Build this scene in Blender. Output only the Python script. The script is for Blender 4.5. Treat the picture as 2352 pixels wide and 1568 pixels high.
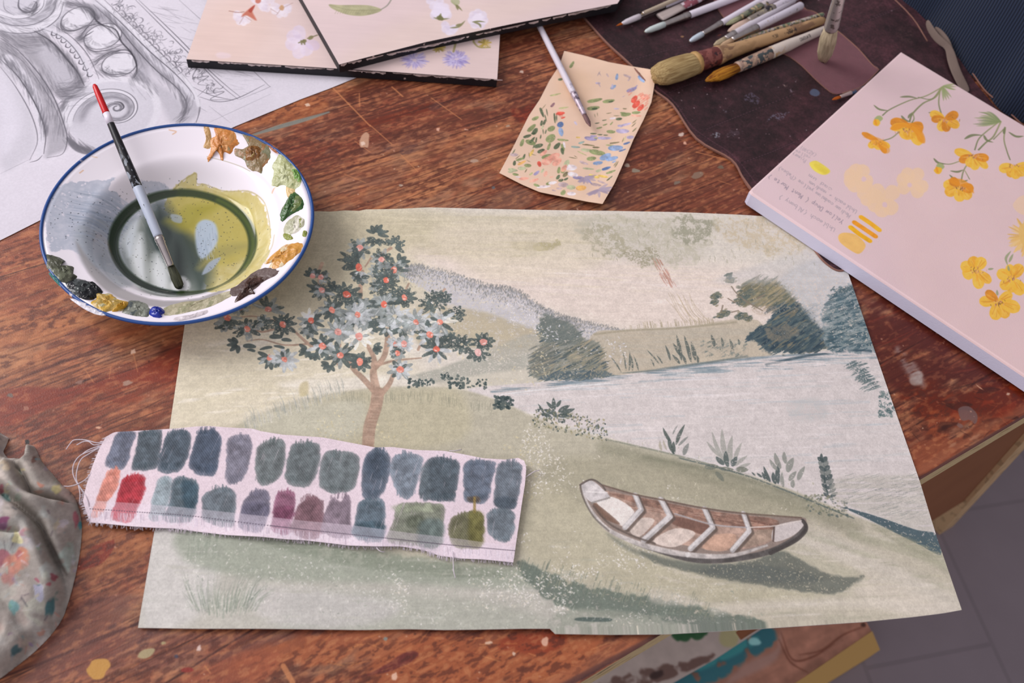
import bpy, bmesh, math, random
import numpy as np
from mathutils import Vector, Matrix

for _o in list(bpy.data.objects):
    bpy.data.objects.remove(_o, do_unlink=True)
SC = bpy.context.scene
COL = SC.collection

# ---------------------------------------------------------------- camera
TOP = 0.75                      # height of the table top above the floor
CAMH = 0.75                     # height of the camera above the table top
FPX, PITCH, ROLL = 2240.0, math.radians(55.6), math.radians(10.3)
FW = np.array([0, math.cos(PITCH), -math.sin(PITCH)])
_r = np.array([1.0, 0, 0]); _u = np.cross(_r, FW)
RV = math.cos(ROLL) * _r + math.sin(ROLL) * _u
UV_ = -math.sin(ROLL) * _r + math.cos(ROLL) * _u
cam_d = bpy.data.cameras.new('camera')
cam = bpy.data.objects.new('camera', cam_d); COL.objects.link(cam)
cam_d.sensor_width = 36.0
cam_d.lens = FPX / 2352.0 * 36.0
M = Matrix(((RV[0], UV_[0], -FW[0], 0), (RV[1], UV_[1], -FW[1], 0), (RV[2], UV_[2], -FW[2], 0), (0, 0, 0, 1)))
cam.matrix_world = Matrix.Translation((0, 0, TOP + CAMH)) @ M
cam_d.clip_start = 0.02
cam_d.dof.use_dof = True
cam_d.dof.focus_distance = 0.90
cam_d.dof.aperture_fstop = 6.3
SC.camera = cam

# ---------------------------------------------------------------- daylight
W = bpy.data.worlds.new('daylight'); SC.world = W; W.use_nodes = True
bg = W.node_tree.nodes['Background']
bg.inputs['Color'].default_value = (0.98, 0.93, 1.0, 1)
bg.inputs['Strength'].default_value = 0.52
# the room is brighter towards its window side than towards the far wall and ceiling
_t = W.node_tree; _tc = _t.nodes.new('ShaderNodeTexCoord'); _dp = _t.nodes.new('ShaderNodeVectorMath'); _dp.operation = 'DOT_PRODUCT'
_dp.inputs[1].default_value = (-0.74, -0.56, 0.37); _mr = _t.nodes.new('ShaderNodeMapRange'); _mr.inputs['From Min'].default_value = -1.0; _mr.inputs['From Max'].default_value = 1.0
_mr.inputs['To Min'].default_value = 0.08; _mr.inputs['To Max'].default_value = 0.86; _t.links.new(_tc.outputs['Generated'], _dp.inputs[0]); _t.links.new(_dp.outputs['Value'], _mr.inputs['Value']); _t.links.new(_mr.outputs['Result'], bg.inputs['Strength'])

def area(name, loc, target, sx, sy, power, col):
    d = bpy.data.lights.new(name, 'AREA'); d.shape = 'RECTANGLE'; d.size = sx; d.size_y = sy
    d.energy = power; d.color = col
    o = bpy.data.objects.new(name, d); COL.objects.link(o); o.location = loc
    o.rotation_euler = (Vector(target) - Vector(loc)).to_track_quat('-Z', 'Y').to_euler()
    return o
area('window_light', (-2.15, 0.95, 2.35), (0.0, 0.7, 0.75), 1.3, 1.5, 51, (1.0, 0.965, 0.965))

SC.view_settings.view_transform = 'Standard'
SC.view_settings.look = 'None'
SC.view_settings.exposure = 0.0
SC.view_settings.gamma = 1.0
SC.view_settings.use_curve_mapping = False

# ---------------------------------------------------------------- pixels of the photograph -> places on the table
def rays(P):
    P = np.atleast_2d(np.asarray(P, float))
    return (P[:, :1] - 1176) * RV - (P[:, 1:2] - 784) * UV_ + FPX * FW

def flat(P, z=0.0):             # xy of points at height z over the table top
    d = rays(P)
    return d[:, :2] * ((CAMH - z) / -d[:, 2:3])

def at(px, py, z=0.0):          # world point at height z over the table top
    q = flat((px, py), z)[0]
    return Vector((q[0], q[1], TOP + z))

def pxm(px, py, z=0.0):         # metres per photo pixel there
    return (CAMH - z) / -rays((px, py))[0, 2]

def on_plane(px, py, p0, n):    # ray through a pixel cut with a plane (world coordinates)
    d = rays((px, py))[0]; c = np.array([0, 0, TOP + CAMH])
    t = np.dot(np.asarray(p0) - c, n) / np.dot(d, n)
    return Vector(c + d * t)
# ---------------------------------------------------------------- painting kit: colours brushed on a sheet in its own plane
def hx(s):
    s = s.lstrip('#'); return np.array([int(s[i:i + 2], 16) for i in (0, 2, 4)]) / 255.0
def colr(c):
    return hx(c) if isinstance(c, str) else np.asarray(c, float)

def vnoise(h, w, sx, sy, seed):
    rs = np.random.RandomState(seed)
    gh, gw = int(h / sy) + 3, int(w / sx) + 3
    g = rs.rand(gh, gw).astype(np.float32)
    y = np.arange(h) / sy; x = np.arange(w) / sx
    yi = y.astype(int); xi = x.astype(int)
    fy = (y - yi).astype(np.float32); fx = (x - xi).astype(np.float32)
    fy = (fy * fy * (3 - 2 * fy))[:, None]; fx = (fx * fx * (3 - 2 * fx))[None]
    r0 = g[yi]; r1 = g[yi + 1]
    a = r0[:, xi] * (1 - fx) + r0[:, xi + 1] * fx
    b = r1[:, xi] * (1 - fx) + r1[:, xi + 1] * fx
    return a * (1 - fy) + b * fy

def fbm(h, w, sx, sy, seed, n=4):
    o = np.zeros((h, w), np.float32); a = 1.0; t = 0.0
    for i in range(n):
        o += a * vnoise(h, w, max(sx, 1.01), max(sy, 1.01), seed + i * 17); t += a; a *= 0.55; sx /= 2; sy /= 2
        if max(sx, sy) < 1: break
    return o / t

def nrm(f):
    m, s = float(f.mean()), float(f.std()) + 1e-6
    return np.clip(0.5 + (f - m) / s * 0.22, 0, 1)

def sstep(a, b, x):
    t = np.clip((x - a) / (b - a), 0, 1); return t * t * (3 - 2 * t)

def smooth_line(P, n=6, closed=False):
    P = np.asarray(P, float)
    if len(P) < 3: return P
    Q = np.vstack([P[-1:], P, P[:2]]) if closed else np.vstack([2 * P[:1] - P[1:2], P, 2 * P[-1:] - P[-2:-1]])
    out = []
    for i in range(1, len(Q) - 2):
        p0, p1, p2, p3 = Q[i - 1:i + 3]
        for k in range(n):
            t = k / n
            out.append(0.5 * (2 * p1 + (p2 - p0) * t + (2 * p0 - 5 * p1 + 4 * p2 - p3) * t * t + (3 * p1 - p0 - 3 * p2 + p3) * t ** 3))
    if not closed: out.append(P[-1])
    return np.array(out)

def crop(ox, oy, k):
    return lambda *p: [(ox + k * a, oy + k * b) for a, b in p]

class Art:
    def __init__(s, name, pts, z=0.0, ang=0.0, ppm=2500, base='808080', proj=None, pad=0.004, seed=1):
        s.name, s.ppm, s.z = name, ppm, z
        s.proj = proj or (lambda P: flat(P, z))
        a = math.radians(ang); s.ex = np.array([math.cos(a), math.sin(a)]); s.ey = np.array([-s.ex[1], s.ex[0]])
        q = s.proj(pts); l = np.c_[q @ s.ex, q @ s.ey]
        s.o = l.min(0) - pad; sz = l.max(0) + pad - s.o
        s.w, s.h = int(sz[0] * ppm), int(sz[1] * ppm)
        s.a = np.empty((s.h, s.w, 3), np.float32); s.a[:] = colr(base)
        s.rs = np.random.RandomState(seed); s.seed = seed
        s.N = {}
    def uv(s, xy):                       # sheet-plane world xy -> uv
        xy = np.asarray(xy); l = np.c_[xy @ s.ex, xy @ s.ey] - s.o
        return l * s.ppm / np.array([s.w, s.h])
    def T(s, P):
        q = s.proj(np.atleast_2d(np.asarray(P, float)))
        return (np.c_[q @ s.ex, q @ s.ey] - s.o) * s.ppm
    def sc(s, p):
        q = s.T([p, (p[0] + 4, p[1]), (p[0], p[1] + 4)])
        a, b = (q[1] - q[0]) / 4, (q[2] - q[0]) / 4
        return math.sqrt(abs(a[0] * b[1] - a[1] * b[0])) + 1e-6
    def noise(s, k):
        if k not in s.N:
            h, w = s.h, s.w
            f = dict(g=lambda: fbm(h, w, 3.2, 3.2, 5 + s.seed, 2), m=lambda: fbm(h, w, 14, 14, 7 + s.seed, 3),
                     l=lambda: fbm(h, w, 110, 80, 11 + s.seed, 4), x=lambda: fbm(h, w, 90, 5, 13 + s.seed, 4),
                     y=lambda: fbm(h, w, 4, 50, 19 + s.seed, 3), xx=lambda: fbm(h, w, 420, 26, 23 + s.seed, 4),
                     n=lambda: s.rsn())[k]()
            s.N[k] = nrm(f) if k != 'n' else f
        return s.N[k]
    def rsn(s):
        return np.random.RandomState(s.seed + 3).rand(s.h, s.w).astype(np.float32)
    def _box(s, Q, m):
        x0, y0 = np.floor(Q.min(0) - m).astype(int); x1, y1 = np.ceil(Q.max(0) + m).astype(int) + 1
        x0, y0, x1, y1 = max(x0, 0), max(y0, 0), min(x1, s.w), min(y1, s.h)
        if x1 <= x0 or y1 <= y0: return None
        return x0, y0, x1, y1
    def _put(s, b, al, c, a, dry, jit, c2=None, f2=None):
        x0, y0, x1, y1 = b; sl = (slice(y0, y1), slice(x0, x1))
        if dry:
            ks = dry if isinstance(dry, (list, tuple)) else ('g', dry)
            n = 0; tot = 0
            for i in range(0, len(ks), 2): n = n + s.noise(ks[i])[sl]; tot += 1; lv = ks[i + 1]
            al = al * sstep(lv - .2, lv + .2, n / tot * 0.999 + (al - 1) * 0.12)
        c = colr(c)
        if c2 is not None:
            f = f2 if f2 is not None else s.noise('m')[sl]
            cc = c + (colr(c2) - c) * f[..., None]
        else: cc = c[None, None]
        if jit: cc = cc * (1 + (s.noise('m')[sl] - .5)[..., None] * jit)
        al = (al * a)[..., None]
        s.a[sl] = s.a[sl] * (1 - al) + np.clip(cc, 0, 1) * al
    def stroke(s, P, w, c, a=1.0, soft=1.2, prof='round', dry=0, jit=0.0, w2=None, c2=None, sm=True, px=False):
        P = np.asarray(P, float)
        k = 1.0 if px else s.sc(P[len(P) // 2])
        Q = P if px else s.T(P)
        if sm and len(Q) > 2: Q = smooth_line(Q, 5)
        w = w * k / 2; soft = max(soft * k, .8)
        b = s._box(Q, w + soft + 1)
        if b is None: return
        X, Y = np.meshgrid(np.arange(b[0], b[2]), np.arange(b[1], b[3]))
        seg = np.linalg.norm(np.diff(Q, axis=0), axis=1); L = max(seg.sum(), 1e-6); acc = 0
        best = np.full(X.shape, -1e9)
        tt = np.zeros(X.shape)
        for i in range(len(Q) - 1):
            p, d = Q[i], Q[i + 1] - Q[i]; l2 = max((d ** 2).sum(), 1e-9)
            t = np.clip(((X - p[0]) * d[0] + (Y - p[1]) * d[1]) / l2, 0, 1)
            dist = np.hypot(X - p[0] - t * d[0], Y - p[1] - t * d[1])
            u = (acc + t * seg[i]) / L
            if prof == 'leaf': ww = w * np.abs(np.sin(np.pi * np.clip(u, 0, 1) ** .8)) ** .75
            elif prof == 'taper': ww = w * (1 - u) ** .7
            elif prof == 'petal': ww = w * np.sqrt(np.clip(1 - (2 * u ** .75 - 1) ** 2, 0, 1))
            elif prof == 'lin': ww = w + (w2 * k / 2 - w) * u
            elif prof == 'fade': ww = w * (.35 + .65 * np.sin(np.pi * u))
            else: ww = w
            v = ww - dist
            m = v > best
            best = np.where(m, v, best); tt = np.where(m, u, tt)
            acc += seg[i]
        al = np.clip(best / soft + .5, 0, 1)
        if prof == 'flat': pass
        s._put(b, al, c, a, dry, jit, c2, tt if c2 is not None else None)
    def sdf(s, Q, b):
        X, Y = np.meshgrid(np.arange(b[0], b[2], dtype=np.float32), np.arange(b[1], b[3], dtype=np.float32))
        d2 = np.full(X.shape, 1e12, np.float32); ins = np.zeros(X.shape, bool)
        n = len(Q)
        for i in range(n):
            p, q = Q[i].astype(np.float32), Q[(i + 1) % n].astype(np.float32); d = q - p; l2 = max(float((d ** 2).sum()), 1e-9)
            t = np.clip(((X - p[0]) * d[0] + (Y - p[1]) * d[1]) / l2, 0, 1)
            d2 = np.minimum(d2, (X - p[0] - t * d[0]) ** 2 + (Y - p[1] - t * d[1]) ** 2)
            c = (p[1] > Y) != (q[1] > Y)
            if abs(float(d[1])) > 1e-9: ins ^= c & (X < (Y - p[1]) / d[1] * d[0] + p[0])
        return np.where(ins, np.sqrt(d2), -np.sqrt(d2))
    def poly(s, P, c, a=1.0, soft=1.5, dry=0, jit=0.0, sm=True, c2=None, wob=0.0, px=False):
        P = np.asarray(P, float); k = 1.0 if px else s.sc(P.mean(0))
        Q = P if px else s.T(P)
        if sm: Q = smooth_line(Q, 3 if len(Q) > 12 else 4, True)
        soft = max(soft * k, .8)
        b = s._box(Q, soft + wob * k + 1)
        if b is None: return
        d = s.sdf(Q, b)
        if wob: d = d + (s.noise('m')[b[1]:b[3], b[0]:b[2]] - .5) * 2.2 * wob * k
        s._put(b, sstep(-.5, .5, d / soft), c, a, dry, jit, c2)
    def blob(s, p, r, c, a=1.0, asp=1.0, ang=0.0, soft=1.5, dry=0, jit=0.0, c2=None, wob=.12, n=10):
        th = np.linspace(0, 2 * np.pi, n, endpoint=False); rr = r * (1 + s.rs.uniform(-wob, wob, n))
        x, y = rr * np.cos(th), rr * asp * np.sin(th); A = math.radians(ang)
        s.poly(np.c_[p[0] + x * math.cos(A) - y * math.sin(A), p[1] + x * math.sin(A) + y * math.cos(A)], c, a, soft, dry, jit, True, c2)
    def speck(s, n, box, c, r=(.6, 1.8), a=(.4, 1), P=None):
        for i in range(n):
            x, y = s.rs.uniform(box[0], box[2]), s.rs.uniform(box[1], box[3])
            if P is not None and s.noise_at(x, y, 'l') < P: continue
            rr = s.rs.uniform(*r)
            s.stroke([(x, y), (x + s.rs.uniform(-1, 1) * rr * 1.3, y + s.rs.uniform(-1, 1) * rr)], 2 * rr, c, s.rs.uniform(*a), 1.0)
    def noise_at(s, x, y, k):
        q = s.T((x, y))[0].astype(int); f = s.noise(k)
        return f[min(max(q[1], 0), s.h - 1), min(max(q[0], 0), s.w - 1)]
    def wash(s, k, amp):
        s.a = np.clip(s.a * (1 + (s.noise(k) - .5)[..., None] * amp), 0, 1)
    def fill(s, f):                       # f(X, Y photo-ish px grids in canvas) -> colour array
        s.a[:] = f
    def image(s, gain=1.0, tint=(1, 1, 1)):
        a = s.a.astype(np.float32)
        lin = np.where(a <= .04045, a / 12.92, ((a + .055) / 1.055) ** 2.4) * gain * np.array(tint, np.float32)
        lin = np.clip(lin, 0, .93)
        o = np.where(lin <= .0031308, lin * 12.92, 1.055 * lin ** (1 / 2.4) - .055)
        im = bpy.data.images.new(s.name, s.w, s.h)
        buf = np.ones((s.h, s.w, 4), np.float32); buf[..., :3] = o
        im.pixels.foreach_set(buf.ravel()); im.update(); im.pack()
        return im
# ---------------------------------------------------------------- the gouache landscape (artwork, with the plate's shadow painted in)
def paint_landscape():
    A = Art('landscape_art', [(318, 1442), (2225, 1405), (1947, 560), (1779, 470), (430, 465)], 0.002, 12.0, 2700, 'cdc7ba', seed=3)
    rs = A.rs
    c1 = crop(460, 480, 720 / 2016.); c2 = crop(1150, 480, 930 / 2352.); c5 = crop(1300, 920, 920 / 2352.)
    D, G, L, C = '4c5a55', '8b9490', 'b6bbbb', 'd8d6c8'
    # sky, washes and the painted plate shadow
    A.poly([(430, 460), (960, 470), (1000, 600), (900, 760), (520, 960), (380, 960), (420, 700)], 'bcb899', .85, 160)
    A.poly([(700, 470), (800, 470), (830, 560), (790, 640), (700, 700), (560, 720), (600, 600)], 'a09d82', .75, 70)  # darker olive stands in for the shadow the plate casts
    A.poly([(420, 740), (800, 760), (960, 850), (800, 900), (560, 980), (390, 980)], 'c9c4aa', .8, 80)
    A.poly([(1000, 560), (1500, 600), (1950, 640), (1900, 740), (1430, 760), (1000, 620)], 'd6c8bd', .95, 70)
    A.poly([(800, 500), (1300, 500), (1330, 560), (1150, 600), (900, 560)], 'b4af92', .7, 45)
    A.poly([(1000, 525), (1330, 520), (1380, 610), (1120, 640)], 'ccc3ad', .7, 40)
    for i in range(70):
        y = rs.uniform(490, 600); x = rs.uniform(780, 1330); l = rs.uniform(60, 220)
        A.stroke([(x, y), (x + l, y + rs.uniform(-4, 8))], rs.uniform(3, 10), ['c9c2a8', 'aba789', 'd3cab8', 'b9b496'][rs.randint(4)], .35, 6, dry=('x', .5))
    for i in range(110):
        x = rs.uniform(400, 900); y = rs.uniform(760, 960); l = rs.uniform(50, 190)
        A.stroke([(x, y), (x + l, y - l * .22)], rs.uniform(3, 10), ['d6d0bd', 'c2bea0', 'cfc9b4', 'dcd7c8'][rs.randint(4)], .45, 5, dry=('x', .5))
    for i in range(90):
        x = rs.uniform(950, 1850); y = rs.uniform(600, 745); l = rs.uniform(60, 260)
        if y < 690 + (x - 1400) * .05:
            A.stroke([(x, y), (x + l, y + l * .06)], rs.uniform(3, 9), ['dccfc6', 'd3c6b2', 'cfc5b0', 'ded3cd'][rs.randint(4)], .4, 5, dry=('x', .5))
    # hazy foliage along the top
    A.poly([(1345, 500), (1640, 505), (1625, 560), (1590, 600), (1500, 610), (1420, 590), (1350, 560)], 'aeac98', .9, 20, dry=('g', .42, 'm', .45), wob=10)
    A.poly([(1350, 520), (1400, 520), (1440, 575), (1400, 590), (1345, 560)], '9c9a80', .8, 14, dry=('g', .45, 'm', .5), wob=8)
    A.poly([(1560, 500), (1630, 505), (1628, 545), (1590, 560), (1550, 540)], '8b8e78', .85, 12, dry=('g', .4, 'm', .45), wob=8)
    A.poly([(1660, 505), (1780, 505), (1900, 570), (1850, 585), (1740, 580), (1660, 545)], 'b2a88c', .85, 20, dry=('g', .45, 'm', .48), wob=9)
    A.poly([(1430, 580), (1500, 570), (1520, 600), (1470, 612)], '8f8d74', .8, 8, dry=('g', .5), wob=5)
    for i in range(80):
        x, y = rs.uniform(1360, 1640), rs.uniform(510, 600)
        A.stroke([(x, y), (x + rs.uniform(-14, 14), y - rs.uniform(5, 16))], rs.uniform(1.5, 4), ['c6c4b8', '8f917c', 'bdb9a8'][rs.randint(3)], .5, 2, dry=('g', .5))
    A.poly(c2((180, 215), (240, 185), (290, 195), (330, 180), (350, 210), (290, 235), (210, 240)), 'a19f78', .9, 4, dry=.3, wob=3)
    A.poly(c2((60, 200), (180, 190), (260, 240), (100, 240)), 'b9b395', .6, 10)
    # red-brown crayon trunk
    for i in range(46):
        t = rs.rand(); s0 = rs.uniform(-.5, .5)
        x, y = 1508 + 28 * t + s0 * 26, 592 + 58 * t
        A.stroke([(x, y), (x + 7, y + 12)], 1.8, ['b88b7c', 'c39c90', 'a98070'][rs.randint(3)], .65, 1.2)
    # far lilac hill
    A.poly([(925, 618), (962, 610), (1045, 632), (1120, 656), (1180, 668), (1245, 706), (1310, 736), (1430, 758), (1425, 768), (1250, 800), (1180, 760), (1060, 715), (950, 650)], 'b9b6b8', .95, 7, dry=('g', .32), wob=4)
    for P in ([(930, 615), (962, 606), (1045, 628), (1120, 652)], [(1120, 652), (1180, 662), (1245, 702), (1300, 728)], [(1290, 725), (1340, 735), (1430, 757)]):
        Q = smooth_line(P, 20)
        for p in Q:
            for k in range(14):
                x, y = p[0] + rs.uniform(-8, 8), p[1] + abs(rs.normal(0, 18)) + 1
                A.stroke([(x, y), (x + rs.uniform(-1.5, 2.5), y - rs.uniform(1.5, 4.5))], 1.5, ['7f807e', '949396', '6f726e'][rs.randint(3)], .55, 1)
    # olive hill, grey-green hill
    A.poly([(960, 700), (1040, 705), (1110, 716), (1180, 740), (1245, 765), (1240, 800), (1100, 800), (960, 790)], 'a9a286', .85, 14, dry=('g', .25, 'm', .3))
    A.poly([(940, 868), (1010, 845), (1120, 805), (1230, 768), (1245, 870), (1200, 882), (1080, 892)], '9fa193', .9, 9, dry=('g', .25))
    A.poly([(1090, 800), (1230, 765), (1240, 800), (1140, 830)], 'b1ab98', .5, 14, dry=('g', .5))
    A.poly([(1000, 880), (1230, 845), (1215, 885), (1080, 895)], 'c5c0ae', .8, 14)
    A.poly([(640, 880), (900, 860), (960, 880), (860, 895), (760, 905)], 'd8d3c6', .6, 20)
    # middle bank
    A.poly([(1360, 768), (1440, 758), (1560, 752), (1740, 735), (1760, 840), (1560, 850), (1400, 870), (1340, 860)], 'b5ac97', .95, 5)
    A.poly([(1360, 775), (1700, 745), (1720, 790), (1400, 850)], 'aaa594', .6, 22, dry=('x', .4))
    A.stroke([(1365, 768), (1440, 759), (1560, 753), (1690, 740)], 5, '908c74', .7, 3, dry=.25)
    for i in range(60):
        x = rs.uniform(1440, 1640); y = 757 - (x - 1440) * .07; h = rs.uniform(5, 17)
        A.stroke([(x, y), (x - h * .2, y - h)], 1.4, '9a9376', .55, 1)
    for i in range(14):
        x = 1560 + i * 4.8; A.stroke([(x + 12, 742), (x - 6 - i, 712 - rs.uniform(-8, 8)), (x - 30, 680 + rs.uniform(-8, 20))], 1.3, 'a79a7c', .5, 1)
    # water
    A.poly([(1075, 893), (1210, 880), (1420, 862), (1605, 834), (1900, 806), (2010, 805), (2130, 1110), (2160, 1250), (1960, 1185), (1760, 1105), (1520, 1040), (1400, 1005), (1250, 960), (1130, 915)], 'cbc3bf', 1, 5)
    for i in range(260):
        x = rs.uniform(1120, 2080); f = rs.rand() ** 1.8; y0 = 893 - (x - 1100) * .095; y = y0 + f * 260; l = rs.uniform(40, 190)
        A.stroke([(x, y), (x + l, y - l * .05)], rs.uniform(1.5, 7), ['d8d0ce', 'b9bab8', 'c4bdb8', 'dad2cf', 'aeb4b6'][rs.randint(5)], .5, 3, dry=('x', .5))
    for i in range(130):
        x = rs.uniform(1150, 2010); y0 = 882 - (x - 1210) * .097 if x < 1900 else 812; y = y0 + abs(rs.normal(0, 13)); l = rs.uniform(30, 120)
        A.stroke([(x, y), (x + l, y - l * .08)], rs.uniform(1.5, 6), ['7f8f94', '93a0a3', 'a8b0b0', '6f8288'][rs.randint(4)], .5, 2.5, dry=('x', .52))
    A.stroke([(1130, 900), (1290, 880), (1420, 868), (1605, 838), (1760, 820), (1900, 810), (2000, 810)], 7, '6f8288', .75, 4, dry=('x', .35))
    A.stroke([(1150, 906), (1260, 893), (1400, 880)], 3, 'dad8d6', .8, 1.5)
    A.poly([(1810, 925), (1880, 915), (1900, 960), (1820, 965)], 'a7aaa8', .5, 16, dry=('g', .45, 'm', .5))
    # bank and bushes over the water edge
    def inside(P, x, y):
        c = False
        for i in range(len(P)):
            (x1, y1), (x2, y2) = P[i - 1], P[i]
            if (y1 > y) != (y2 > y) and x < (x2 - x1) * (y - y1) / (y2 - y1) + x1: c = not c
        return c
    def dabs(c, P, n, l0, l1, sl, w, colf, al=.85, dry=.22):
        xs, ys = [p[0] for p in P], [p[1] for p in P]; k = 0
        while k < n:
            x, y = rs.uniform(min(xs), max(xs)), rs.uniform(min(ys), max(ys))
            if not inside(P, x, y): continue
            k += 1; l = rs.uniform(l0, l1); q = sl + rs.uniform(-.18, .18)
            A.stroke(c((x - l / 2, y - q * l * .4), (x, y - 1), (x + l / 2, y + q * l * .55)), rs.uniform(*w), colf(x, y), al, 1.4, 'leaf', dry=('g', dry))
    BL = [(240, 625), (330, 640), (440, 690), (470, 745), (570, 785), (600, 860), (620, 930), (600, 980), (270, 990), (170, 960), (160, 920), (200, 840), (235, 760), (222, 690)]
    A.poly(c2(*BL), '7c8276', .8, 6, dry=('g', .28, 'm', .2), wob=5)
    dabs(c2, BL, 520, 30, 80, -.55, (2.2, 5), lambda x, y: ['6f776b', '59625a', '8b8a72', '4d5c58', '7d8272', '99927a', '4a5a5e'][rs.randint(7)] if y > 760 else ['66706a', '5d6963', '747c72'][rs.randint(3)])
    A.poly([(1238, 740), (1262, 722), (1285, 735), (1330, 765), (1330, 790), (1260, 790), (1236, 765)], '66716a', .7, 6, dry=('g', .25), wob=6)
    A.blob((1318, 822), 16, 'a8a184', .6, .6, 0, 8)
    A.poly([(1240, 868), (1300, 852), (1390, 852), (1400, 866), (1290, 876)], '4d6066', .7, 5, dry=('g', .35), wob=4)
    for i in range(90):
        x = rs.uniform(1210, 1260); y = rs.uniform(800, 865); l = rs.uniform(12, 26)
        A.stroke([(x, y), (x + l, y - l * .5)], 1.6, '6a7068', .6, 1)
    # reeds on the bank
    for (x0, y0, x1, y1, w) in [(1050, 880, 1020, 730, 20), (1105, 890, 1065, 735, 20), (1130, 880, 1105, 770, 24), (1040, 850, 1000, 780, 20), (985, 880, 955, 790, 14), (1075, 900, 1050, 840, 16), (1040, 900, 995, 845, 18), (1145, 895, 1140, 850, 14), (1240, 800, 1222, 730, 20), (1290, 800, 1280, 745, 14), (1345, 820, 1330, 755, 16), (1385, 790, 1378, 755, 12),
                                 (745, 940, 748, 825, 11), (765, 940, 756, 850, 11), (728, 940, 708, 830, 8), (700, 950, 640, 860, 9), (920, 900, 845, 815, 9), (800, 940, 770, 850, 8), (890, 915, 870, 870, 8), (940, 900, 905, 850, 9)]:
        A.stroke(c2((x0, y0), ((x0 + x1) / 2 + 3, (y0 + y1) / 2), (x1, y1)), w * .4, '4b5852', .8, 1.5, 'leaf', dry=('g', .25))
    for i in range(70):
        x, y = rs.uniform(1160, 1420), rs.uniform(760, 860); l = rs.uniform(8, 22)
        A.stroke(c2((x, y), (x + l, y - l * .6)), rs.uniform(2, 4), ['6f7b74', '8e8f80', '586660'][rs.randint(3)], .6, 1.5, dry=('g', .4))
    A.stroke(c2((640, 965), (900, 935), (1100, 905), (1250, 885), (1430, 855)), 5, '5d6c68', .7, 3, dry=('x', .3))
    # right-hand tree
    TR = [(1375, 480), (1420, 425), (1480, 405), (1560, 412), (1635, 435), (1690, 500), (1745, 570), (1800, 605), (1840, 670), (1890, 730), (1905, 790), (1870, 825), (1600, 835), (1520, 790), (1440, 745), (1500, 690), (1600, 625), (1540, 570), (1470, 560), (1385, 550)]
    A.poly(c2(*TR), '6f7466', .85, 7, dry=('g', .2, 'm', .15), wob=6)
    TD = [(1440, 745), (1560, 650), (1640, 610), (1740, 580), (1830, 660), (1890, 740), (1880, 815), (1700, 830), (1560, 830), (1500, 780)]
    A.poly(c2(*TD), '3d5158', .85, 9, dry=('g', .22, 'm', .15), wob=6)
    dabs(c2, TR, 620, 30, 85, -.75, (2.4, 6), lambda x, y: ['8b8768', '7d7c62', '989070', '6e6f58', '5c6656'][rs.randint(5)] if (y - 400) + (x - 1400) * .15 < 190 else ['3f5357', '4c5f60', '5d6a62', '34484f', '75735f', '2d3f49', '3a4e56'][rs.randint(7)])
    A.poly(c2((1540, 700), (1700, 675), (1710, 740), (1580, 765)), '857c68', .6, 9, dry=('m', .35, 'g', .3), wob=5)
    A.poly(c2((1500, 570), (1590, 560), (1600, 600), (1520, 620), (1450, 590)), 'a39380', .5, 8, dry=('g', .4))
    for i in range(60):
        x, y = rs.uniform(1700, 1880), rs.uniform(560, 740); l = rs.uniform(20, 45)
        A.stroke(c2((x, y), (x + l, y - l * .55)), 6, ['4c5f60', '6b7670'][rs.randint(2)], .75, 1.4, 'leaf', dry=('g', .35))
    for p, r in (((1330, 410), 34), ((1250, 505), 38), ((1240, 540), 26), ((1300, 605), 34), ((1275, 620), 26), ((1400, 620), 42), ((1390, 535), 40), ((1325, 385), 18), ((1430, 500), 45), ((1440, 640), 28)):
        q = c2(p)[0]
        A.blob(q, r * .36, '5f6b60', .85, .62, -12, 2.5, dry=('g', .15), wob=.25)
        for i in range(26):
            x, y = q[0] + rs.normal(0, r * .17), q[1] + rs.normal(0, r * .1)
            A.stroke([(x - 4, y + 2), (x + 4, y - 2)], 4.2, ['55635a', '6d7462', '7f7c62', '4a5a54'][rs.randint(4)], .8, 1.4, 'leaf', dry=('g', .2))
    for P in (((1340, 450), (1370, 490), (1430, 540), (1520, 590)), ((1320, 520), (1360, 545)), ((1340, 600), (1380, 590)), ((1290, 560), (1280, 600)), ((1490, 520), (1530, 500))):
        A.stroke(c2(*P), 3, '7d7162', .8, 1)
    # haze and far-right shrub
    A.poly([(1790, 640), (1880, 590), (1950, 600), (1965, 680), (1900, 760), (1830, 690)], 'b6b6b6', .85, 18, dry=('g', .25))
    A.poly([(1640, 645), (1800, 590), (1900, 560), (1960, 620), (1840, 640), (1790, 650)], 'bcbab8', .5, 18)
    A.poly(c2((1890, 560), (1960, 470), (2060, 450), (2120, 620), (2190, 800), (2100, 825), (1900, 820), (1880, 700)), '6a7d7e', .8, 9, dry=('g', .3, 'm', .3), wob=9)
    FR = [(1890, 560), (1940, 490), (2050, 455), (2090, 560), (2130, 680), (2175, 800), (2100, 825), (1920, 822), (1880, 700)]
    dabs(c2, FR, 420, 24, 60, -.35, (2, 5), lambda x, y: ['3f5a60', '5f7476', '4c6468', '81908c', '3a5258'][rs.randint(5)])
    for i in range(160):
        x, y = rs.uniform(1870, 2150), rs.uniform(450, 800); l = rs.uniform(14, 44)
        A.stroke(c2((x, y), (x + l, y - l * .3)), rs.uniform(2, 5), ['3f5a60', '8a9490', '52686a', 'a4aaa6'][rs.randint(4)], .65, 1.6, dry=('g', .45))
    for i in range(24):
        x = rs.uniform(1910, 2040); A.stroke(c2((x, 470 + rs.uniform(-10, 30)), (x + 22, 460 + rs.uniform(-14, 14))), 2.4, '4a5f60', .75, 1, dry=.3)
    A.stroke([(1760, 838), (1850, 818), (1950, 806), (2000, 806)], 6, '3c525a', .85, 3, dry=('x', .3))
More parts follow.
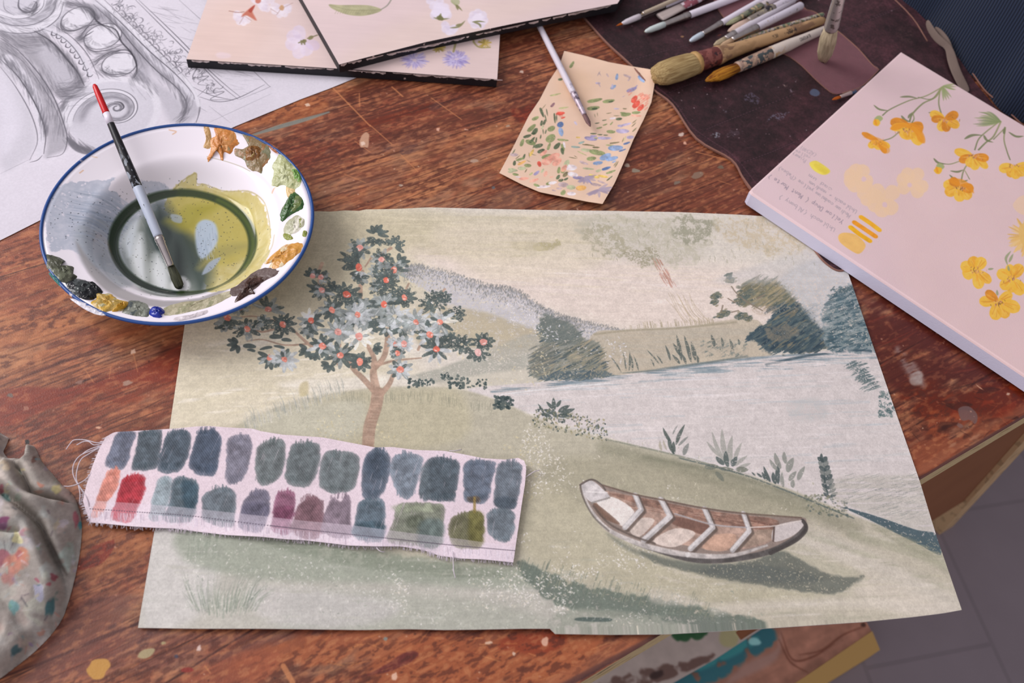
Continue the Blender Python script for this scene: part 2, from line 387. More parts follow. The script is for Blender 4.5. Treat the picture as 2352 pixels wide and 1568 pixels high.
    # ferns at the right margin
    for i in range(70):
        t = rs.rand(); x, y = 2090 + 110 * t + rs.uniform(-50, 20), 880 + 150 * t + rs.uniform(-25, 25)
        A.stroke(c2((x, y), (x - 30, y + 8), (x - 55, y + 22)), 3.4, ['4f6362', '6c7b78'][rs.randint(2)], .75, 1.2, 'leaf', dry=('g', .3))
    for i in range(60):
        x, y = rs.uniform(2190, 2290), rs.uniform(1050, 1200)
        A.stroke(c2((x, y), (x + 18, y + 10)), 9, ['4b6462', '6a7d78'][rs.randint(2)], .8, 1.4, 'leaf', dry=('g', .35))
    # foreground hill
    ridge = [(520, 990), (600, 950), (680, 920), (780, 900), (880, 890), (960, 888), (1050, 893), (1150, 922), (1250, 968), (1390, 1008), (1520, 1038), (1650, 1072), (1760, 1104), (1880, 1150), (1960, 1184), (2060, 1222), (2160, 1255), (2235, 1420), (1300, 1480), (310, 1480), (370, 1200), (470, 1010)]
    A.poly(ridge, 'aeac96', 1, 9)
    A.poly([(520, 985), (780, 905), (960, 892), (1060, 905), (1060, 1010), (800, 1040), (560, 1010)], 'adab8c', .7, 30)
    A.poly([(560, 970), (760, 920), (840, 930), (800, 1010), (600, 1010)], 'b5b7a4', .6, 30)
    A.poly([(1250, 1060), (1500, 1060), (1800, 1150), (2000, 1230), (1850, 1230), (1500, 1140), (1300, 1180)], '96957c', .65, 40)
    A.poly([(1170, 1100), (1330, 1150), (1450, 1260), (1700, 1340), (1900, 1370), (1700, 1400), (1350, 1330), (1190, 1260)], 'adab90', .8, 40)
    A.poly([(1880, 1170), (2100, 1250), (2235, 1430), (1700, 1450), (1560, 1400), (1900, 1380), (1980, 1310), (1850, 1240)], 'b3ae9b', .9, 45)
    A.poly([(1850, 1245), (1960, 1300), (2060, 1340), (2190, 1400), (2100, 1420), (1960, 1360), (1990, 1310)], 'c7bfb0', .7, 30)
    for i in range(160):
        x = rs.uniform(1500, 2180); y = rs.uniform(1200, 1430); l = rs.uniform(50, 170)
        if y < 1100 + (x - 1400) * .18: continue
        sl = .28 if y < 1330 else -.06
        A.stroke([(x, y), (x + l, y + l * sl)], rs.uniform(2, 9), ['c3bcae', '9fa087', 'b4ae96', 'cbc4ba', '9b9c86'][rs.randint(5)], .4, 5, dry=('x', .5))
    A.poly([(310, 1480), (360, 1190), (480, 1220), (820, 1290), (1200, 1330), (1500, 1400), (1700, 1450), (1250, 1480)], 'b0afa4', .9, 30)
    A.poly([(350, 1210), (500, 1230), (470, 1400), (330, 1440)], 'c2bfba', .8, 40)
    A.poly([(420, 1215), (700, 1240), (1000, 1290), (1220, 1300), (1230, 1350), (900, 1340), (600, 1330), (430, 1290)], '8f9a87', .85, 28)
    A.poly([(600, 1240), (900, 1270), (1150, 1310), (1100, 1330), (800, 1300)], '76836f', .7, 20, dry=('m', .3))
    A.poly([(700, 1360), (1100, 1380), (1280, 1440), (1260, 1480), (700, 1470)], '9da393', .7, 35)
    A.poly([(580, 1350), (900, 1380), (860, 1430), (640, 1440)], 'bcb8b4', .7, 30)
    for i in range(200):
        x = rs.uniform(330, 1500); y = rs.uniform(1240, 1450); l = rs.uniform(30, 120)
        A.stroke([(x, y), (x + l, y + l * .04)], rs.uniform(2, 8), ['c0bdb6', '97a08f', 'b0b1a4', 'a5a896'][rs.randint(4)], .3, 5, dry=('x', .5))
    # dark grassy band across the bottom
    A.poly([(1190, 1290), (1260, 1315), (1330, 1340), (1450, 1365), (1560, 1385), (1700, 1412), (1760, 1432), (1700, 1436), (1600, 1440), (1440, 1420), (1320, 1400), (1230, 1360)], '5f6e60', .9, 9, dry=('g', .22, 'm', .2), wob=5)
    A.poly([(1300, 1400), (1500, 1412), (1600, 1440), (1560, 1455), (1280, 1455)], '8d9484', .8, 12, dry=('m', .3))
    A.poly([(1330, 1418), (1400, 1420), (1395, 1428), (1325, 1426)], '42544c', .8, 3)
    A.poly([(1540, 1415), (1680, 1420), (1720, 1438), (1620, 1442)], '6d776b', .85, 5, dry=('g', .3), wob=3)
    for i in range(170):
        x = rs.uniform(1180, 1640); y = 1295 + (x - 1190) * .22 + rs.uniform(-4, 40); h = rs.uniform(8, 24)
        A.stroke([(x, y), (x + h * .35, y - h)], 1.5, ['55665a', '7a8570', '8f937a'][rs.randint(3)], .55, 1)
    A.poly([(1500, 1350), (1580, 1370), (1620, 1390), (1500, 1385)], 'c2bcae', .5, 14)
    A.stroke([(1390, 1030), (1520, 1062), (1650, 1098), (1760, 1132), (1880, 1180), (1960, 1214)], 34, '7f826a', .55, 22)
    A.stroke([(1480, 1050), (1650, 1084), (1760, 1116), (1880, 1160)], 12, '6c725c', .5, 8, dry=('g', .25))
    A.stroke([(1790, 1215), (1900, 1250), (2040, 1310), (2190, 1385)], 46, 'c9c2b6', .55, 30); A.stroke([(1640, 1400), (1850, 1385), (2100, 1390), (2180, 1396)], 22, 'c8c1b2', .6, 14)
    A.stroke([(1850, 1225), (1990, 1275), (2160, 1340)], 14, '969a80', .5, 10, dry=('x', .35)); A.stroke([(1960, 1230), (2080, 1262), (2170, 1300)], 22, '989b82', .6, 14)
    # grass clump lower left
    for i in range(150):
        x = rs.uniform(440, 590); y = 1400 - abs(x - 515) * .25 + rs.uniform(-10, 22); h = rs.uniform(25, 85)
        A.stroke([(x, y), (x + (x - 505) * .25, y - h * .6), (x + (x - 490) * .5, y - h)], rs.uniform(1.4, 3), ['6f7f6e', '8a9683', '7e8c7a', 'a8ada0'][rs.randint(4)], .5, 1.4, 'taper')
    for i in range(40):
        x = rs.uniform(430, 500); y = rs.uniform(1240, 1290); A.stroke([(x, y), (x + 3, y - rs.uniform(15, 34))], 2, '83907d', .5, 1.4)
    # dry speckled white texture
    def speck(n, x0, y0, x1, y1, sl=0.0, cs=('dcd8d0', 'cfcab6', 'e2ddd6')):
        for i in range(n):
            x = rs.uniform(x0, x1); y = y0 + (y1 - y0) * rs.beta(2, 2) + (x - x0) * sl
            if A.noise_at(x, y, 'l') < .42 + .2 * rs.rand(): continue
            r = rs.uniform(.6, 2.0)
            A.stroke([(x, y), (x + rs.uniform(-3.5, 3.5), y + rs.uniform(-3.5, 2))], r * 1.5, cs[rs.randint(len(cs))], rs.uniform(.35, .9), 1)
    speck(1500, 1200, 950, 1560, 1150, .10)
    speck(1300, 1180, 1190, 1500, 1420, .12)
    speck(1100, 900, 1280, 1300, 1430, .06)
    speck(700, 420, 1230, 1000, 1420, .04, ('d0cfc8', 'c3c4ba'))
    speck(900, 700, 930, 1240, 1100, .12, ('c4bf94', 'cfca9f', 'b9b58c'))
    speck(900, 1400, 1080, 1950, 1240, .2, ('cdc9b8', 'bdb9a0'))
    speck(500, 1000, 690, 1260, 880, .1, ('c9c29c', 'd5d0bc'))
    speck(700, 1500, 1250, 1900, 1370, .08, ('c6c1ae', 'bdb99e'))
    speck(700, 980, 610, 1440, 720, .28, ('dedbdc', 'd2cfd2'))
    for i in range(2600):
        x = rs.uniform(420, 1750); y = 1225 + (x - 400) * .09 + rs.beta(1.6, 2.2) * 220
        if y > 1452 or A.noise_at(x, y, 'm') < .5: continue
        A.stroke([(x, y), (x + rs.uniform(-4, 4), y - rs.uniform(0, 5))], rs.uniform(1, 3), ['d2d0c8', '7f8c7c', 'bdbcae', '8d9985', 'dbd6ce'][rs.randint(5)], rs.uniform(.25, .6), 1)
    for i in range(900):
        x = rs.uniform(700, 1900); y = 930 + max(0, x - 1000) * .17 + rs.rand() * 200
        if A.noise_at(x, y, 'm') < .52: continue
        A.stroke([(x, y), (x + rs.uniform(-2, 2), y - rs.uniform(2, 7))], rs.uniform(1, 2.2), ['8b8c72', 'bcb795', 'a09f86', 'c6c2aa'][rs.randint(4)], rs.uniform(.25, .5), 1)
    for i in range(500):
        x = rs.uniform(1350, 1880); y = rs.uniform(500, 610)
        if A.noise_at(x, y, 'm') < .45: continue
        A.stroke([(x, y), (x + rs.uniform(-3, 3), y - rs.uniform(3, 9))], rs.uniform(1, 2), ['d2cabc', '9a9a80', 'b6b29c', '8c8e76'][rs.randint(4)], .45, 1)
    # grass on the left ridge
    for i in range(220):
        x = rs.uniform(560, 790); y = 975 - (x - 560) * .37 + rs.uniform(-6, 20); h = rs.uniform(10, 38)
        A.stroke([(x, y), (x - h * .12, y - h * .6), (x - h * .35, y - h)], rs.uniform(1.3, 2.4), ['8c948c', 'a6a99c', 'b7b7a4', 'cac6b8'][rs.randint(4)], .55, 1.2, 'taper')
    A.poly(c1((640, 1130), (690, 1110), (690, 1190), (640, 1200)), 'b0aa78', .6, 8)
    for i in range(120):
        x = rs.uniform(780, 1130); y = 900 + max(0, x - 1000) * .2 + rs.uniform(0, 18)
        A.stroke([(x, y + 12), (x + rs.uniform(-2, 2), y - 4)], 1.3, '7d826e', .35, 1)
    # dark small plants on the ridge
    def clump(c, box, n, w, col=('3f504c', '55635c', '2f413f'), ln=16):
        for i in range(n):
            x, y = rs.uniform(box[0], box[2]), rs.uniform(box[1], box[3])
            a = rs.uniform(0, 2 * np.pi); l = rs.uniform(.5, 1) * ln
            A.stroke(c((x, y), (x + l * math.cos(a), y + l * math.sin(a) * 1.1)), w, col[rs.randint(len(col))], .85, 1, 'leaf', dry=('g', .15))
    clump(c1, (1345, 1095, 1400, 1140), 20, 7, ln=24); clump(c1, (1400, 1100, 1500, 1130), 24, 6, ln=20)
    clump(c1, (1540, 1060, 1600, 1095), 16, 6, ln=18); clump(c1, (1600, 1080, 1700, 1150), 36, 7, ln=24); clump(c1, (1700, 1090, 1860, 1150), 30, 5, ln=18)
    clump(c1, (1890, 1210, 2010, 1280), 44, 7, ln=24)
    clump(c2, (0, 1095, 55, 1165), 22, 8, ln=24)
    for (a, b, d, e, w) in [(310, 1170, 305, 1095, 22), (325, 1150, 350, 1110, 18), (300, 1160, 265, 1120, 18), (335, 1180, 400, 1140, 26), (345, 1195, 430, 1160, 26), (330, 1200, 400, 1205, 26), (300, 1190, 250, 1165, 24), (290, 1205, 230, 1190, 22), (320, 1210, 300, 1160, 22), (270, 1215, 215, 1130, 14)]:
        A.stroke(c2((a, b), ((a + d) / 2, (b + e) / 2 - 2), (d, e)), w * .42, '46564f', .88, 1.2, 'leaf', dry=('g', .15))
    for i in range(230):
        x = rs.uniform(1225, 1395); y = 960 + (x - 1225) * .2 + rs.uniform(-26, 22)
        A.stroke([(x, y), (x + rs.uniform(-5, 5), y - rs.uniform(2, 8))], rs.uniform(2.5, 5), ['4c5a50', '6d755a', '808264', '3f4e49', '9a9872'][rs.randint(5)], .8, 1.2, 'leaf', dry=('g', .25))
    A.stroke([(1395, 1010), (1450, 1022), (1520, 1038), (1600, 1058), (1700, 1088)], 4, '6c7663', .7, 3, dry=.25)
    # plants on the shore
    def leaves(c, L_, col, a=.85):
        for (x0, y0, x1, y1, w) in L_:
            A.stroke(c((x0, y0), ((x0 + x1) / 2 + (y1 - y0) * .05, (y0 + y1) / 2), (x1, y1)), w * .40, col, a, 1.3, 'leaf', dry=('g', .12))
    leaves(c5, [(632, 312, 600, 215, 24), (618, 250, 568, 158, 20), (645, 260, 697, 140, 20), (632, 315, 632, 240, 26)], '49574f')
    leaves(c5, [(660, 265, 718, 210, 14), (690, 320, 720, 250, 26), (625, 200, 655, 145, 8)], '7b807a')
    leaves(c5, [(560, 295, 550, 235, 16), (590, 290, 570, 230, 12)], 'a5a18e')
    leaves(c5, [(935, 370, 855, 180, 24), (950, 370, 915, 165, 30), (965, 365, 975, 205, 30), (985, 370, 1032, 245, 22), (905, 330, 825, 240, 22), (990, 385, 1065, 322, 20), (1010, 395, 1085, 368, 20)], '989a90', .8)
    leaves(c5, [(925, 375, 880, 328, 30), (950, 390, 938, 295, 30), (975, 385, 1002, 330, 30)], '4c5b55')
    leaves(c5, [(815, 392, 895, 385, 34), (880, 420, 925, 475, 30), (1000, 405, 1070, 405, 34), (900, 400, 985, 405, 26)], '6d7566')
    leaves(c5, [(1245, 490, 1250, 365, 26), (1200, 480, 1160, 385, 22), (1230, 490, 1215, 420, 26), (1180, 470, 1150, 420, 20), (1150, 450, 1120, 425, 14), (1110, 440, 1090, 420, 10)], '41504c')
    leaves(c5, [(1240, 410, 1195, 345, 24), (1260, 400, 1225, 305, 30), (1290, 370, 1280, 300, 26), (1300, 420, 1335, 335, 36), (1310, 470, 1352, 415, 26), (1360, 470, 1402, 385, 26), (1275, 510, 1268, 420, 22), (1330, 510, 1335, 465, 24)], '83887e', .85)
    for k in range(9):
        y = 340 + k * 26; x = 1500 + k * 5; w = 34 if k < 7 else 26
        leaves(c5, [(x + 10, y + 22, x - 22 - k, y - 8, w * .8), (x + 12, y + 20, x + 30 + k * 3, y - 10, w * .8)], ['3f4e4c', '6e7670'][k % 2])
    leaves(c5, [(1502, 360, 1500, 310, 20), (1540, 560, 1515, 420, 10)], '3f4e4c')
    for i in range(150):
        x, y = rs.uniform(1400, 1660), rs.uniform(555, 690)
        if abs(y - (590 + (x - 1400) * .25)) > 60: continue
        A.stroke(c5((x, y), (x + rs.uniform(-16, 16), y - 12)), 5.5, ['66705c', '7d8168', '53605a'][rs.randint(3)], .7, 1.5, 'leaf', dry=('g', .3))
    A.poly(c5((1590, 460), (1900, 440), (2090, 470), (2160, 760), (2000, 745), (1800, 670), (1640, 610), (1560, 560)), 'b0ada0', .6, 14, dry=('x', .3))
    for i in range(130):
        x, y = rs.uniform(1600, 2090), rs.uniform(440, 700)
        if y > 600 + (x - 1600) * .3: continue
        A.stroke(c5((x, y), (x + 24, y - 4), (x + 50, y - 14)), 1.8, '7f857e', .45, 1, dry=('g', .35))
    A.poly(c5((1630, 628), (1760, 660), (1900, 705), (2060, 760), (2175, 785), (2200, 905), (2080, 850), (1920, 770), (1760, 690)), '44585c', .95, 3, dry=('g', .15))
    A.poly(c5((1800, 720), (2000, 800), (2200, 900), (2215, 945), (2050, 890), (1850, 780)), '8b8f76', .6, 12, dry=('x', .35))
    A.stroke([(1560, 1052), (1700, 1088), (1800, 1125), (1900, 1166), (1960, 1190)], 3.5, '52605c', .8, 2.5, dry=.2)
    # boat and its shadow
    A.poly(c5((430, 880), (620, 940), (850, 965), (1100, 940), (1220, 890), (1300, 890), (1420, 960), (1540, 1015), (1640, 1040), (1745, 1030), (1640, 1110), (1560, 1135), (1420, 1125), (1150, 1085), (900, 1050), (700, 1000), (520, 950)), '656b60', .93, 9, dry=('g', .12), wob=3)
    A.poly(c5((700, 975), (1100, 960), (1400, 1010), (1500, 1060), (1200, 1070), (900, 1030)), '555d58', .6, 12, dry=('g', .3))
    A.poly(c5((240, 780), (420, 880), (620, 930), (850, 955), (760, 1000), (560, 950), (360, 880)), '6f7668', .7, 14)
    A.poly(c5((80, 492), (148, 462), (210, 492), (400, 548), (560, 580), (800, 628), (1020, 660), (1200, 682), (1385, 684), (1412, 716), (1405, 765), (1335, 832), (1200, 900), (1040, 938), (850, 955), (700, 940), (520, 885), (380, 832), (245, 772), (150, 670), (95, 565)), '8c7d74', 1, 2)
    A.poly(c5((230, 745), (380, 815), (520, 862), (700, 905), (860, 918), (1040, 905), (1200, 868), (1330, 800), (1400, 730), (1412, 760), (1335, 835), (1200, 902), (1040, 940), (850, 957), (700, 942), (520, 888), (380, 836)), '54504e', .95, 4, jit=.3)
    A.poly(c5((235, 530), (390, 560), (560, 592), (800, 640), (1040, 672), (1230, 700), (1210, 820), (1050, 870), (880, 880), (700, 850), (520, 815), (380, 760), (290, 720), (180, 620), (165, 580)), 'a68c7e', 1, 3, jit=.3)
    A.poly(c5((250, 545), (400, 600), (560, 640), (640, 660), (860, 720), (1080, 750), (1230, 760), (1235, 700), (1040, 674), (800, 642), (560, 594), (390, 562)), '8f7062', .95, 3, jit=.4, dry=('x', .1))
    for i in range(60):
        t = rs.rand(); x = 260 + t * 900; y = 560 + t * 150 + rs.uniform(0, 50)
        A.stroke(c5((x, y), (x + 90, y + 18)), 2, ['b39380', '7a5a4e', '9c7a68', '66483f'][rs.randint(4)], .6, 1, dry=('g', .3))
    A.poly(c5((640, 680), (860, 740), (820, 790), (720, 760), (620, 720)), '6d4f44', .8, 5)
    A.poly(c5((180, 600), (270, 565), (400, 650), (340, 735), (280, 700)), 'dcd4cd', 1, 3)          # bow seat
    A.poly(c5((160, 615), (185, 610), (310, 715), (290, 722), (200, 680)), '6f5648', .8, 3)
    A.poly(c5((370, 755), (440, 690), (520, 705), (430, 800)), 'cbbdb2', .95, 3, jit=.1)
    A.poly(c5((510, 825), (640, 750), (760, 780), (640, 860)), 'd0c1b6', .95, 3, jit=.1)
    A.poly(c5((800, 865), (870, 790), (1000, 790), (940, 880)), 'c39f89', .9, 4, jit=.15)
    A.poly(c5((1020, 860), (1100, 770), (1220, 760), (1200, 820)), 'a18c7c', .9, 4, jit=.2)
    A.poly(c5((1220, 745), (1300, 715), (1385, 705), (1390, 740), (1320, 800), (1215, 828)), 'c3bab6', 1, 2)   # stern
    A.stroke(c5((1222, 735), (1216, 825)), 4, '5a4a44', .9, 1.5)
    A.stroke(c5((1390, 705), (1408, 735), (1400, 770), (1340, 825), (1200, 895)), 9, '46413f', .9, 2)
    for P, w in ((((405, 555), (440, 640), (345, 745)), 13), (((555, 580), (610, 680), (455, 820)), 14), (((812, 635), (860, 745), (730, 870)), 13), (((1040, 662), (1075, 765), (975, 880)), 12)):
        Q = c5(*[(a + 14, b + 10) for a, b in P]); A.stroke(Q, w, '5b5049', .8, 3, sm=False)
        A.stroke(c5(*P), w * .92, 'b3aeac', 1, 2, sm=False, jit=.2)
        A.stroke(c5(*[(a - 4, b - 4) for a, b in P]), w * .45, 'd2cdca', .9, 2, sm=False)
    A.stroke(c5((100, 545), (150, 650), (245, 755), (380, 822), (520, 868), (700, 903), (880, 915), (1020, 900), (1180, 850)), 13, 'bab3ae', .95, 3, 'fade', jit=.25)
    A.stroke(c5((160, 620), (250, 720), (380, 790), (520, 840)), 5, '5a4f48', .7, 2)
    A.poly(c5((88, 495), (150, 470), (215, 520), (255, 570), (170, 600), (115, 570)), 'c3bdbb', 1, 2, jit=.15)
    A.stroke(c5((82, 495), (148, 463), (205, 492), (230, 525)), 4, '5e5550', .85, 1.4)
    A.stroke(c5((120, 535), (240, 540)), 3, 'dcd6d2', .9, 1.2); A.stroke(c5((150, 600), (255, 570)), 4, '8d8680', .8, 1.4)
    A.stroke(c5((215, 497), (400, 550), (560, 582), (800, 630), (1040, 662), (1380, 688)), 4, '6b5a50', .85, 1.6)
    A.stroke(c5((640, 665), (860, 728), (1060, 745)), 3.5, 'a8a4a6', .8, 1.5); A.stroke(c5((1080, 745), (1230, 735), (1380, 705)), 3, 'd3c8c0', .8, 1.2)
    A.stroke(c5((84, 500), (100, 570), (160, 680), (250, 765)), 4, '5f5a52', .7, 2)
    A.blob(c5((715, 905))[0], 6, 'd8d4d0', .8, 1, 0, 3)
    # fruit tree: trunk and boughs
    T, TD = 'a58a78', '8a6f5f'
    A.stroke(c1((1075, 1560), (1088, 1400), (1125, 1280), (1142, 1180)), 25, T, .92, 2.5, 'lin', w2=27, jit=.15)
    for i in range(60):
        t = rs.rand(); x = 1075 + 65 * t ** .9; y = 1520 - 340 * t
        A.stroke(c1((x - 28, y), (x + 26, y + 4)), 1.6, ['8f7463', 'bca491', '9a7f6e'][rs.randint(3)], .4, 1.2)
    for P, w0, w1 in ((((1130, 1185), (1050, 1095), (985, 1030), (938, 955)), 14, 10), (((1160, 1190), (1215, 1125), (1245, 1050)), 14, 8), (((1130, 1170), (1112, 1060), (1115, 960), (1075, 880)), 19, 8),
                      (((1125, 1020), (1180, 950), (1200, 860), (1205, 775)), 12, 10), (((1140, 1005), (1250, 975), (1420, 958)), 7, 3), (((1028, 610), (1030, 480), (1042, 400)), 10, 7), (((745, 900), (690, 865), (620, 800), (580, 760)), 9, 4),
                      (((690, 868), (540, 875), (400, 840), (300, 850)), 5, 2), (((475, 772), (400, 790), (330, 775)), 6, 4), (((480, 718), (340, 690), (230, 700)), 4, 3), (((782, 350), (758, 420), (770, 490), (790, 520)), 8, 5),
                      (((1400, 905), (1435, 830)), 6, 4), (((1572, 515), (1545, 545), (1500, 588)), 5, 3), (((1225, 252), (1150, 300)), 7, 6), (((900, 870), (880, 1000)), 4, 4), (((1100, 310), (1060, 370)), 4, 3), (((1340, 480), (1310, 540)), 4, 3)):
        A.stroke(c1(*P), w0, T, .9, 1.8, 'lin', w2=w1, jit=.2)
    def rosette(x, y, r, mix, dot, a0=0, a1=360, dry=.15, k=None):
        x, y = c1((x, y))[0]; r = r * .3571
        k = k or max(4, int(11 * (a1 - a0) / 360))
        for ring in (1, .62):
            for i in range(k if ring == 1 else max(3, k - 3)):
                a = math.radians(a0 + (a1 - a0) * (i + rs.uniform(-.25, .25) + (.5 if ring < 1 else 0)) / k); l = r * ring * rs.uniform(.82, 1.08)
                dx, dy = math.cos(a), -math.sin(a) * .82
                ci = mix[rs.randint(len(mix))]; c = dict(D=D, G=G, L=L, C=C)[ci]
                A.stroke([(x + dx * r * .2, y + dy * r * .2), (x + dx * l * .6 + dy * 1.0, y + dy * l * .6), (x + dx * l, y + dy * l)], rs.uniform(8.5, 11.5) * (1 if ring == 1 else .85), c, .9, 1.0, 'petal', dry=('g', dry * .75), jit=.25)
                if rs.rand() < .3 and ci != 'D': A.stroke([(x + dx * l * .35, y + dy * l * .35), (x + dx * l * .85, y + dy * l * .85)], 2, 'cfd2d0', .5, 1)
        if dot:
            cc, hl = dict(R=('d06a58', 'e29080'), O=('d98472', 'ecaa9a'), P=('d9978c', 'ecbcb2'), S=('c48478', 'd49c90'), I=('dcb0aa', 'eccbc6'))[dot]
            rr = rs.uniform(7.0, 9.5) if r > 24 else 7
            A.blob((x, y), rr, cc, 1, .85, rs.uniform(0, 90), 1.3, jit=.2)
            for q in range(3):
                a = rs.uniform(0, 6.28); A.stroke([(x + rr * .6 * math.cos(a), y + rr * .5 * math.sin(a)), (x + rr * .6 * math.cos(a + 1), y + rr * .5 * math.sin(a + 1))], 2.6, [hl, 'f0d0c8', cc][q], .85, 1)
    for q in [(1130, 160, 80, 'D', '', -10, 190, .1), (1130, 190, 70, 'D', '', 180, 360, .3), (1245, 235, 85, 'D', '', -40, 200, .35), (1500, 600, 110, 'D', '', 0, 360, .42), (1550, 575, 70, 'D', '', 0, 360, .4), (1640, 680, 70, 'D', '', 0, 360, .45), (1680, 870, 85, 'D', '', 0, 360, .38), (1590, 830, 60, 'D', '', 0, 360, .4),
              (1150, 500, 80, 'DG', '', 0, 360, .3), (1120, 700, 130, 'GD', '', 0, 360, .1), (1060, 740, 110, 'GD', '', 0, 360, .15), (930, 720, 90, 'GD', '', 0, 360, .15), (1000, 610, 90, 'DG', '', 0, 360, .2), (1260, 560, 80, 'D', '', 0, 360, .3), (1150, 400, 80, 'DG', '', 0, 360, .3), (1080, 640, 90, 'G', '', 0, 360, .1), (1290, 760, 90, 'DG', '', 0, 360, .2), (1200, 760, 90, 'GDL', '', 0, 360, .1), (700, 780, 70, 'DG', '', 0, 360, .2),
              (240, 870, 70, 'D', '', 120, 300, .05), (690, 905, 70, 'D', '', 150, 330, .05), (1110, 890, 60, 'D', '', -60, 60, .1), (830, 1000, 60, 'D', '', 160, 330, .05), (740, 930, 55, 'D', '', 200, 330, .05), (1025, 400, 75, 'DL', '', 200, 340, .2), (1030, 440, 60, 'DG', '', 150, 390, .25), (400, 730, 60, 'DG', '', 0, 360, .3), (150, 740, 70, 'GD', '', 180, 360, .2),
              (1025, 252, 88, 'GD', 'P', 0, 360, .32), (1000, 335, 125, 'D', '', 60, 250, .18), (1018, 375, 100, 'D', 'R', 100, 220, .2), (1165, 325, 85, 'DG', 'P', 0, 360, .3), (1280, 345, 70, 'D', '', -30, 120, .1), (1245, 392, 90, 'DG', 'O', 0, 360, .25), (1195, 458, 95, 'D', 'R', 0, 360, .3),
              (722, 430, 65, 'DG', 'P', 0, 200, .1), (775, 437, 60, 'DG', 'P', -90, 90, .3), (780, 522, 100, 'GD', 'P', 120, 400, .2), (840, 515, 70, 'D', '', 0, 180, .3), (940, 550, 105, 'D', 'R', 0, 360, .3), (1312, 570, 85, 'D', 'O', 0, 360, .25), (1180, 612, 115, 'DG', 'R', 0, 360, .12),
              (845, 650, 100, 'DGD', 'O', 0, 360, .1), (1010, 680, 118, 'GLL', 'O', 0, 360, .05), (1250, 690, 105, 'LG', '', 0, 360, .1), (1385, 727, 105, 'GLG', 'O', 0, 360, .08), (1540, 727, 115, 'GLCD', 'O', 0, 360, .15), (712, 718, 95, 'CDG', 'R', 0, 360, .12), (530, 742, 100, 'D', 'O', 0, 360, .3),
              (435, 645, 115, 'GD', 'S', -20, 200, .2), (255, 630, 70, 'GD', 'S', 0, 360, .3), (172, 700, 100, 'GD', 'O', 150, 400, .15), (300, 772, 95, 'GD', 'O', 0, 360, .3), (885, 790, 125, 'GGL', 'P', 0, 360, .05), (1020, 820, 115, 'LCG', 'P', 0, 360, .15), (1475, 808, 110, 'GLD', 'O', 0, 360, .12),
              (785, 882, 105, 'DDL', 'O', 0, 360, .05), (900, 942, 112, 'DGD', 'O', 0, 360, .08), (1025, 985, 82, 'D', 'O', 0, 360, .15), (445, 958, 90, 'DDG', 'O', 150, 380, .08), (540, 967, 105, 'GLD', 'O', 0, 360, .12), (1255, 870, 65, 'DGL', 'O', 0, 360, .25), (1310, 867, 68, 'GLL', 'P', 0, 360, .15), (1268, 927, 55, 'DG', 'O', 0, 360, .3),
              (1518, 902, 112, 'LGD', 'R', 20, 160, .1), (1518, 902, 112, 'DDL', 'R', 170, 380, .12), (1285, 1033, 88, 'DGL', 'O', 0, 360, .1), (1820, 855, 82, 'D', 'P', 0, 360, .3), (1785, 922, 92, 'D', 'I', 180, 380, .35)]:
        rosette(*q)
    for (x0, y0, x1, y1, w) in [(450, 822, 525, 825, 34), (525, 840, 585, 848, 26), (280, 880, 355, 888, 34), (350, 915, 300, 905, 20), (460, 888, 380, 905, 22), (540, 895, 470, 880, 20)]:
        A.stroke(c1((x0, y0), ((x0 + x1) / 2, (y0 + y1) / 2 - 3), (x1, y1)), w * .36, D, .9, 1.2, 'petal')
    for i in range(260):
        x, y = rs.uniform(480, 1200), rs.uniform(495, 960); l = rs.uniform(20, 80)
        A.stroke([(x, y), (x + l, y - l * rs.uniform(-.1, .3))], rs.uniform(2, 6), ['d9d3bf', 'c0bb9e', 'cbc6ae'][rs.randint(3)], .22, 3, 'fade', dry=('x', .45)) if y < 600 or (y > 860 and x < 620) else None
    # overall canvas-like tooth and brushing
    g_ = np.clip(A.a[..., 1] - (A.a[..., 0] + A.a[..., 2]) / 2, 0, 1); A.a[..., 0] += g_ * .35; A.a[..., 2] += g_ * .25
    A.wash('g', .09); A.wash('x', .035); A.wash('m', .06)
    return A
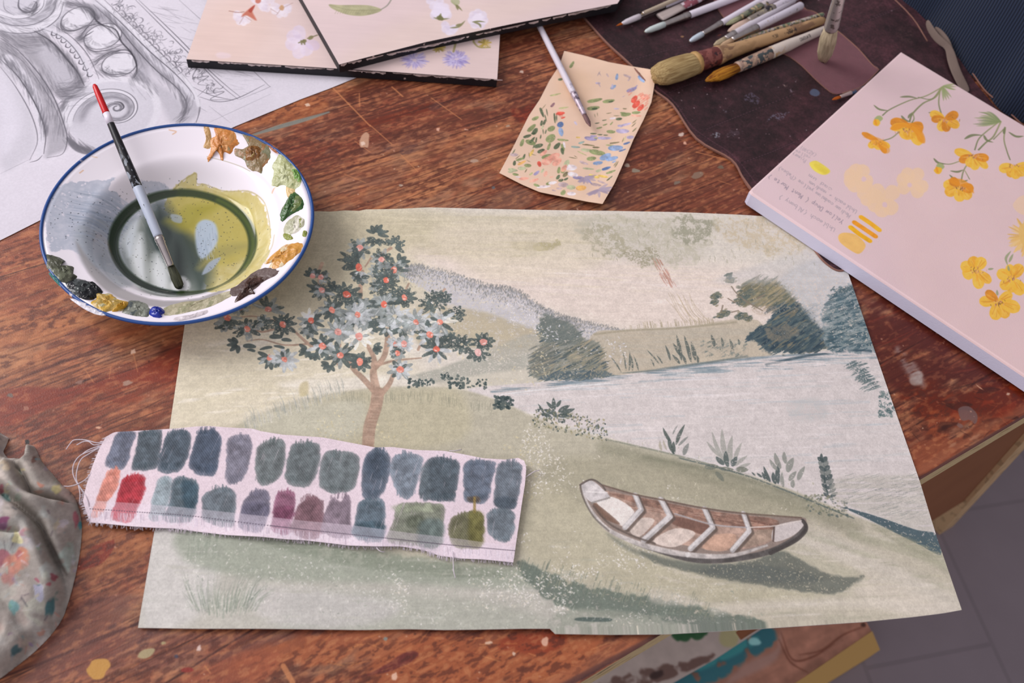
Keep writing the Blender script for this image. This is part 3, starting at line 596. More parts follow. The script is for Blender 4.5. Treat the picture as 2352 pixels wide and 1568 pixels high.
# ---------------------------------------------------------------- wooden table surface: grain, old varnish, paint drips, some painted shade
def paint_wood():
    A = Art('wood_art', [(-80, -60), (2420, -60), (2420, 940), (2340, 990), (2110, 1120), (1280, 1600), (-60, 1600)], 0.0, 38.5, 1750, 'a06445', seed=21)
    h, w = A.h, A.w; rs = A.rs
    d1 = (fbm(h, w, 1100, 300, 301, 3) - .5) * 150
    d2 = (fbm(h, w, 160, 70, 311, 2) - .5) * 16
    yy, xx = np.meshgrid(np.arange(h), np.arange(w), indexing='ij')
    iy = np.clip(yy + d1 + d2, 0, h - 1).astype(np.int32)
    wide = nrm(fbm(h, w, 1500, 38, 321, 3))[iy, xx]
    fine = nrm(fbm(h, w, 500, 6, 331, 3))[iy, xx]
    lines = fbm(h, w, 1900, 17, 341, 2)[iy, xx]
    ln = np.exp(-np.abs((lines * 3) % 1 - .5) / .035) * (fbm(h, w, 240, 30, 351, 2) > .42)
    big = nrm(fbm(h, w, 420, 150, 361, 4)); mid = nrm(fbm(h, w, 60, 26, 371, 4)); gr = nrm(fbm(h, w, 14, 3, 381, 2))
    def mix(c, f): A.a[:] = A.a * (1 - f[..., None]) + colr(c).astype(np.float32) * f[..., None]
    A.a[:] = colr('8f5a42')
    mix('a5704e', sstep(.5, .8, wide) * .7); mix('74402f', sstep(.42, .15, wide) * .8)
    mix('b07c58', sstep(.60, .85, mid * .5 + big * .5) * .6)
    mix('653729', sstep(.52, .78, 1 - mid * .5 - fine * .5) * .75)
    mix('6e2c1e', sstep(.62, .85, 1 - big) * .5 * sstep(.35, .7, 1 - wide))
    mix('9b7d68', sstep(.62, .85, nrm(fbm(h, w, 120, 60, 391, 4))) * .55)
    mix('44211e', np.clip(ln, 0, 1) * .85)
    mix('54291f', sstep(.58, .9, fine) * .5)
    A.a *= (1 + (gr - .5) * .34)[..., None]
    A.N['m'] = mid; A.N['g'] = gr; A.N['x'] = fine; A.N['l'] = big
    for i in range(620):
        y = rs.uniform(0, h); x = rs.uniform(-200, w); l = rs.uniform(250, 1100); amp = rs.uniform(0, 14); ph = rs.uniform(0, 6); n_ = 9
        P = np.array([(x + l * k / n_, y + amp * math.sin(ph + k * .45) + rs.uniform(-1.2, 1.2)) for k in range(n_ + 1)])
        A.stroke(P, rs.uniform(1.2, 3.0), ['3f1f1a', '4d2a20', '5a2f22', '351815'][rs.randint(4)], rs.uniform(.5, .95), 1.1, 'fade', dry=('m', rs.uniform(0, .3)), px=True)
    # deep red varnish plus painted canvas shade on the right, worn orange in front
    A.poly([(1930, 560), (2400, 820), (2400, 900), (2300, 960), (2150, 930), (2060, 900), (1990, 780)], '4d1c17', .86, 30, dry=('m', .22), wob=10)
    A.poly([(2060, 900), (2180, 880), (2352, 900), (2300, 985), (2160, 1010), (2110, 960)], '64230f', .9, 26, dry=('m', .35), wob=10)
    A.poly([(2080, 980), (2300, 960), (2130, 1090), (2090, 1060)], '8a4a32', .8, 22, dry=('m', .3), wob=8)
    A.poly([(1440, 400), (1700, 380), (1730, 440), (1850, 560), (1780, 490), (1430, 480)], '5f3029', .55, 24, dry=('m', .4, 'x', .4), wob=8)
    A.poly([(1330, 380), (1440, 420), (1560, 390), (1480, 470), (1400, 470)], '4a2822', .5, 14, dry=('m', .5, 'x', .4), wob=6)
    A.poly([(0, 900), (150, 890), (320, 840), (420, 790), (410, 870), (250, 880), (120, 940), (0, 975)], '7d3020', .75, 12, dry=('x', .28), wob=5)
    A.poly([(0, 930), (180, 900), (410, 830), (400, 900), (200, 940), (0, 1000)], '86381f', .5, 12, dry=('m', .4), wob=5)
    A.poly([(0, 690), (300, 620), (420, 740), (420, 790), (180, 800), (0, 860)], 'b2794e', .45, 30, dry=('m', .3), wob=5)
    A.poly([(0, 545), (90, 520), (100, 600), (150, 670), (0, 720)], '8f4f39', .55, 24, dry=('x', .35), wob=5)
    A.poly([(190, 1200), (340, 1210), (330, 1280), (180, 1330)], 'a2683f', .6, 14, wob=4)
    A.poly([(185, 1270), (260, 1240), (240, 1290), (180, 1310)], '7f2c1b', .85, 5, dry=('m', .25), wob=3)
    A.poly([(180, 1390), (320, 1370), (320, 1450), (900, 1460), (500, 1520), (150, 1568), (60, 1568)], '6a4340', .6, 26, dry=('x', .35), wob=6)
    A.poly([(700, 1455), (1270, 1452), (1480, 1470), (1300, 1568), (560, 1568)], 'a8613c', .7, 30, dry=('m', .25), wob=6)
    A.poly([(1180, 1455), (1300, 1455), (1260, 1500), (1150, 1490)], '86361f', .7, 14, dry=('m', .3), wob=4)
    A.poly([(850, 1545), (930, 1500), (960, 1505), (900, 1540), (720, 1580)], '5b2528', .8, 5, dry=('x', .2), wob=3)
    A.poly([(450, 1545), (560, 1500), (640, 1500), (600, 1568), (420, 1568)], '9c5a42', .6, 14, wob=4)
    A.poly([(870, 270), (1000, 235), (980, 260), (860, 290), (780, 300)], '6f2f1c', .75, 6, dry=('x', .25), wob=4)
    A.poly([(1175, 250), (1240, 240), (1215, 285), (1180, 275)], '762b1b', .85, 6, dry=('m', .2), wob=4)
    A.poly([(1530, 330), (1580, 328), (1560, 350), (1540, 355), (1470, 385), (1520, 350)], '5a2a22', .6, 3, wob=2)
    A.poly([(540, 300), (700, 225), (760, 240), (700, 270), (600, 290)], 'a9663c', .6, 14, wob=4)
    # grey rubbed patches
    for p, rx, a in (((760, 300), 60, .35), ((960, 330), 80, .3), ((880, 400), 60, .35), ((1080, 350), 60, .3), ((860, 345), 40, .35), ((1170, 460), 60, .45), ((1300, 470), 40, .5), ((1500, 300), 30, .4)):
        A.blob(p, rx, '8b7264', a, .45, -15, 16, dry=('g', .4, 'm', .4))
    for p in ((760, 350), (780, 375), (935, 345), (955, 340), (885, 340), (1000, 245), (300, 1400), (260, 1440), (350, 1450), (730, 1452), (330, 1475), (600, 1452)):
        A.blob(p, rs.uniform(10, 20), '55393a', .6, .5, -20, 5, dry=('m', .4))
    sp = nrm(fbm(h, w, 11, 5, 401, 3)); pat = sstep(.45, .7, nrm(fbm(h, w, 130, 60, 411, 3)))
    dk = A.a.mean(2) / .38
    mix('4a241c', sstep(.60, .74, sp) * (.12 + .42 * pat)); mix('c08a62', sstep(.64, .8, 1 - sp) * .42 * np.clip(dk, .25, 1))
    # scratches
    for P, wd in ([(762, 200), (850, 290)], 3), ([(850, 288), (900, 332)], 2), ([(815, 325), (850, 350)], 1.6), ([(990, 225), (1060, 275)], 2), ([(920, 355), (960, 395)], 1.6), ([(790, 400), (840, 420)], 1.6), ([(825, 215), (826, 245)], 2), ([(900, 200), (925, 222)], 3), \
                 ([(255, 840), (250, 870)], 1.4), ([(195, 850), (215, 880)], 1.4), ([(305, 810), (316, 855)], 1.4), ([(1600, 350), (1680, 370)], 2.2), ([(1650, 415), (1680, 425)], 1.5), ([(650, 1530), (672, 1568)], 12), ([(470, 1530), (482, 1546)], 3):
        A.stroke(P, wd, 'c58a5e', .75, 1.2)
    for i in range(70):
        x, y = rs.uniform(700, 1480), rs.uniform(1460, 1568); a = rs.uniform(-.9, .5); l = rs.uniform(10, 46)
        A.stroke([(x, y), (x + l * math.cos(a), y + l * math.sin(a))], rs.uniform(.8, 2.6), ['c58650', 'd09865', '7a3a26'][rs.randint(3)], .5, 1)
    for i in range(60):
        x, y = rs.uniform(2060, 2330), rs.uniform(880, 1080); a = rs.uniform(-1.2, .9); l = rs.uniform(8, 34)
        A.stroke([(x, y), (x + l * math.cos(a), y + l * math.sin(a))], rs.uniform(.8, 2), ['b06a48', '9a4a2c', '2c1413'][rs.randint(3)], .5, 1)
    for i in range(26):
        x, y = rs.uniform(2080, 2340), rs.uniform(880, 1010); A.blob((x, y), rs.uniform(8, 30), ['2f1410', '8c3418', '3c1814', 'a0522c'][rs.randint(4)], rs.uniform(.3, .7), rs.uniform(.25, .6), rs.uniform(-40, 10), 5, dry=('m', .35), wob=.4)
    for i in range(24):
        x, y = rs.uniform(1960, 2300), rs.uniform(650, 900); A.stroke([(x, y), (x + rs.uniform(30, 120), y - rs.uniform(10, 50))], rs.uniform(1.5, 5), ['2a0f0d', '6a261c', '7a3426'][rs.randint(3)], rs.uniform(.3, .6), 2, 'fade', dry=('x', .3))
    # paint marks
    A.stroke([(575, 312), (640, 292), (700, 275), (755, 258)], 11, '7a8a8c', .85, 2, 'fade', dry=('x', .15))
    for p, r, c, asp, an in (((706, 241), 6, 'd8c8bc', .7, 0), ((838, 325), 12, 'c0a08c', 1.4, 20), ((833, 330), 5, 'e0d0c8', 1, 0), ((337, 1500), 20, 'a9a684', .5, -25), ((222, 1535), 26, 'c29a4c', .8, -10), ((375, 1477), 5, 'a5a07c', .8, 0), ((457, 1490), 6, 'd9cdd0', 1.2, 0), ((404, 1508), 5, '3f3f58', .8, 0), ((430, 1540), 12, '8a2f28', .5, 0), ((1252, 1473), 8, 'd9b8a8', 1.2, 0),
                          ((1122, 1477), 9, 'dcc6b4', .4, 0), ((1180, 1502), 4, 'd6c8bc', 1, 0), ((905, 1555), 6, 'dcc0b0', 1.6, 10), ((885, 1468), 5, '7f8f94', .8, 0), ((1565, 309), 7, 'cfc7c6', .6, 0), ((1573, 329), 4, 'e0b8a8', 1, 0), ((1441, 380), 6, 'b0aaa0', .6, 0), ((1460, 392), 9, '8c8a80', .5, 0), ((1600, 402), 14, '857468', .5, -20), ((1555, 420), 9, '7b746c', .4, -20), ((1655, 385), 8, '6f695c', .5, 0),
                          ((22, 908), 8, '6a6664', .7, 0), ((60, 938), 9, '9a6c5c', .5, -15), ((305, 808), 7, 'd8c0b0', .7, -30), ((293, 880), 12, 'a08a80', .4, -10), ((182, 878), 9, '8a6c64', .5, -10), ((225, 983), 7, 'd6b09c', .4, 0), ((1198, 165), 5, 'c8bcb8', .6, 0), ((1006, 297), 4, 'dcb4a4', 1, 0), ((1070, 298), 5, 'd0a898', .3, 10), ((1166, 290), 5, 'a9988c', .5, 0), ((920, 426), 5, 'a8a09a', .5, 0), ((1090, 370), 9, 'b09c90', .4, -10), ((1133, 431), 4, '5c6470', .8, 0), ((2315, 905), 4, 'c0a89c', .8, 0), ((2250, 890), 10, 'c09a84', .15, 35)):
        A.blob(p, r, c, .9, asp, an, 1.6, wob=.3)
    A.stroke([(2060, 800), (2095, 850), (2120, 885)], 36, 'a4a2a8', .55, 14, 'fade', dry=('m', .5, 'g', .45)); A.blob((2105, 870), 15, 'b8bcc0', .6, 1.2, 40, 7, dry=('m', .35))
    A.poly([(2203, 940), (2225, 935), (2245, 955), (2240, 975), (2225, 965), (2210, 965)], '6f5f64', .8, 2.5, dry=('m', .25), wob=3)
    A.blob((2205, 978), 8, '7a686a', .7, .6, 30, 2); A.blob((2240, 1005), 14, 'b99a84', .6, .3, -25, 3, dry=.3); A.blob((2190, 1022), 12, 'b08c74', .6, .3, -30, 3, dry=.3)
    A.speck(520, (0, 160, 2352, 1568), 'd8c4b4', (.5, 1.5), (.3, .9)); A.speck(260, (0, 160, 2352, 1568), 'c09888', (.7, 2.2), (.3, .8)); A.speck(200, (0, 160, 2352, 1568), '3a2220', (.7, 2), (.3, .8))
    for p in ((62, 1016),): A.poly([(p[0] - 5, p[1] - 5), (p[0] + 4, p[1] - 6), (p[0] + 5, p[1] + 4), (p[0] - 4, p[1] + 5)], '191415', .95, 1, sm=False)
    # dark worn rim along the table edge
    A.stroke([(2400, 932), (2352, 959), (2110, 1103), (1510, 1462), (1270, 1588)], 12, '3f2a30', .85, 4, dry=('x', .2), sm=False)
    A.stroke([(2400, 910), (2352, 940), (2110, 1085), (1510, 1444), (1250, 1582)], 22, 'a06a50', .45, 12, dry=('x', .3), sm=False)
    return A

# ---------------------------------------------------------------- pencil drawing of an ionic capital
def paint_drawing():
    A = Art('drawing_art', [(-60, -60), (860, -60), (830, 175), (540, 290), (0, 552), (-60, 580)], 0.001, 12, 2300, 'd6d1da', seed=31)
    rs = A.rs; c = crop(0, 0, 640 / 1792.)
    g = '6c6a72'
    def sh(P, n, l, w=2.2, a=.16, col=g, ang=None, soft=1.6):     # hatch a strip along a line
        Q = smooth_line(c(*P), 12)
        for i in range(n):
            k = rs.randint(len(Q) - 1); p = Q[k]; d = Q[k + 1] - Q[k]; d = d / (np.hypot(*d) + 1e-6); nn = np.array([-d[1], d[0]])
            q = p + nn * rs.normal(0, l * .4) + d * rs.uniform(-6, 6)
            v = np.array([math.cos(ang), math.sin(ang)]) if ang is not None else d * .9 + nn * .25
            ll = rs.uniform(.5, 1.2) * 12
            A.stroke([q - v * ll, q + v * ll], w, col, a, soft, 'fade')
    def tone(P, col, a, s): A.poly(c(*P), col, a, s)
    def ln(P, w=1.6, col='4a4850', a=.75): A.stroke(c(*P), w * .9, col, a, 1.0, 'fade')
    def volute(cx, cy, rx, ry, turns, rot, inner, a=.75, w=1.8, st=0):
        th = np.linspace(0, turns * 2 * np.pi, int(26 * turns)); k = 1 - (1 - inner) * th / th[-1]
        P = [(cx + rx * k[i] * math.cos(th[i] * rot + st), cy + ry * k[i] * math.sin(th[i] * rot + st)) for i in range(len(th))]
        ln(P, w, a=a); return P
    # broad tones
    tone([(0, 260), (120, 330), (250, 480), (350, 640), (400, 760), (430, 900), (420, 960), (330, 1000), (290, 1010), (300, 900), (260, 760), (180, 580), (0, 420)], 'a3a0a8', .8, 16)
    tone([(0, 200), (220, 200), (330, 260), (430, 350), (510, 460), (540, 540), (470, 560), (400, 640), (330, 560), (230, 430), (100, 300), (0, 240)], '9a979f', .85, 14)
    tone([(230, 300), (330, 290), (440, 420), (480, 520), (380, 560), (280, 420)], 'bdbac3', .8, 20)
    tone([(0, 430), (100, 540), (190, 700), (230, 850), (220, 960), (150, 1030), (0, 1060)], 'c0bdc6', .7, 20)
    tone([(0, 480), (60, 560), (130, 760), (100, 900), (0, 960)], 'd4d0da', .8, 30)
    tone([(60, 350), (170, 470), (260, 640), (290, 820), (270, 980), (230, 1000), (250, 830), (200, 650), (100, 500), (0, 400)], 'd2cfd8', .85, 6)
    tone([(600, 0), (700, 70), (900, 260), (1100, 440), (1240, 600), (1280, 720), (1180, 800), (1200, 680), (1100, 560), (980, 480), (860, 330), (760, 160), (640, 60)], 'b4b1ba', .8, 16)
    tone([(640, 20), (900, 250), (1120, 450), (1250, 620), (1230, 640), (1100, 500), (860, 290), (620, 60)], 'd3d0d9', .9, 5)
    tone([(420, 20), (560, 60), (700, 180), (820, 330), (880, 430), (860, 520), (960, 520), (900, 320), (760, 150), (600, 30)], '9f9ca5', .8, 12)
    tone([(850, 500), (900, 430), (1000, 520), (1150, 640), (1180, 740), (1100, 790), (1020, 640), (930, 540)], 'b7b4bd', .75, 18)
    # big lower volute
    A.blob(c((715, 745))[0], 108, 'cbc8d1', .95, .78, 0, 8, wob=.02)
    for (r0, a_, colr_) in ((92, .8, 'a9a6af'), (80, .9, 'd5d2db')):
        pass
    Pv = [(440, 800), (420, 700), (470, 610), (600, 530), (760, 510), (900, 540), (990, 620), (1010, 720), (960, 830)]
    A.stroke(c(*Pv), 14, 'd8d5dd', .95, 4); 
    th = np.linspace(0, 2 * np.pi * 2.35, 190); rr = 292 * np.exp(-th * .205); tl = math.radians(-9)
    def sp(k, f): t = th[k] + math.pi * 1.0; x, y = rr[k] * f * math.cos(t), rr[k] * f * .74 * math.sin(t); q = 1 - rr[k] / 292; return (715 + 34 * q + x * math.cos(tl) - y * math.sin(tl), 742 - 52 * q + x * math.sin(tl) + y * math.cos(tl))
    for k in range(0, 186, 2):
        g0 = sp(k, .74); g1 = sp(k + 2, .74); A.stroke(c(g0, g1), rr[k] * .36 * .30, '9d9aa3', .20, rr[k] * .06)
    for k in range(0, 186, 2): A.stroke(c(sp(k, .66), sp(k + 2, .66)), rr[k] * .10 * .36, '77747d', .22, rr[k] * .03)
    for k in range(0, 186): A.stroke(c(sp(k, .93), sp(k + 1, .93)), rr[k] * .11 * .36, 'dad7df', .5, 2)
    ln([sp(k, 1.0) for k in range(0, 188, 2)], 1.9, a=.75); ln([sp(k, .86) for k in range(0, 188, 2)], 1.7, a=.7); ln([sp(k, .84) for k in range(60, 188, 2)], 2.6, a=.45)
    for i in range(260):
        k = rs.randint(4, 184); f = rs.uniform(.62, .84); A.stroke(c(sp(k, f), sp(min(k + 4, 189), f)), 1.8, g, .2, 1.4, 'fade')
    ln([(770, 715), (795, 690), (775, 660), (735, 655)], 3.4, '3c3a42', .8)
    tone([(430, 880), (500, 930), (620, 980), (600, 1000), (500, 980), (440, 930)], '6f6d75', .85, 4)
    sh([(440, 890), (520, 950), (610, 985)], 120, 14, a=.35)
    # upper volute
    A.blob(c((150, 60))[0], 100, 'c3c0c9', .95, .62, 0, 10, wob=.02)
    A.stroke(c((-40, 150), (80, 190), (230, 180), (350, 110), (390, 20), (380, -40)), 16, 'd9d6de', .95, 4)
    ln([(-40, 190), (100, 215), (250, 200), (370, 120), (410, 10)], 2.2); ln([(-40, 130), (90, 165), (220, 155), (330, 90), (365, 0)], 2)
    sh([(-20, 110), (100, 140), (220, 130), (320, 60), (340, 0)], 260, 34, a=.2)
    A.stroke(c((-20, 80), (80, 110), (180, 100), (260, 50), (275, 0)), 12, 'd6d3db', .95, 3); ln([(0, 95), (100, 122), (200, 105), (270, 50), (285, -10)], 1.8)
    ln([(120, -10), (120, 50), (170, 80), (225, 60), (235, 20), (215, 10)], 4, a=.75); sh([(150, 70), (210, 70), (230, 30)], 60, 10, a=.35)
    ln([(20, 0), (30, 60), (90, 100)], 1.6, a=.5)
    # eggs and darts
    for (cx, cy, rx, ry, an) in ((500, 120, 40, 24, -22), (660, 235, 44, 27, -18), (765, 415, 40, 26, -12)):
        A.blob(c((cx, cy))[0], rx, 'dad7df', .97, ry / rx, an, 6, wob=.03); p = c((cx, cy))[0]
        th = np.linspace(0, 2 * np.pi, 18); a = math.radians(an)
        A.stroke([(p[0] + rx * 1.02 * math.cos(t) * math.cos(a) - ry * 1.02 * math.sin(t) * math.sin(a), p[1] + rx * 1.02 * math.cos(t) * math.sin(a) + ry * 1.02 * math.sin(t) * math.cos(a)) for t in th], 2, '57555d', .8, 1.2)
        for k in range(26):
            t = rs.uniform(.2, 2.9); A.stroke([(p[0] + rx * .9 * math.cos(t), p[1] + ry * .85 * math.sin(t)), (p[0] + rx * .6 * math.cos(t + .3), p[1] + ry * .65 * math.sin(t + .3))], 2, g, .22, 1.6)
    for P in ([(420, 30), (580, 60), (620, 140), (700, 190), (770, 260)], [(385, 150), (400, 190), (470, 200), (560, 160)], [(510, 240), (570, 170), (640, 150)], [(540, 290), (600, 330), (700, 320), (780, 290)], [(610, 420), (660, 370), (800, 320), (860, 370), (880, 440), (850, 500)], [(640, 450), (720, 480), (840, 470)], [(520, 250), (600, 200)], [(600, 400), (700, 340), (790, 320)]):
        ln(P, 2.6, '3c3a42', .8); sh(P, 60, 12, a=.25)
    ln([(560, 60), (640, 150), (740, 190), (780, 270), (850, 350), (880, 450), (860, 500)], 3.4, '37353c', .8)
    tone([(570, 50), (640, 110), (610, 130)], '56545c', .7, 5); sh([(420, 20), (520, 40), (600, 110)], 100, 14, a=.3)
    # bead moulding
    ln([(220, 200), (330, 270), (420, 370), (500, 470), (540, 550)], 4.5, '3a383f', .85); sh([(230, 210), (420, 370), (530, 540)], 160, 16, a=.28)
    A.stroke(c((300, 190), (430, 260), (520, 370), (570, 480)), 12, 'd0cdd6', .95, 4)
    ln([(270, 185), (400, 240), (490, 330), (550, 440), (570, 510)], 1.8); ln([(340, 160), (460, 240), (560, 350), (620, 470), (635, 510)], 1.8)
    for k in range(9):
        t = k / 8.; x, y = 350 + 250 * t - 20 * t * t, 215 + 265 * t ** 1.25
        ln([(x - 16, y - 14), (x - 20, y + 8), (x, y + 14), (x + 16, y)], 2.4, '3a3840', .8)
    # scotia lines
    ln([(0, 245), (120, 330), (260, 490), (350, 640), (410, 800), (430, 900), (400, 990), (300, 1015)], 2.4, a=.8); sh([(20, 300), (200, 450), (340, 680), (400, 900)], 260, 26, a=.2)
    ln([(0, 380), (120, 500), (230, 680), (290, 850), (280, 990)], 2.6, '3d3b42', .85); sh([(0, 360), (140, 500), (250, 700), (290, 880)], 220, 14, a=.3)
    ln([(0, 430), (100, 560), (200, 740), (240, 900), (190, 1030)], 2, a=.7); ln([(190, 1045), (240, 1030), (270, 1000)], 2)
    ln([(0, 300), (150, 400), (300, 600), (380, 760), (410, 880)], 1.6, a=.5); sh([(0, 230), (150, 270), (250, 250)], 200, 34, a=.22); sh([(260, 480), (380, 600), (480, 570), (530, 500)], 200, 26, a=.2)
    sh([(400, 620), (470, 590), (540, 560)], 140, 26, a=.28); sh([(400, 700), (420, 650), (500, 600)], 80, 12, a=.25)
    # abacus, right
    ln([(610, 0), (760, 130), (960, 330), (1120, 470), (1230, 590), (1250, 640)], 2.4, '3f3d44', .8); ln([(670, 0), (860, 180), (1060, 370), (1200, 510), (1270, 620), (1285, 700), (1260, 790)], 2.2, '3f3d44', .8)
    ln([(600, 30), (760, 180), (860, 300), (1000, 450), (1140, 570), (1200, 680), (1150, 800)], 2.4, '3f3d44', .75); sh([(660, 60), (860, 280), (1060, 480), (1190, 660)], 220, 18, a=.24); sh([(860, 480), (900, 520), (1000, 600)], 90, 24, a=.2); sh([(1190, 640), (1190, 720), (1150, 780)], 90, 14, a=.28)
    ln([(1285, 640), (1270, 760), (1240, 800)], 1.4, a=.5)
    for P in ([(870, 0), (1060, 190), (1200, 330), (1300, 430), (1420, 550), (1530, 640)], [(890, 0), (1080, 180), (1210, 310), (1310, 420), (1440, 540), (1545, 625)]): ln(P, 1.9, '46444c', .8)
    ln([(1150, 0), (1260, 100), (1440, 260), (1600, 430), (1720, 545), (1720, 565), (1540, 640)], 1.5, a=.6); ln([(1700, 545), (1530, 630), (1400, 655), (1270, 620)], 2, a=.75); ln([(1600, 440), (1620, 460)], 1.5)
    for i in range(46):
        t = rs.rand(); x, y = 920 + 500 * t + rs.uniform(-20, 160), 30 + 460 * t
        ln([(x, y), (x + rs.uniform(60, 150), y + rs.uniform(10, 60))], 1.3, a=.3)
    A.stroke(c((655, 10), (830, 170), (1010, 340), (1160, 480), (1250, 590), (1278, 680)), 8, 'dbd8e0', .9, 3)
    # acanthus scribbles on the moulding
    for i in range(120):
        t = rs.rand(); x, y = 730 + 640 * t + rs.uniform(-30, 60), 20 + 570 * t + rs.uniform(-30, 20); r = rs.uniform(14, 40); a0 = rs.uniform(0, 6.28)
        ln([(x + r * math.cos(a0 + q * .8) * (1 - q * .12), y + r * .6 * math.sin(a0 + q * .8)) for q in range(rs.randint(3, 6))], rs.uniform(1.2, 2.4), ['4a4850', '7a7880'][rs.randint(2)], .6)
    for k in range(12):
        t = k / 11.; x, y = 720 + 400 * t, 40 + 400 * t
        ln([(x, y), (x + 30, y - 10), (x + 50, y + 20), (x + 20, y + 40)], 2, '56545c', .7); ln([(x + 20, y + 6), (x + 34, y + 22)], 1.6)
    sh([(760, 60), (1000, 320), (1200, 520)], 120, 24, a=.14)
    for P in ([(1270, 620), (1340, 560), (1330, 600), (1440, 590), (1350, 640), (1480, 640)], [(1190, 480), (1260, 440), (1240, 500), (1340, 490), (1270, 540), (1360, 550)], [(1130, 440), (1180, 400), (1230, 430), (1200, 480)], [(1240, 560), (1300, 590), (1380, 620), (1500, 645)]): ln(P, 1.8, a=.7)
    # construction lines
    for P in ([(0, 1118), (200, 1020)], [(1340, 790), (1750, 600)], [(1340, 680), (1480, 790)], [(1280, 690), (1330, 720)], [(1360, 450), (1430, 500)]): ln(P, 1.2, '8a8890', .6)
    for i in range(26):
        x, y = rs.uniform(1380, 1640), rs.uniform(440, 600)
        if y > 440 + (x - 1380) * .2: ln([(x, y), (x + rs.uniform(40, 70), y + rs.uniform(0, 14))], 1.1, '8a8890', .35)
    A.wash('g', .04); A.wash('l', .03)
    return A

# ---------------------------------------------------------------- flower studies
def petal(A, p, ang, l, w, c, a=.9, c2=None, soft=1.6, dry=0):
    a_ = math.radians(ang); d = np.array([math.cos(a_), math.sin(a_)]); n = np.array([-d[1], d[0]]); p = np.asarray(p, float)
    A.poly([p, p + d * l * .3 + n * w * .42, p + d * l * .72 + n * w * .5, p + d * l * .96 + n * w * .26, p + d * l, p + d * l * .95 - n * w * .26, p + d * l * .7 - n * w * .5, p + d * l * .28 - n * w * .38], c, a, soft, dry, 0, True, c2)

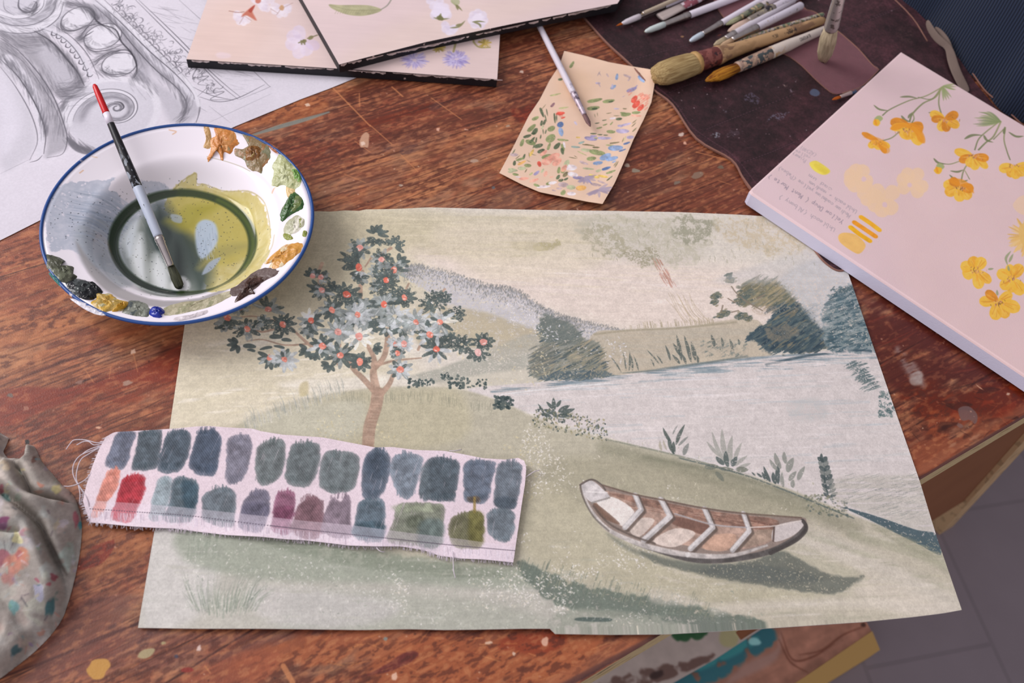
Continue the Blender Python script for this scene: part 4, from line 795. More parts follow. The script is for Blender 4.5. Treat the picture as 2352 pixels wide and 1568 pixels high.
def paint_boards():
    c = crop(400, 0, 800 / 2352.)
    A = Art('lower_board_art', [(420, 150), (490, -70), (1160, -70), (1150, 200)], 0.0125, 10, 2100, 'd5bfbb', seed=41)
    rs = A.rs
    A.poly([(420, 160), (480, 0), (600, 40), (720, 150)], 'd8c2b8', .5, 50); A.poly([(430, 100), (560, -20), (640, 20), (560, 140)], 'd6bcb2', .5, 50)
    W_ = 'e6dfe6'
    for (x, y, angs, l, w) in ((460, 110, (200, 170, 120, 80, 40), 62, 46), (720, 50, (150, 100, 60, 20, 0, 190), 70, 46), (620, 20, (200, 240, 120, 80, 330), 60, 46), (560, 30, (300, 240, 20), 60, 46)):
        for an in angs: petal(A, c((x, y))[0], an, l * .36, w * .36, W_, .75, 'd0c4d0', 3)
    A.poly(c((470, 90), (540, 35), (525, 75), (555, 140), (490, 105), (455, 115)), 'b5614c', .85, 4); A.poly(c((500, 70), (545, 35), (520, 85)), 'a03c30', .8, 2)
    A.blob(c((725, 55))[0], 6, 'b98a5c', .8, 1, 0, 3); A.blob(c((565, 5))[0], 7, 'b8614a', .8, 1, 0, 3); A.stroke(c((370, 75), (430, 85), (470, 80)), 2, '8a5a50', .7)
    for P in (((470, 110), (440, 160)), ((475, 110), (520, 140)), ((720, 60), (690, 100)), ((730, 55), (800, 20)), ((650, 60), (700, 90))): A.stroke(c(*P), 1.4, 'a08078', .6)
    for an in (170, 210, 250, 110, 60): petal(A, c((865, 285))[0], an, 40 if an > 100 else 34, 30, 'cdbed0', .75, 'dccfdc', 3)
    petal(A, c((870, 280))[0], 20, 40, 24, 'c9b8d4', .5, None, 4)
    for P in (((840, 290), (880, 270)), ((860, 300), (856, 275)), ((880, 300), (872, 270)), ((900, 260), (930, 250), (965, 238))): A.stroke(c(*P), 3, '7a7455', .9)
    A.blob(c((875, 280))[0], 6, '75704c', .9, .7, -20, 2); A.blob(c((922, 255))[0], 7, '807a55', .9, .6, -25, 2); A.blob(c((330, 375))[0], 18, 'dccad4', .5, .4, 0, 6)
    for (x, y, r, al) in ((1620, 405, 40, .75), (1905, 400, 40, 1)):
        p = c((x, y))[0]
        A.blob(p, 24, 'c2b6d2', .6 * al, .6, 0, 8)
        for i in range(170):
            a = rs.uniform(0, 6.28); l = rs.uniform(.25, 1.05) * 35; q = rs.uniform(.3, .75)
            A.stroke([(p[0] + l * q * math.cos(a), p[1] + l * q * .64 * math.sin(a)), (p[0] + l * math.cos(a), p[1] + l * .64 * math.sin(a))], 3.4, ['b4a8d0', '9f92c0', 'c9c0dc', '8c80b4'][rs.randint(4)], .6 * al, 1.4, 'petal')
    for P in (((1885, 350), (1900, 290)), ((2130, 320), (2060, 320), (2025, 290), (2020, 270)), ((1760, 340), (1800, 320))): A.stroke(c(*P), 4, '9a8f5a', .85)
    for (x, y) in ((2095, 295), (1785, 325)):
        for i in range(26):
            a = rs.uniform(0, 6.28); p = c((x, y))[0]; A.stroke([p, (p[0] + 17 * math.cos(a), p[1] + 11 * math.sin(a))], 3, ['b39a4c', 'c9b064', '9c8848'][rs.randint(3)], .8, 1, 'petal')
    A.wash('l', .03); A.wash('x', .02)
    B = Art('upper_board_art', [(770, 160), (680, -80), (1430, -80), (1420, 20)], 0.0245, 10, 2100, 'd6c1c0', seed=43)
    B.poly([(780, 150), (900, 60), (1100, 0), (1300, 0), (1000, 110)], 'd9c4b8', .5, 60)
    B.poly(c((1045, 30), (1120, 35), (1250, 34), (1330, 40), (1400, 65), (1360, 90), (1270, 108), (1180, 102), (1110, 80), (1060, 55)), 'a3a07c', .95, 2, jit=.15)
    B.stroke(c((1060, 38), (1200, 70), (1390, 66)), 2, '8a8766', .6); B.stroke(c((1395, 66), (1440, 35), (1475, -20)), 2.6, '8f8c80', .9)
    for i in range(16):
        x = 1100 + i * 17; B.stroke(c((x, 64), (x - 22, 44)), 1.4, 'b5b292', .5); B.stroke(c((x, 66), (x - 16, 94)), 1.4, '8f8c68', .4)
    for (x, y, angs, l, w) in ((1800, 110, (-90, -40, -140, -10, 190), 74, 60), (1860, 180, (100, 60, 150, 200, 20), 60, 50), (2050, 130, (-90, -40, -140, 10, 170, 60, 120), 70, 56), (1760, 10, (0, 60, 120, 180), 60, 40)):
        for an in angs: petal(B, c((x, y))[0], an, l * .34, w * .34, 'e3dbe8', .8, 'cfc4d4', 3)
    B.blob(c((2050, 130))[0], 12, 'dfd6e2', .9, 1, 0, 4); B.blob(c((1800, 70))[0], 20, 'ded5e4', .8, 1, 0, 6)
    for P in (((1870, 10), (1910, 40), (1945, 75)), ((1750, 120), (1800, 130), (1860, 125)), ((1790, 130), (1800, 90)), ((1860, 190), (1920, 180), (1965, 140)), ((1900, 175), (1940, 160)), ((2020, 150), (2060, 165), (2070, 190)), ((2010, 150), (2060, 145), (2100, 150)), ((1905, 30), (1915, 70))): B.stroke(c(*P), 5, '77764e', .85, 1.6, 'leaf')
    B.blob(c((1795, 122))[0], 8, '6d6c44', .9, .7, 20, 2); B.blob(c((1900, 10))[0], 11, 'a9aa88', .9, .7, 20, 2)
    B.wash('l', .03); B.wash('x', .02)
    return A, B
def paint_b1(): return paint_boards()[0]
def paint_b2(): return paint_boards()[1]

GL = {'a': 'M.8,.7 .4,1 0,.6 .3,0 .8,.3 .8,1 M.8,.3 1,0', 'b': 'M.1,2 .1,0 .7,0 .9,.5 .6,1 .1,.8', 'c': 'M.8,.8 .4,1 0,.5 .4,0 .9,.2', 'd': 'M.8,.8 .3,1 0,.5 .3,0 .8,.3 .8,2 .85,0', 'e': 'M0,.5 .8,.6 .6,1 .2,.9 0,.4 .4,0 .9,.2', 'h': 'M0,2 0,0 M0,.6 .4,1 .7,.8 .7,0',
      'i': 'M.2,1 .2,0 M.2,1.4 .25,1.45', 'l': 'M.2,2 .1,.2 .4,0', 'm': 'M0,0 0,1 M0,.7 .3,1 .5,.7 .5,0 M.5,.7 .8,1 1,.7 1,0', 'n': 'M0,0 0,1 M0,.7 .4,1 .7,.7 .7,0', 'o': 'M.4,1 0,.6 .2,0 .7,.1 .8,.7 .4,1', 'p': 'M.1,1 .1,-.8 M.1,.8 .5,1 .8,.6 .5,0 .1,.2',
      'r': 'M0,0 .1,1 M.1,.6 .5,1', 't': 'M.3,1.6 .3,.1 .6,0 M0,1.1 .7,1.15', 'u': 'M0,1 .1,.1 .5,.1 .7,1 .8,0', 'w': 'M0,1 .2,0 .5,.9 .8,0 1,1', 'y': 'M0,1 .3,.2 M.8,1 .2,-.8', 'Y': 'M0,2 .4,1 M.9,2 .4,1 .3,0', 'D': 'M0,2 0,0 .7,.2 1,1 .6,1.8 0,2', 'U': 'M0,2 .1,.2 .6,0 .9,.4 1,2',
      'A': 'M0,0 .5,2 1,0 M.2,.7 .8,.7', 'M': 'M0,0 .1,2 .5,.8 .9,2 1,0', 'P': 'M0,0 0,2 .7,1.9 .8,1.3 0,1', '(': 'M.5,2.1 .1,1.2 .1,.6 .5,-.3', ')': 'M0,2.1 .4,1.2 .4,.6 0,-.3', '+': 'M.3,1 .3,.2 M0,.6 .7,.6', ' ': '', '2': 'M0,1.6 .5,2 .8,1.4 0,0 .9,0', '3': 'M0,1.9 .7,1.7 .4,1.1 .8,.5 0,0', '4': 'M.6,0 .6,2 0,.7 .9,.7', '0': 'M.4,2 0,1 .4,0 .8,1 .4,2'}
def handwrite(A, text, p0, p1, h, col='9a9098', a=.8, w=1.4):
    p0, p1 = np.array(p0, float), np.array(p1, float); d = p1 - p0; L = np.hypot(*d); d /= L; up = np.array([d[1], -d[0]])
    adv = L / len(text); x = 0
    for ch in text:
        for seg in [q for q in GL.get(ch, '').split('M') if q.strip()]:
            P = [p0 + d * (x + float(q.split(',')[0]) * adv * .78) + up * (float(q.split(',')[1]) * h) + A.rs.uniform(-.5, .5, 2) for q in seg.split()]
            A.stroke(P, w, col, a, 1.0, dry=('g', .1))
        x += adv

def paint_flowers():
    A = Art('flower_canvas_art', [(2070, 105), (1712, 445), (2400, 930), (2440, 330)], 0.022, 48, 2500, 'ccb5b8', seed=51)
    rs = A.rs; c = crop(1700, 100, 652 / 1893.); e = crop(1820, 480, 532 / 1604.)
    A.poly([(2060, 380), (2352, 420), (2400, 900), (2100, 700)], 'd0b6b4', .5, 90); A.poly([(1760, 400), (2000, 620), (1900, 560), (1740, 440)], 'd2bcc2', .5, 40)
    S, SD = '8f9266', '66704c'
    Yl, Yo, Ys = 'd9a938', 'd58a28', 'b9742a'
    # stems
    for P, w in ((((1350, 290), (1300, 360), (1220, 400), (1150, 470), (1130, 520)), 3), (((1345, 290), (1280, 370), (1190, 360)), 2.4), (((1350, 290), (1240, 350), (1130, 380), (1000, 440), (950, 480)), 2.4), (((1335, 300), (1325, 400), (1345, 480)), 2.6), (((1060, 590), (1010, 630), (945, 650)), 2.4), (((1150, 460), (1160, 500), (1145, 530)), 2.2),
                 (((1740, 520), (1690, 620), (1640, 660), (1590, 710)), 3), (((1730, 520), (1640, 590), (1590, 640), (1565, 710)), 2.4), (((1770, 560), (1760, 640), (1780, 720), (1800, 775)), 2.6), (((1760, 570), (1690, 640)), 2), (((1465, 785), (1400, 805), (1340, 800)), 2.2), (((1525, 790), (1490, 850), (1475, 915)), 2.4), (((1500, 850), (1530, 905)), 2)):
        A.stroke(c(*P), w, S, .85, 1, c2=SD)
    for P, w in ((((1065, 358), (1130, 355), (1190, 368)), 5), (((890, 410), (930, 440), (990, 448)), 5), (((1075, 480), (1100, 510), (1140, 525)), 6), (((1145, 528), (1180, 540), (1210, 528)), 5), (((1495, 638), (1550, 612), (1620, 612)), 6), (((1625, 610), (1645, 645), (1690, 660)), 6), (((1790, 590), (1840, 620), (1893, 618)), 6), (((1290, 765), (1320, 795), (1370, 805)), 6), (((1400, 850), (1450, 856), (1490, 842)), 5), (((1395, 875), (1430, 905), (1470, 918)), 5), (((1470, 925), (1495, 920), (1520, 910)), 4), (((1765, 555), (1760, 600), (1752, 570)), 4), (((1255, 462), (1290, 462), (1330, 470)), 4), (((1120, 500), (1130, 480), (1150, 460)), 4)):
        A.stroke(c(*P), w, SD, .8, 1, 'leaf')
    for k in range(9):
        a = math.radians(-10 + 12 * k); A.stroke(c((1350, 285), (1350 + 45 * math.cos(a), 285 + 50 * math.sin(a)), (1350 + 95 * math.cos(a), 285 + 100 * math.sin(a))) if k not in (3, 4) else c((1350, 285), (1430, 310)), 5, '8c9768', .75, 1, 'leaf')
    for k in range(10):
        a = math.radians(168 + 7 * k); l = 170 + 20 * math.sin(k * 2); A.stroke(c((1740, 522), (1740 + l * .6 * math.cos(a), 528 + l * .5 * math.sin(a)), (1740 + l * math.cos(a), 528 + l * .62 * math.sin(a))), 5.5, ['8c9768', '74835a'][k % 2], .75, 1, 'leaf')
    # buds
    for x, y in ((915, 520), (1325, 838)):
        A.blob(c((x + 10, y - 18))[0], 9, '97a06e', .95, .8, 0, 2); A.blob(c((x - 5, y + 8))[0], 9, Yl, 1, .9, 0, 2); A.stroke(c((x - 15, y - 10), (x - 8, y + 20)), 4, Yo, .8, 2)
    def flower(pp, pets, dark, cc, col=Yl, w=None, k=c, sc=.3444):
        for (an, l, wd, q) in pets:
            base = k(pp)[0]; petal(A, base, an, l * sc, wd * sc, [Yo, col, 'e0b44c'][q], .95, [Ys, 'e2b54a', 'd39a30'][q], 1.8)
            a_ = math.radians(an)
            for j in range(5):
                b = a_ + rs.uniform(-.25, .25); l1 = l * sc * rs.uniform(.5, .92)
                A.stroke([base + np.array([math.cos(b), math.sin(b)]) * l1 * .35, base + np.array([math.cos(b), math.sin(b)]) * l1], 1.6, [Ys, 'eac060', Yo][rs.randint(3)], .45, 1.4)
        for j in range(dark):
            x, y = cc[0] + rs.normal(0, 24), cc[1] + rs.normal(0, 11)
            A.stroke(k((x, y), (x + rs.uniform(-6, 6), y + rs.uniform(4, 14))), 1.5, ['9a6a48', 'c98a6c', '7c5a38', 'd0a080'][rs.randint(4)], .75, .9)
    flower((1130, 545), [(190, 130, 70, 0), (170, 125, 55, 1), (20, 95, 90, 0), (60, 150, 80, 1), (110, 100, 100, 1), (88, 95, 90, 2)], 26, (1120, 575))
    A.poly(c((1000, 570), (1040, 535), (1130, 528), (1190, 550), (1230, 620), (1230, 665), (1190, 650), (1160, 590), (1100, 560), (1040, 580)), Yo, .8, 3)
    flower((1365, 500), [(200, 105, 60, 1), (175, 90, 50, 0), (110, 90, 66, 1), (80, 90, 60, 0), (30, 110, 62, 2), (-20, 95, 60, 0)], 22, (1370, 510))
    flower((925, 650), [(205, 125, 36, 0), (150, 80, 50, 1), (90, 60, 60, 1), (60, 95, 40, 0), (30, 85, 40, 1)], 16, (912, 655))
    A.poly(c((850, 625), (900, 622), (960, 650), (1000, 710), (975, 735), (930, 700), (880, 660)), Yo, .55, 3)
    flower((1555, 750), [(195, 130, 56, 1), (160, 100, 56, 0), (115, 80, 66, 2), (80, 95, 66, 1), (40, 125, 50, 1), (10, 105, 56, 0)], 26, (1550, 750))
    flower((1830, 820), [(170, 105, 66, 1), (120, 80, 60, 2), (80, 85, 66, 1), (40, 90, 60, 2), (0, 100, 60, 1)], 12, (1830, 810))
    flower((1465, 950), [(185, 110, 70, 1), (150, 110, 76, 2), (90, 105, 76, 1), (50, 110, 76, 2), (15, 95, 66, 0), (215, 80, 60, 0)], 30, (1475, 965))
    A.poly(c((1390, 905), (1480, 905), (1540, 950), (1558, 1000), (1500, 960), (1420, 940)), Yo, .7, 3)
    flower((1275, 425), [(200, 115, 80, 1), (250, 100, 80, 2), (300, 100, 80, 1), (80, 130, 80, 1), (40, 130, 66, 2), (160, 100, 90, 1)], 26, (1275, 425), k=e, sc=.3317)
    flower((1530, 480), [(200, 120, 80, 1), (250, 100, 66, 1), (300, 110, 80, 2), (100, 100, 80, 2), (140, 110, 80, 1), (60, 130, 90, 1)], 26, (1530, 480), k=e, sc=.3317)
    flower((1425, 640), [(180, 130, 76, 1), (220, 110, 60, 0), (100, 130, 90, 1), (60, 130, 80, 2), (20, 160, 90, 1), (-30, 110, 70, 1)], 30, (1425, 645), k=e, sc=.3317)
    for P in (((1490, 390), (1480, 340), (1515, 290)), ((1500, 370), (1530, 310)), ((1355, 420), (1395, 412)), ((1420, 600), (1418, 560)), ((1500, 430), (1495, 390))): A.stroke(e(*P), 5, '8c9470', .85, 1, 'leaf')
    # ghost flowers, daisy
    gh = 'd9bb9c'
    for (x, y, angs, l, w) in ((790, 900, (200, 250, 300, 20, 60, 120, 160), 100, 90), (960, 1040, (200, 150, 100, 50, 320, 230), 120, 100), (1150, 930, (200, 240, 300, 20, 60, 150), 110, 86), (870, 1000, (240, 180, 120), 90, 80)):
        for an in angs: petal(A, c((x, y))[0], an, l * .3444, w * .3444, gh, .85, None, 3)
    A.blob(c((825, 905))[0], 6, 'cdb3b8', .9, 1, 0, 3); A.blob(c((1130, 945))[0], 5, 'cdb3b8', .9, 1, 0, 3); A.blob(c((965, 1075))[0], 6, 'cdb3b8', .9, 1, 0, 3)
    for i in range(40):
        a = rs.uniform(1.3, 5.0); p = e((1640, 190))[0]; l = rs.uniform(40, 56); A.stroke([p, (p[0] + l * math.cos(a), p[1] + l * .9 * math.sin(a))], 6, ['d6b06c', 'd9b87c', 'cda45c'][rs.randint(3)], .8, 1.4, 'petal')
    A.blob((2368, 540), 30, 'd2ae6a', .9); A.blob(c((1885, 1080))[0], 22, 'd8bba0', .8)
    # swatches
    A.poly(c((462, 800), (500, 782), (540, 800), (598, 845), (585, 870), (545, 875), (490, 845)), 'd9c850', .95, 3, jit=.1); A.poly(c((500, 800), (590, 850), (560, 868), (500, 830)), 'cdb93c', .5, 4)
    for P, col in ((((810, 1160), (870, 1200), (925, 1242)), 'dda32c'), (((765, 1195), (830, 1238), (900, 1285)), 'd98f28'), (((740, 1228), (800, 1275), (862, 1315)), 'daa322')):
        A.stroke(c(*P), 11.5, col, 1, 1.4, jit=.15)
    A.poly(c((655, 1285), (690, 1262), (770, 1275), (830, 1330), (832, 1365), (795, 1402), (750, 1388), (670, 1330)), 'd8ae68', 1, 2, jit=.06)
    # pencilled notes
    handwrite(A, 'Unbleach (Albany )', c((635, 1235))[0], c((258, 1005))[0], 4.6); handwrite(A, 'Yellow Deep ( Mont Marte )', c((690, 1180))[0], c((190, 868))[0], 5.0, '867c88')
    handwrite(A, 'Medium cadmium yellow (Pebeo)', c((738, 1145))[0], c((258, 815))[0], 4.4); handwrite(A, 'Unbleach + medium', c((780, 1115))[0], c((462, 915))[0], 4.4); handwrite(A, 'cad um', c((612, 970))[0], c((458, 868))[0], 4.2)
    handwrite(A, 'Primary', c((440, 775))[0], c((350, 725))[0], 4, a=.6); handwrite(A, 'yellow', c((470, 755))[0], c((368, 705))[0], 4, a=.6); handwrite(A, '(A2340)', c((510, 735))[0], c((400, 680))[0], 4, a=.6)
    A.wash('l', .02)
    return A

# ---------------------------------------------------------------- card full of colour trials
def paint_card():
    A = Art('card_art', [(1290, 105), (1515, 150), (1395, 480), (1138, 405)], 0.002, 40, 3200, 'd9bba4', seed=61)
    rs = A.rs; c = crop(1120, 40, 420 / 1432.)
    A.poly(c((560, 420), (800, 450), (780, 700), (560, 640)), 'd2b090', .4, 30)
    cols = dict(g='7e8c5c', d='4c5c44', l='a3a874', v='a9b08c', b='7d9cc8', n='4a6aa0', p='a79fc0', u='8d87ae', q='b4a0a4', r='cf4a3c', s='e6a08c', y='e0bd5c', o='d9a45a', k='6f6a4c', w='dcd2d8', m='84606c', c='c4bcd4', t='7f9a94')
    L_ = '''g 660 370 60 -60 22;d 570 485 26 -20 24;l 530 605 90 -12 16;l 595 708 80 -8 16;m 510 685 42 -50 20;s 570 760 60 60 34;r 570 752 62 -10 34;r 592 785 34 -20 14;n 570 838 34 -60 44;b 575 900 60 80 36;g 495 945 60 -50 60;g 500 870 44 -40 44;d 425 745 80 70 22;d 465 745 60 80 8;d 455 790 60 75 8;d 525 790 80 85 14;d 540 790 60 88 8;d 445 820 44 -70 18;d 422 828 44 -80 18;g 375 790 50 -30 30;g 345 865 80 -45 34;d 372 890 50 -60 34;d 312 930 60 -20 28;d 360 910 26 0 24;g 270 980 60 -70 26;g 340 980 60 20 50;d 350 960 60 -50 20;d 400 1005 60 -20 38;d 360 1010 36 -70 8;g 480 1010 60 -70 20;d 545 1005 60 -50 34;d 420 1045 50 -30 34;g 590 960 90 5 22;g 590 1020 60 80 26;d 585 1050 50 80 24;g 465 1090 66 -20 44;d 380 960 44 -80 12;d 415 935 34 -80 10;d 455 895 34 -75 10;d 435 895 44 85 8;q 210 1075 50 0 34;d 205 1050 44 -60 8;k 235 1095 50 -40 6;d 285 1090 44 -70 16;g 255 1110 66 -20 22;d 210 1140 36 -80 22;o 268 1138 70 -28 22;g 316 1160 40 0 36;y 345 1060 60 -60 20;k 325 1080 44 85 6;k 360 1075 44 15 6;k 300 1200 36 -60 8;v 200 1195 66 10 34;v 270 1182 50 0 36;g 220 1230 40 10 26;r 405 1150 36 80 30;s 470 1120 70 -40 66;s 520 1090 80 -30 60;s 545 1130 70 -45 50;s 440 1060 60 -40 30;u 384 1218 50 -40 24;l 340 1225 30 -40 16;s 455 1225 40 -70 26;s 285 1262 70 -5 30;s 365 1275 70 -20 26;v 430 1200 36 -60 16;w 240 1250 40 10 14;w 440 1325 110 -4 26;g 480 1298 40 -30 26;g 385 1315 40 20 26;w 510 1295 60 -10 30;k 610 1228 44 -50 30;g 595 1195 50 -60 30;g 558 1195 50 -80 24;d 552 1250 36 -60 24;d 575 1275 30 -20 26;d 615 1265 34 -30 18;q 595 1310 60 0 50;g 592 1370 36 -60 34;v 655 1330 50 0 46;w 660 1380 56 0 36;w 655 1175 70 0 60;w 670 1230 60 10 50;v 620 1140 50 -60 36;k 800 1000 80 8 14;k 850 1018 54 0 18;k 770 998 60 5 10;t 735 980 46 -20 20;t 690 1015 70 4 20;v 780 1040 90 5 34;g 862 1058 110 10 54;g 815 1105 60 -10 40;l 740 1065 80 25 10;k 670 1100 70 10 8;k 690 1090 30 30 6;q 755 1140 70 20 26;v 790 1185 90 5 20;y 835 1245 80 15 30;y 905 1245 80 10 24;o 735 1335 60 -10 50;q 895 1290 70 20 20;q 850 1310 80 10 30;u 700 1258 60 10 26;u 750 1265 90 20 34;u 790 1275 80 50 20;v 870 1200 40 -20 24;n 930 1182 70 -20 26;b 865 1140 66 -10 36;b 925 1090 80 -30 50;b 975 1105 90 -15 40;b 1005 1022 100 -5 54;n 1055 1040 60 -20 14;n 1090 985 54 -20 18;p 1118 938 44 -10 32;p 1060 890 90 0 46;p 1085 838 80 -15 22;p 1040 850 30 0 26;p 915 945 110 0 30;u 810 950 90 8 40;u 830 930 50 0 20;k 995 982 80 -8 14;d 830 910 50 0 14;d 880 918 40 0 12;d 925 922 36 0 10;g 968 895 56 0 34;g 850 945 30 0 12;g 875 865 44 -15 16;d 858 828 36 -10 10;d 915 805 36 -10 10;g 920 840 36 -20 12;g 970 830 34 -50 10;g 840 650 120 -12 34;g 950 655 90 -10 34;d 965 660 36 -10 16;g 830 710 90 -10 40;d 840 715 40 -10 22;g 1085 760 70 -10 36;g 1060 748 40 0 18;d 1030 795 40 -10 26;g 1165 745 60 -6 28;s 1165 770 80 4 20;r 1150 640 60 -60 36;r 1165 680 66 -50 40;r 1200 705 60 -50 34;s 1230 620 50 -40 36;k 1150 815 50 -40 7;k 1145 840 50 -45 7;k 1150 880 50 -45 9;k 1010 770 50 0 7;k 950 750 44 -10 7;w 980 790 44 -10 20;c 1010 715 40 0 16;k 1075 715 30 0 12;l 955 1000 60 0 14;l 1075 950 44 -70 6;k 1060 960 40 -70 6;g 965 1210 80 -20 20;d 955 1260 60 -40 10;k 1010 1150 60 -60 8;k 1000 1145 50 -55 6;b 990 1130 34 -30 12;k 860 760 30 80 4;k 840 770 30 75 4;q 870 440 44 -60 8;q 880 445 40 60 7;q 940 455 34 60 12;b 1012 465 50 -80 20;q 1095 460 60 20 24;q 1110 480 44 -60 12;b 1205 485 60 50 34;b 1185 450 60 60 8;p 865 515 30 0 20;q 875 530 40 60 10;b 985 545 44 -40 26;c 975 540 40 -80 14;u 1130 565 80 -25 34;u 1160 545 40 -50 10;q 1065 618 30 -30 7;v 180 1210 40 0 20;s 600 1180 60 -60 34;w 600 1000 50 80 16;q 440 1320 20 0 10;q 560 1340 40 0 20;k 250 1135 30 20 5;k 320 1125 36 25 6;y 710 940 30 0 16;c 690 830 30 60 18;q 520 1355 30 10 14;v 430 860 36 -60 12;k 440 700 50 -50 5;s 500 1250 30 -10 12'''
    for q in L_.split(';'):
        k, x, y, l, an, w = q.split(); x, y, l, an, w = map(float, (x, y, l, an, w)); a = math.radians(an)
        A.stroke(c((x - l * .5 * math.cos(a), y - l * .5 * math.sin(a)), (x, y + 1), (x + l * .5 * math.cos(a), y + l * .5 * math.sin(a))), w * .27, cols[k], .85, 1.1, 'petal' if w > 9 else 'leaf', jit=.3, dry=('g', .08))
    for x, y, r, lo, hi in ((760, 1255, 100, -20, 140), (870, 1350, 120, -50, 190)):
        p = c((x, y))[0]
        for i in range(16):
            a = math.radians(rs.uniform(lo, hi)); l = r * .293 * rs.uniform(.5, 1)
            A.stroke([p, (p[0] + l * math.cos(a), p[1] + l * .6 * math.sin(a))], 6, ['9a8b9c', 'a698a8'][rs.randint(2)], .7, 1.2, 'petal')
    for i in range(26):
        x, y = rs.uniform(1095, 1250), rs.uniform(590, 740); A.stroke(c((x, y), (x + 22, y - 20)), 2.4, 'd8604c', .35, 1)
    A.wash('l', .04)
    return A

# ---------------------------------------------------------------- strip of cloth with colour swatches
def paint_swatches():
    A = Art('swatch_art', [(170, 1200), (250, 975), (600, 970), (1225, 1050), (1205, 1310), (330, 1215)], 0.005, -4, 3100, 'd5c5cb', seed=71)
    rs = A.rs; a = crop(120, 940, 600 / 2352.); b = crop(680, 980, 600 / 2352.)
    def sw(c, P, col, s=4, dr=.1, c2=None, al=.92):
        v = colr(col); v = v + (v.mean() - v) * .18 + .02
        A.poly(c(*P), v, al * .85, s + 1, dry=('y', dr - .14), jit=.25, wob=2, c2=c2)
        q = np.array(c(*P)); m = q.mean(0)
        if s == 4:
            dq = q - m; sl = float((dq[:, 0] * dq[:, 1]).sum() / (dq[:, 1] ** 2).sum()); hgt = np.ptp(q[:, 1]); wd = np.ptp(dq[:, 0] - sl * dq[:, 1]) * .36
            for i in range(34):
                u = rs.uniform(-1, 1); e = rs.choice([-1, 1]); x = m[0] + u * wd; y0 = m[1] + e * hgt * .34; y1 = m[1] + e * hgt * (.48 - .10 * u * u + rs.uniform(-.03, .05))
                A.stroke([(x + sl * (y0 - m[1]), y0), (x + sl * (y1 - m[1]), y1)], rs.uniform(1.5, 4), v * rs.uniform(.9, 1.12), .5, 1.2)
        A.poly([tuple(m + (p - m) * .88) for p in q], v * .96, al * .7, s + 4, dry=('y', dr - .12), jit=.4, wob=2)
    S_ = [(a, ((585, 205), (750, 200), (715, 340), (650, 530), (475, 510), (520, 360)), '5d6475'), (a, ((790, 200), (985, 190), (970, 400), (930, 530), (720, 545), (740, 400), (770, 250)), '46535b'), (a, ((1020, 240), (1120, 185), (1240, 220), (1230, 400), (1130, 560), (950, 545), (985, 350)), '414f5a'),
          (a, ((1310, 200), (1360, 182), (1495, 200), (1515, 330), (1490, 470), (1440, 600), (1240, 540), (1260, 360)), '3d4a5b'), (a, ((1580, 260), (1740, 230), (1800, 300), (1780, 470), (1720, 610), (1600, 680), (1560, 600), (1570, 400)), '6c6b79'), (a, ((1850, 330), (2000, 265), (2090, 300), (2095, 480), (2020, 640), (1870, 680), (1830, 560), (1830, 420)), '5d6767'),
          (a, ((2150, 330), (2240, 300), (2400, 320), (2400, 500), (2310, 690), (2110, 660), (2110, 480)), '596465'), (b, ((240, 260), (330, 215), (540, 245), (570, 330), (555, 470), (480, 580), (310, 595), (215, 530), (215, 380)), '5b6667'), (b, ((640, 250), (720, 195), (800, 225), (850, 300), (820, 500), (760, 620), (640, 660), (590, 580), (590, 400)), '495664'),
          (b, ((860, 290), (960, 240), (1130, 270), (1110, 420), (1060, 600), (980, 660), (900, 560), (850, 420)), '6a7783'), (b, ((1190, 290), (1320, 272), (1460, 310), (1465, 420), (1430, 640), (1390, 675), (1120, 640), (1130, 460)), '45535b'), (b, ((1520, 320), (1660, 300), (1790, 330), (1760, 500), (1720, 670), (1540, 680), (1505, 560), (1505, 430)), '535f6e'),
          (b, ((1820, 340), (1920, 315), (2030, 345), (2020, 520), (1960, 740), (1790, 720), (1790, 500)), '56616a'),
          (a, ((500, 560), (545, 538), (600, 550), (590, 700), (500, 830), (430, 960), (350, 970), (380, 840), (440, 680)), 'd27a66'), (a, ((640, 620), (720, 590), (830, 600), (830, 740), (780, 860), (720, 1000), (600, 1010), (520, 970), (570, 820), (600, 700)), 'a8252f'),
          (a, ((950, 630), (1060, 610), (1080, 700), (1040, 860), (980, 1000), (870, 990), (890, 850)), '84959b'), (a, ((1080, 640), (1200, 605), (1310, 680), (1300, 860), (1240, 1010), (980, 1000), (1050, 850)), '4e6068'), (a, ((1350, 790), (1450, 715), (1600, 705), (1650, 780), (1640, 950), (1610, 1060), (1370, 1010), (1345, 870)), '59656c'),
          (a, ((1730, 800), (1830, 735), (1940, 735), (1955, 860), (1930, 980), (1880, 1100), (1680, 1060), (1700, 900)), '625f70'), (a, ((2020, 770), (2080, 730), (2180, 760), (2185, 880), (2160, 1000), (2120, 1130), (1970, 1090), (1990, 900)), '855068'), (a, ((2230, 850), (2320, 790), (2400, 820), (2400, 1150), (2180, 1130), (2190, 960)), '78585f'),
          (b, ((20, 700), (120, 645), (240, 660), (250, 760), (235, 960), (-60, 940), (-20, 820)), '75545c'), (b, ((270, 720), (330, 640), (400, 670), (450, 620), (490, 660), (495, 830), (480, 1000), (240, 960), (240, 850)), '766672'), (b, ((560, 690), (680, 640), (790, 680), (795, 850), (770, 1030), (640, 1030), (510, 980), (530, 830)), '4e606b'),
          (b, ((920, 700), (1100, 680), (1330, 710), (1320, 880), (1290, 1080), (1080, 1075), (820, 1030), (870, 850)), '6c7260'), (b, ((1390, 830), (1500, 775), (1640, 765), (1690, 820), (1690, 940), (1670, 1060), (1610, 1105), (1430, 1080), (1370, 950)), '5e5e40'), (b, ((1740, 760), (1850, 730), (1960, 760), (1965, 900), (1930, 1010), (1870, 1040), (1750, 980), (1710, 860)), '5f6c74')]
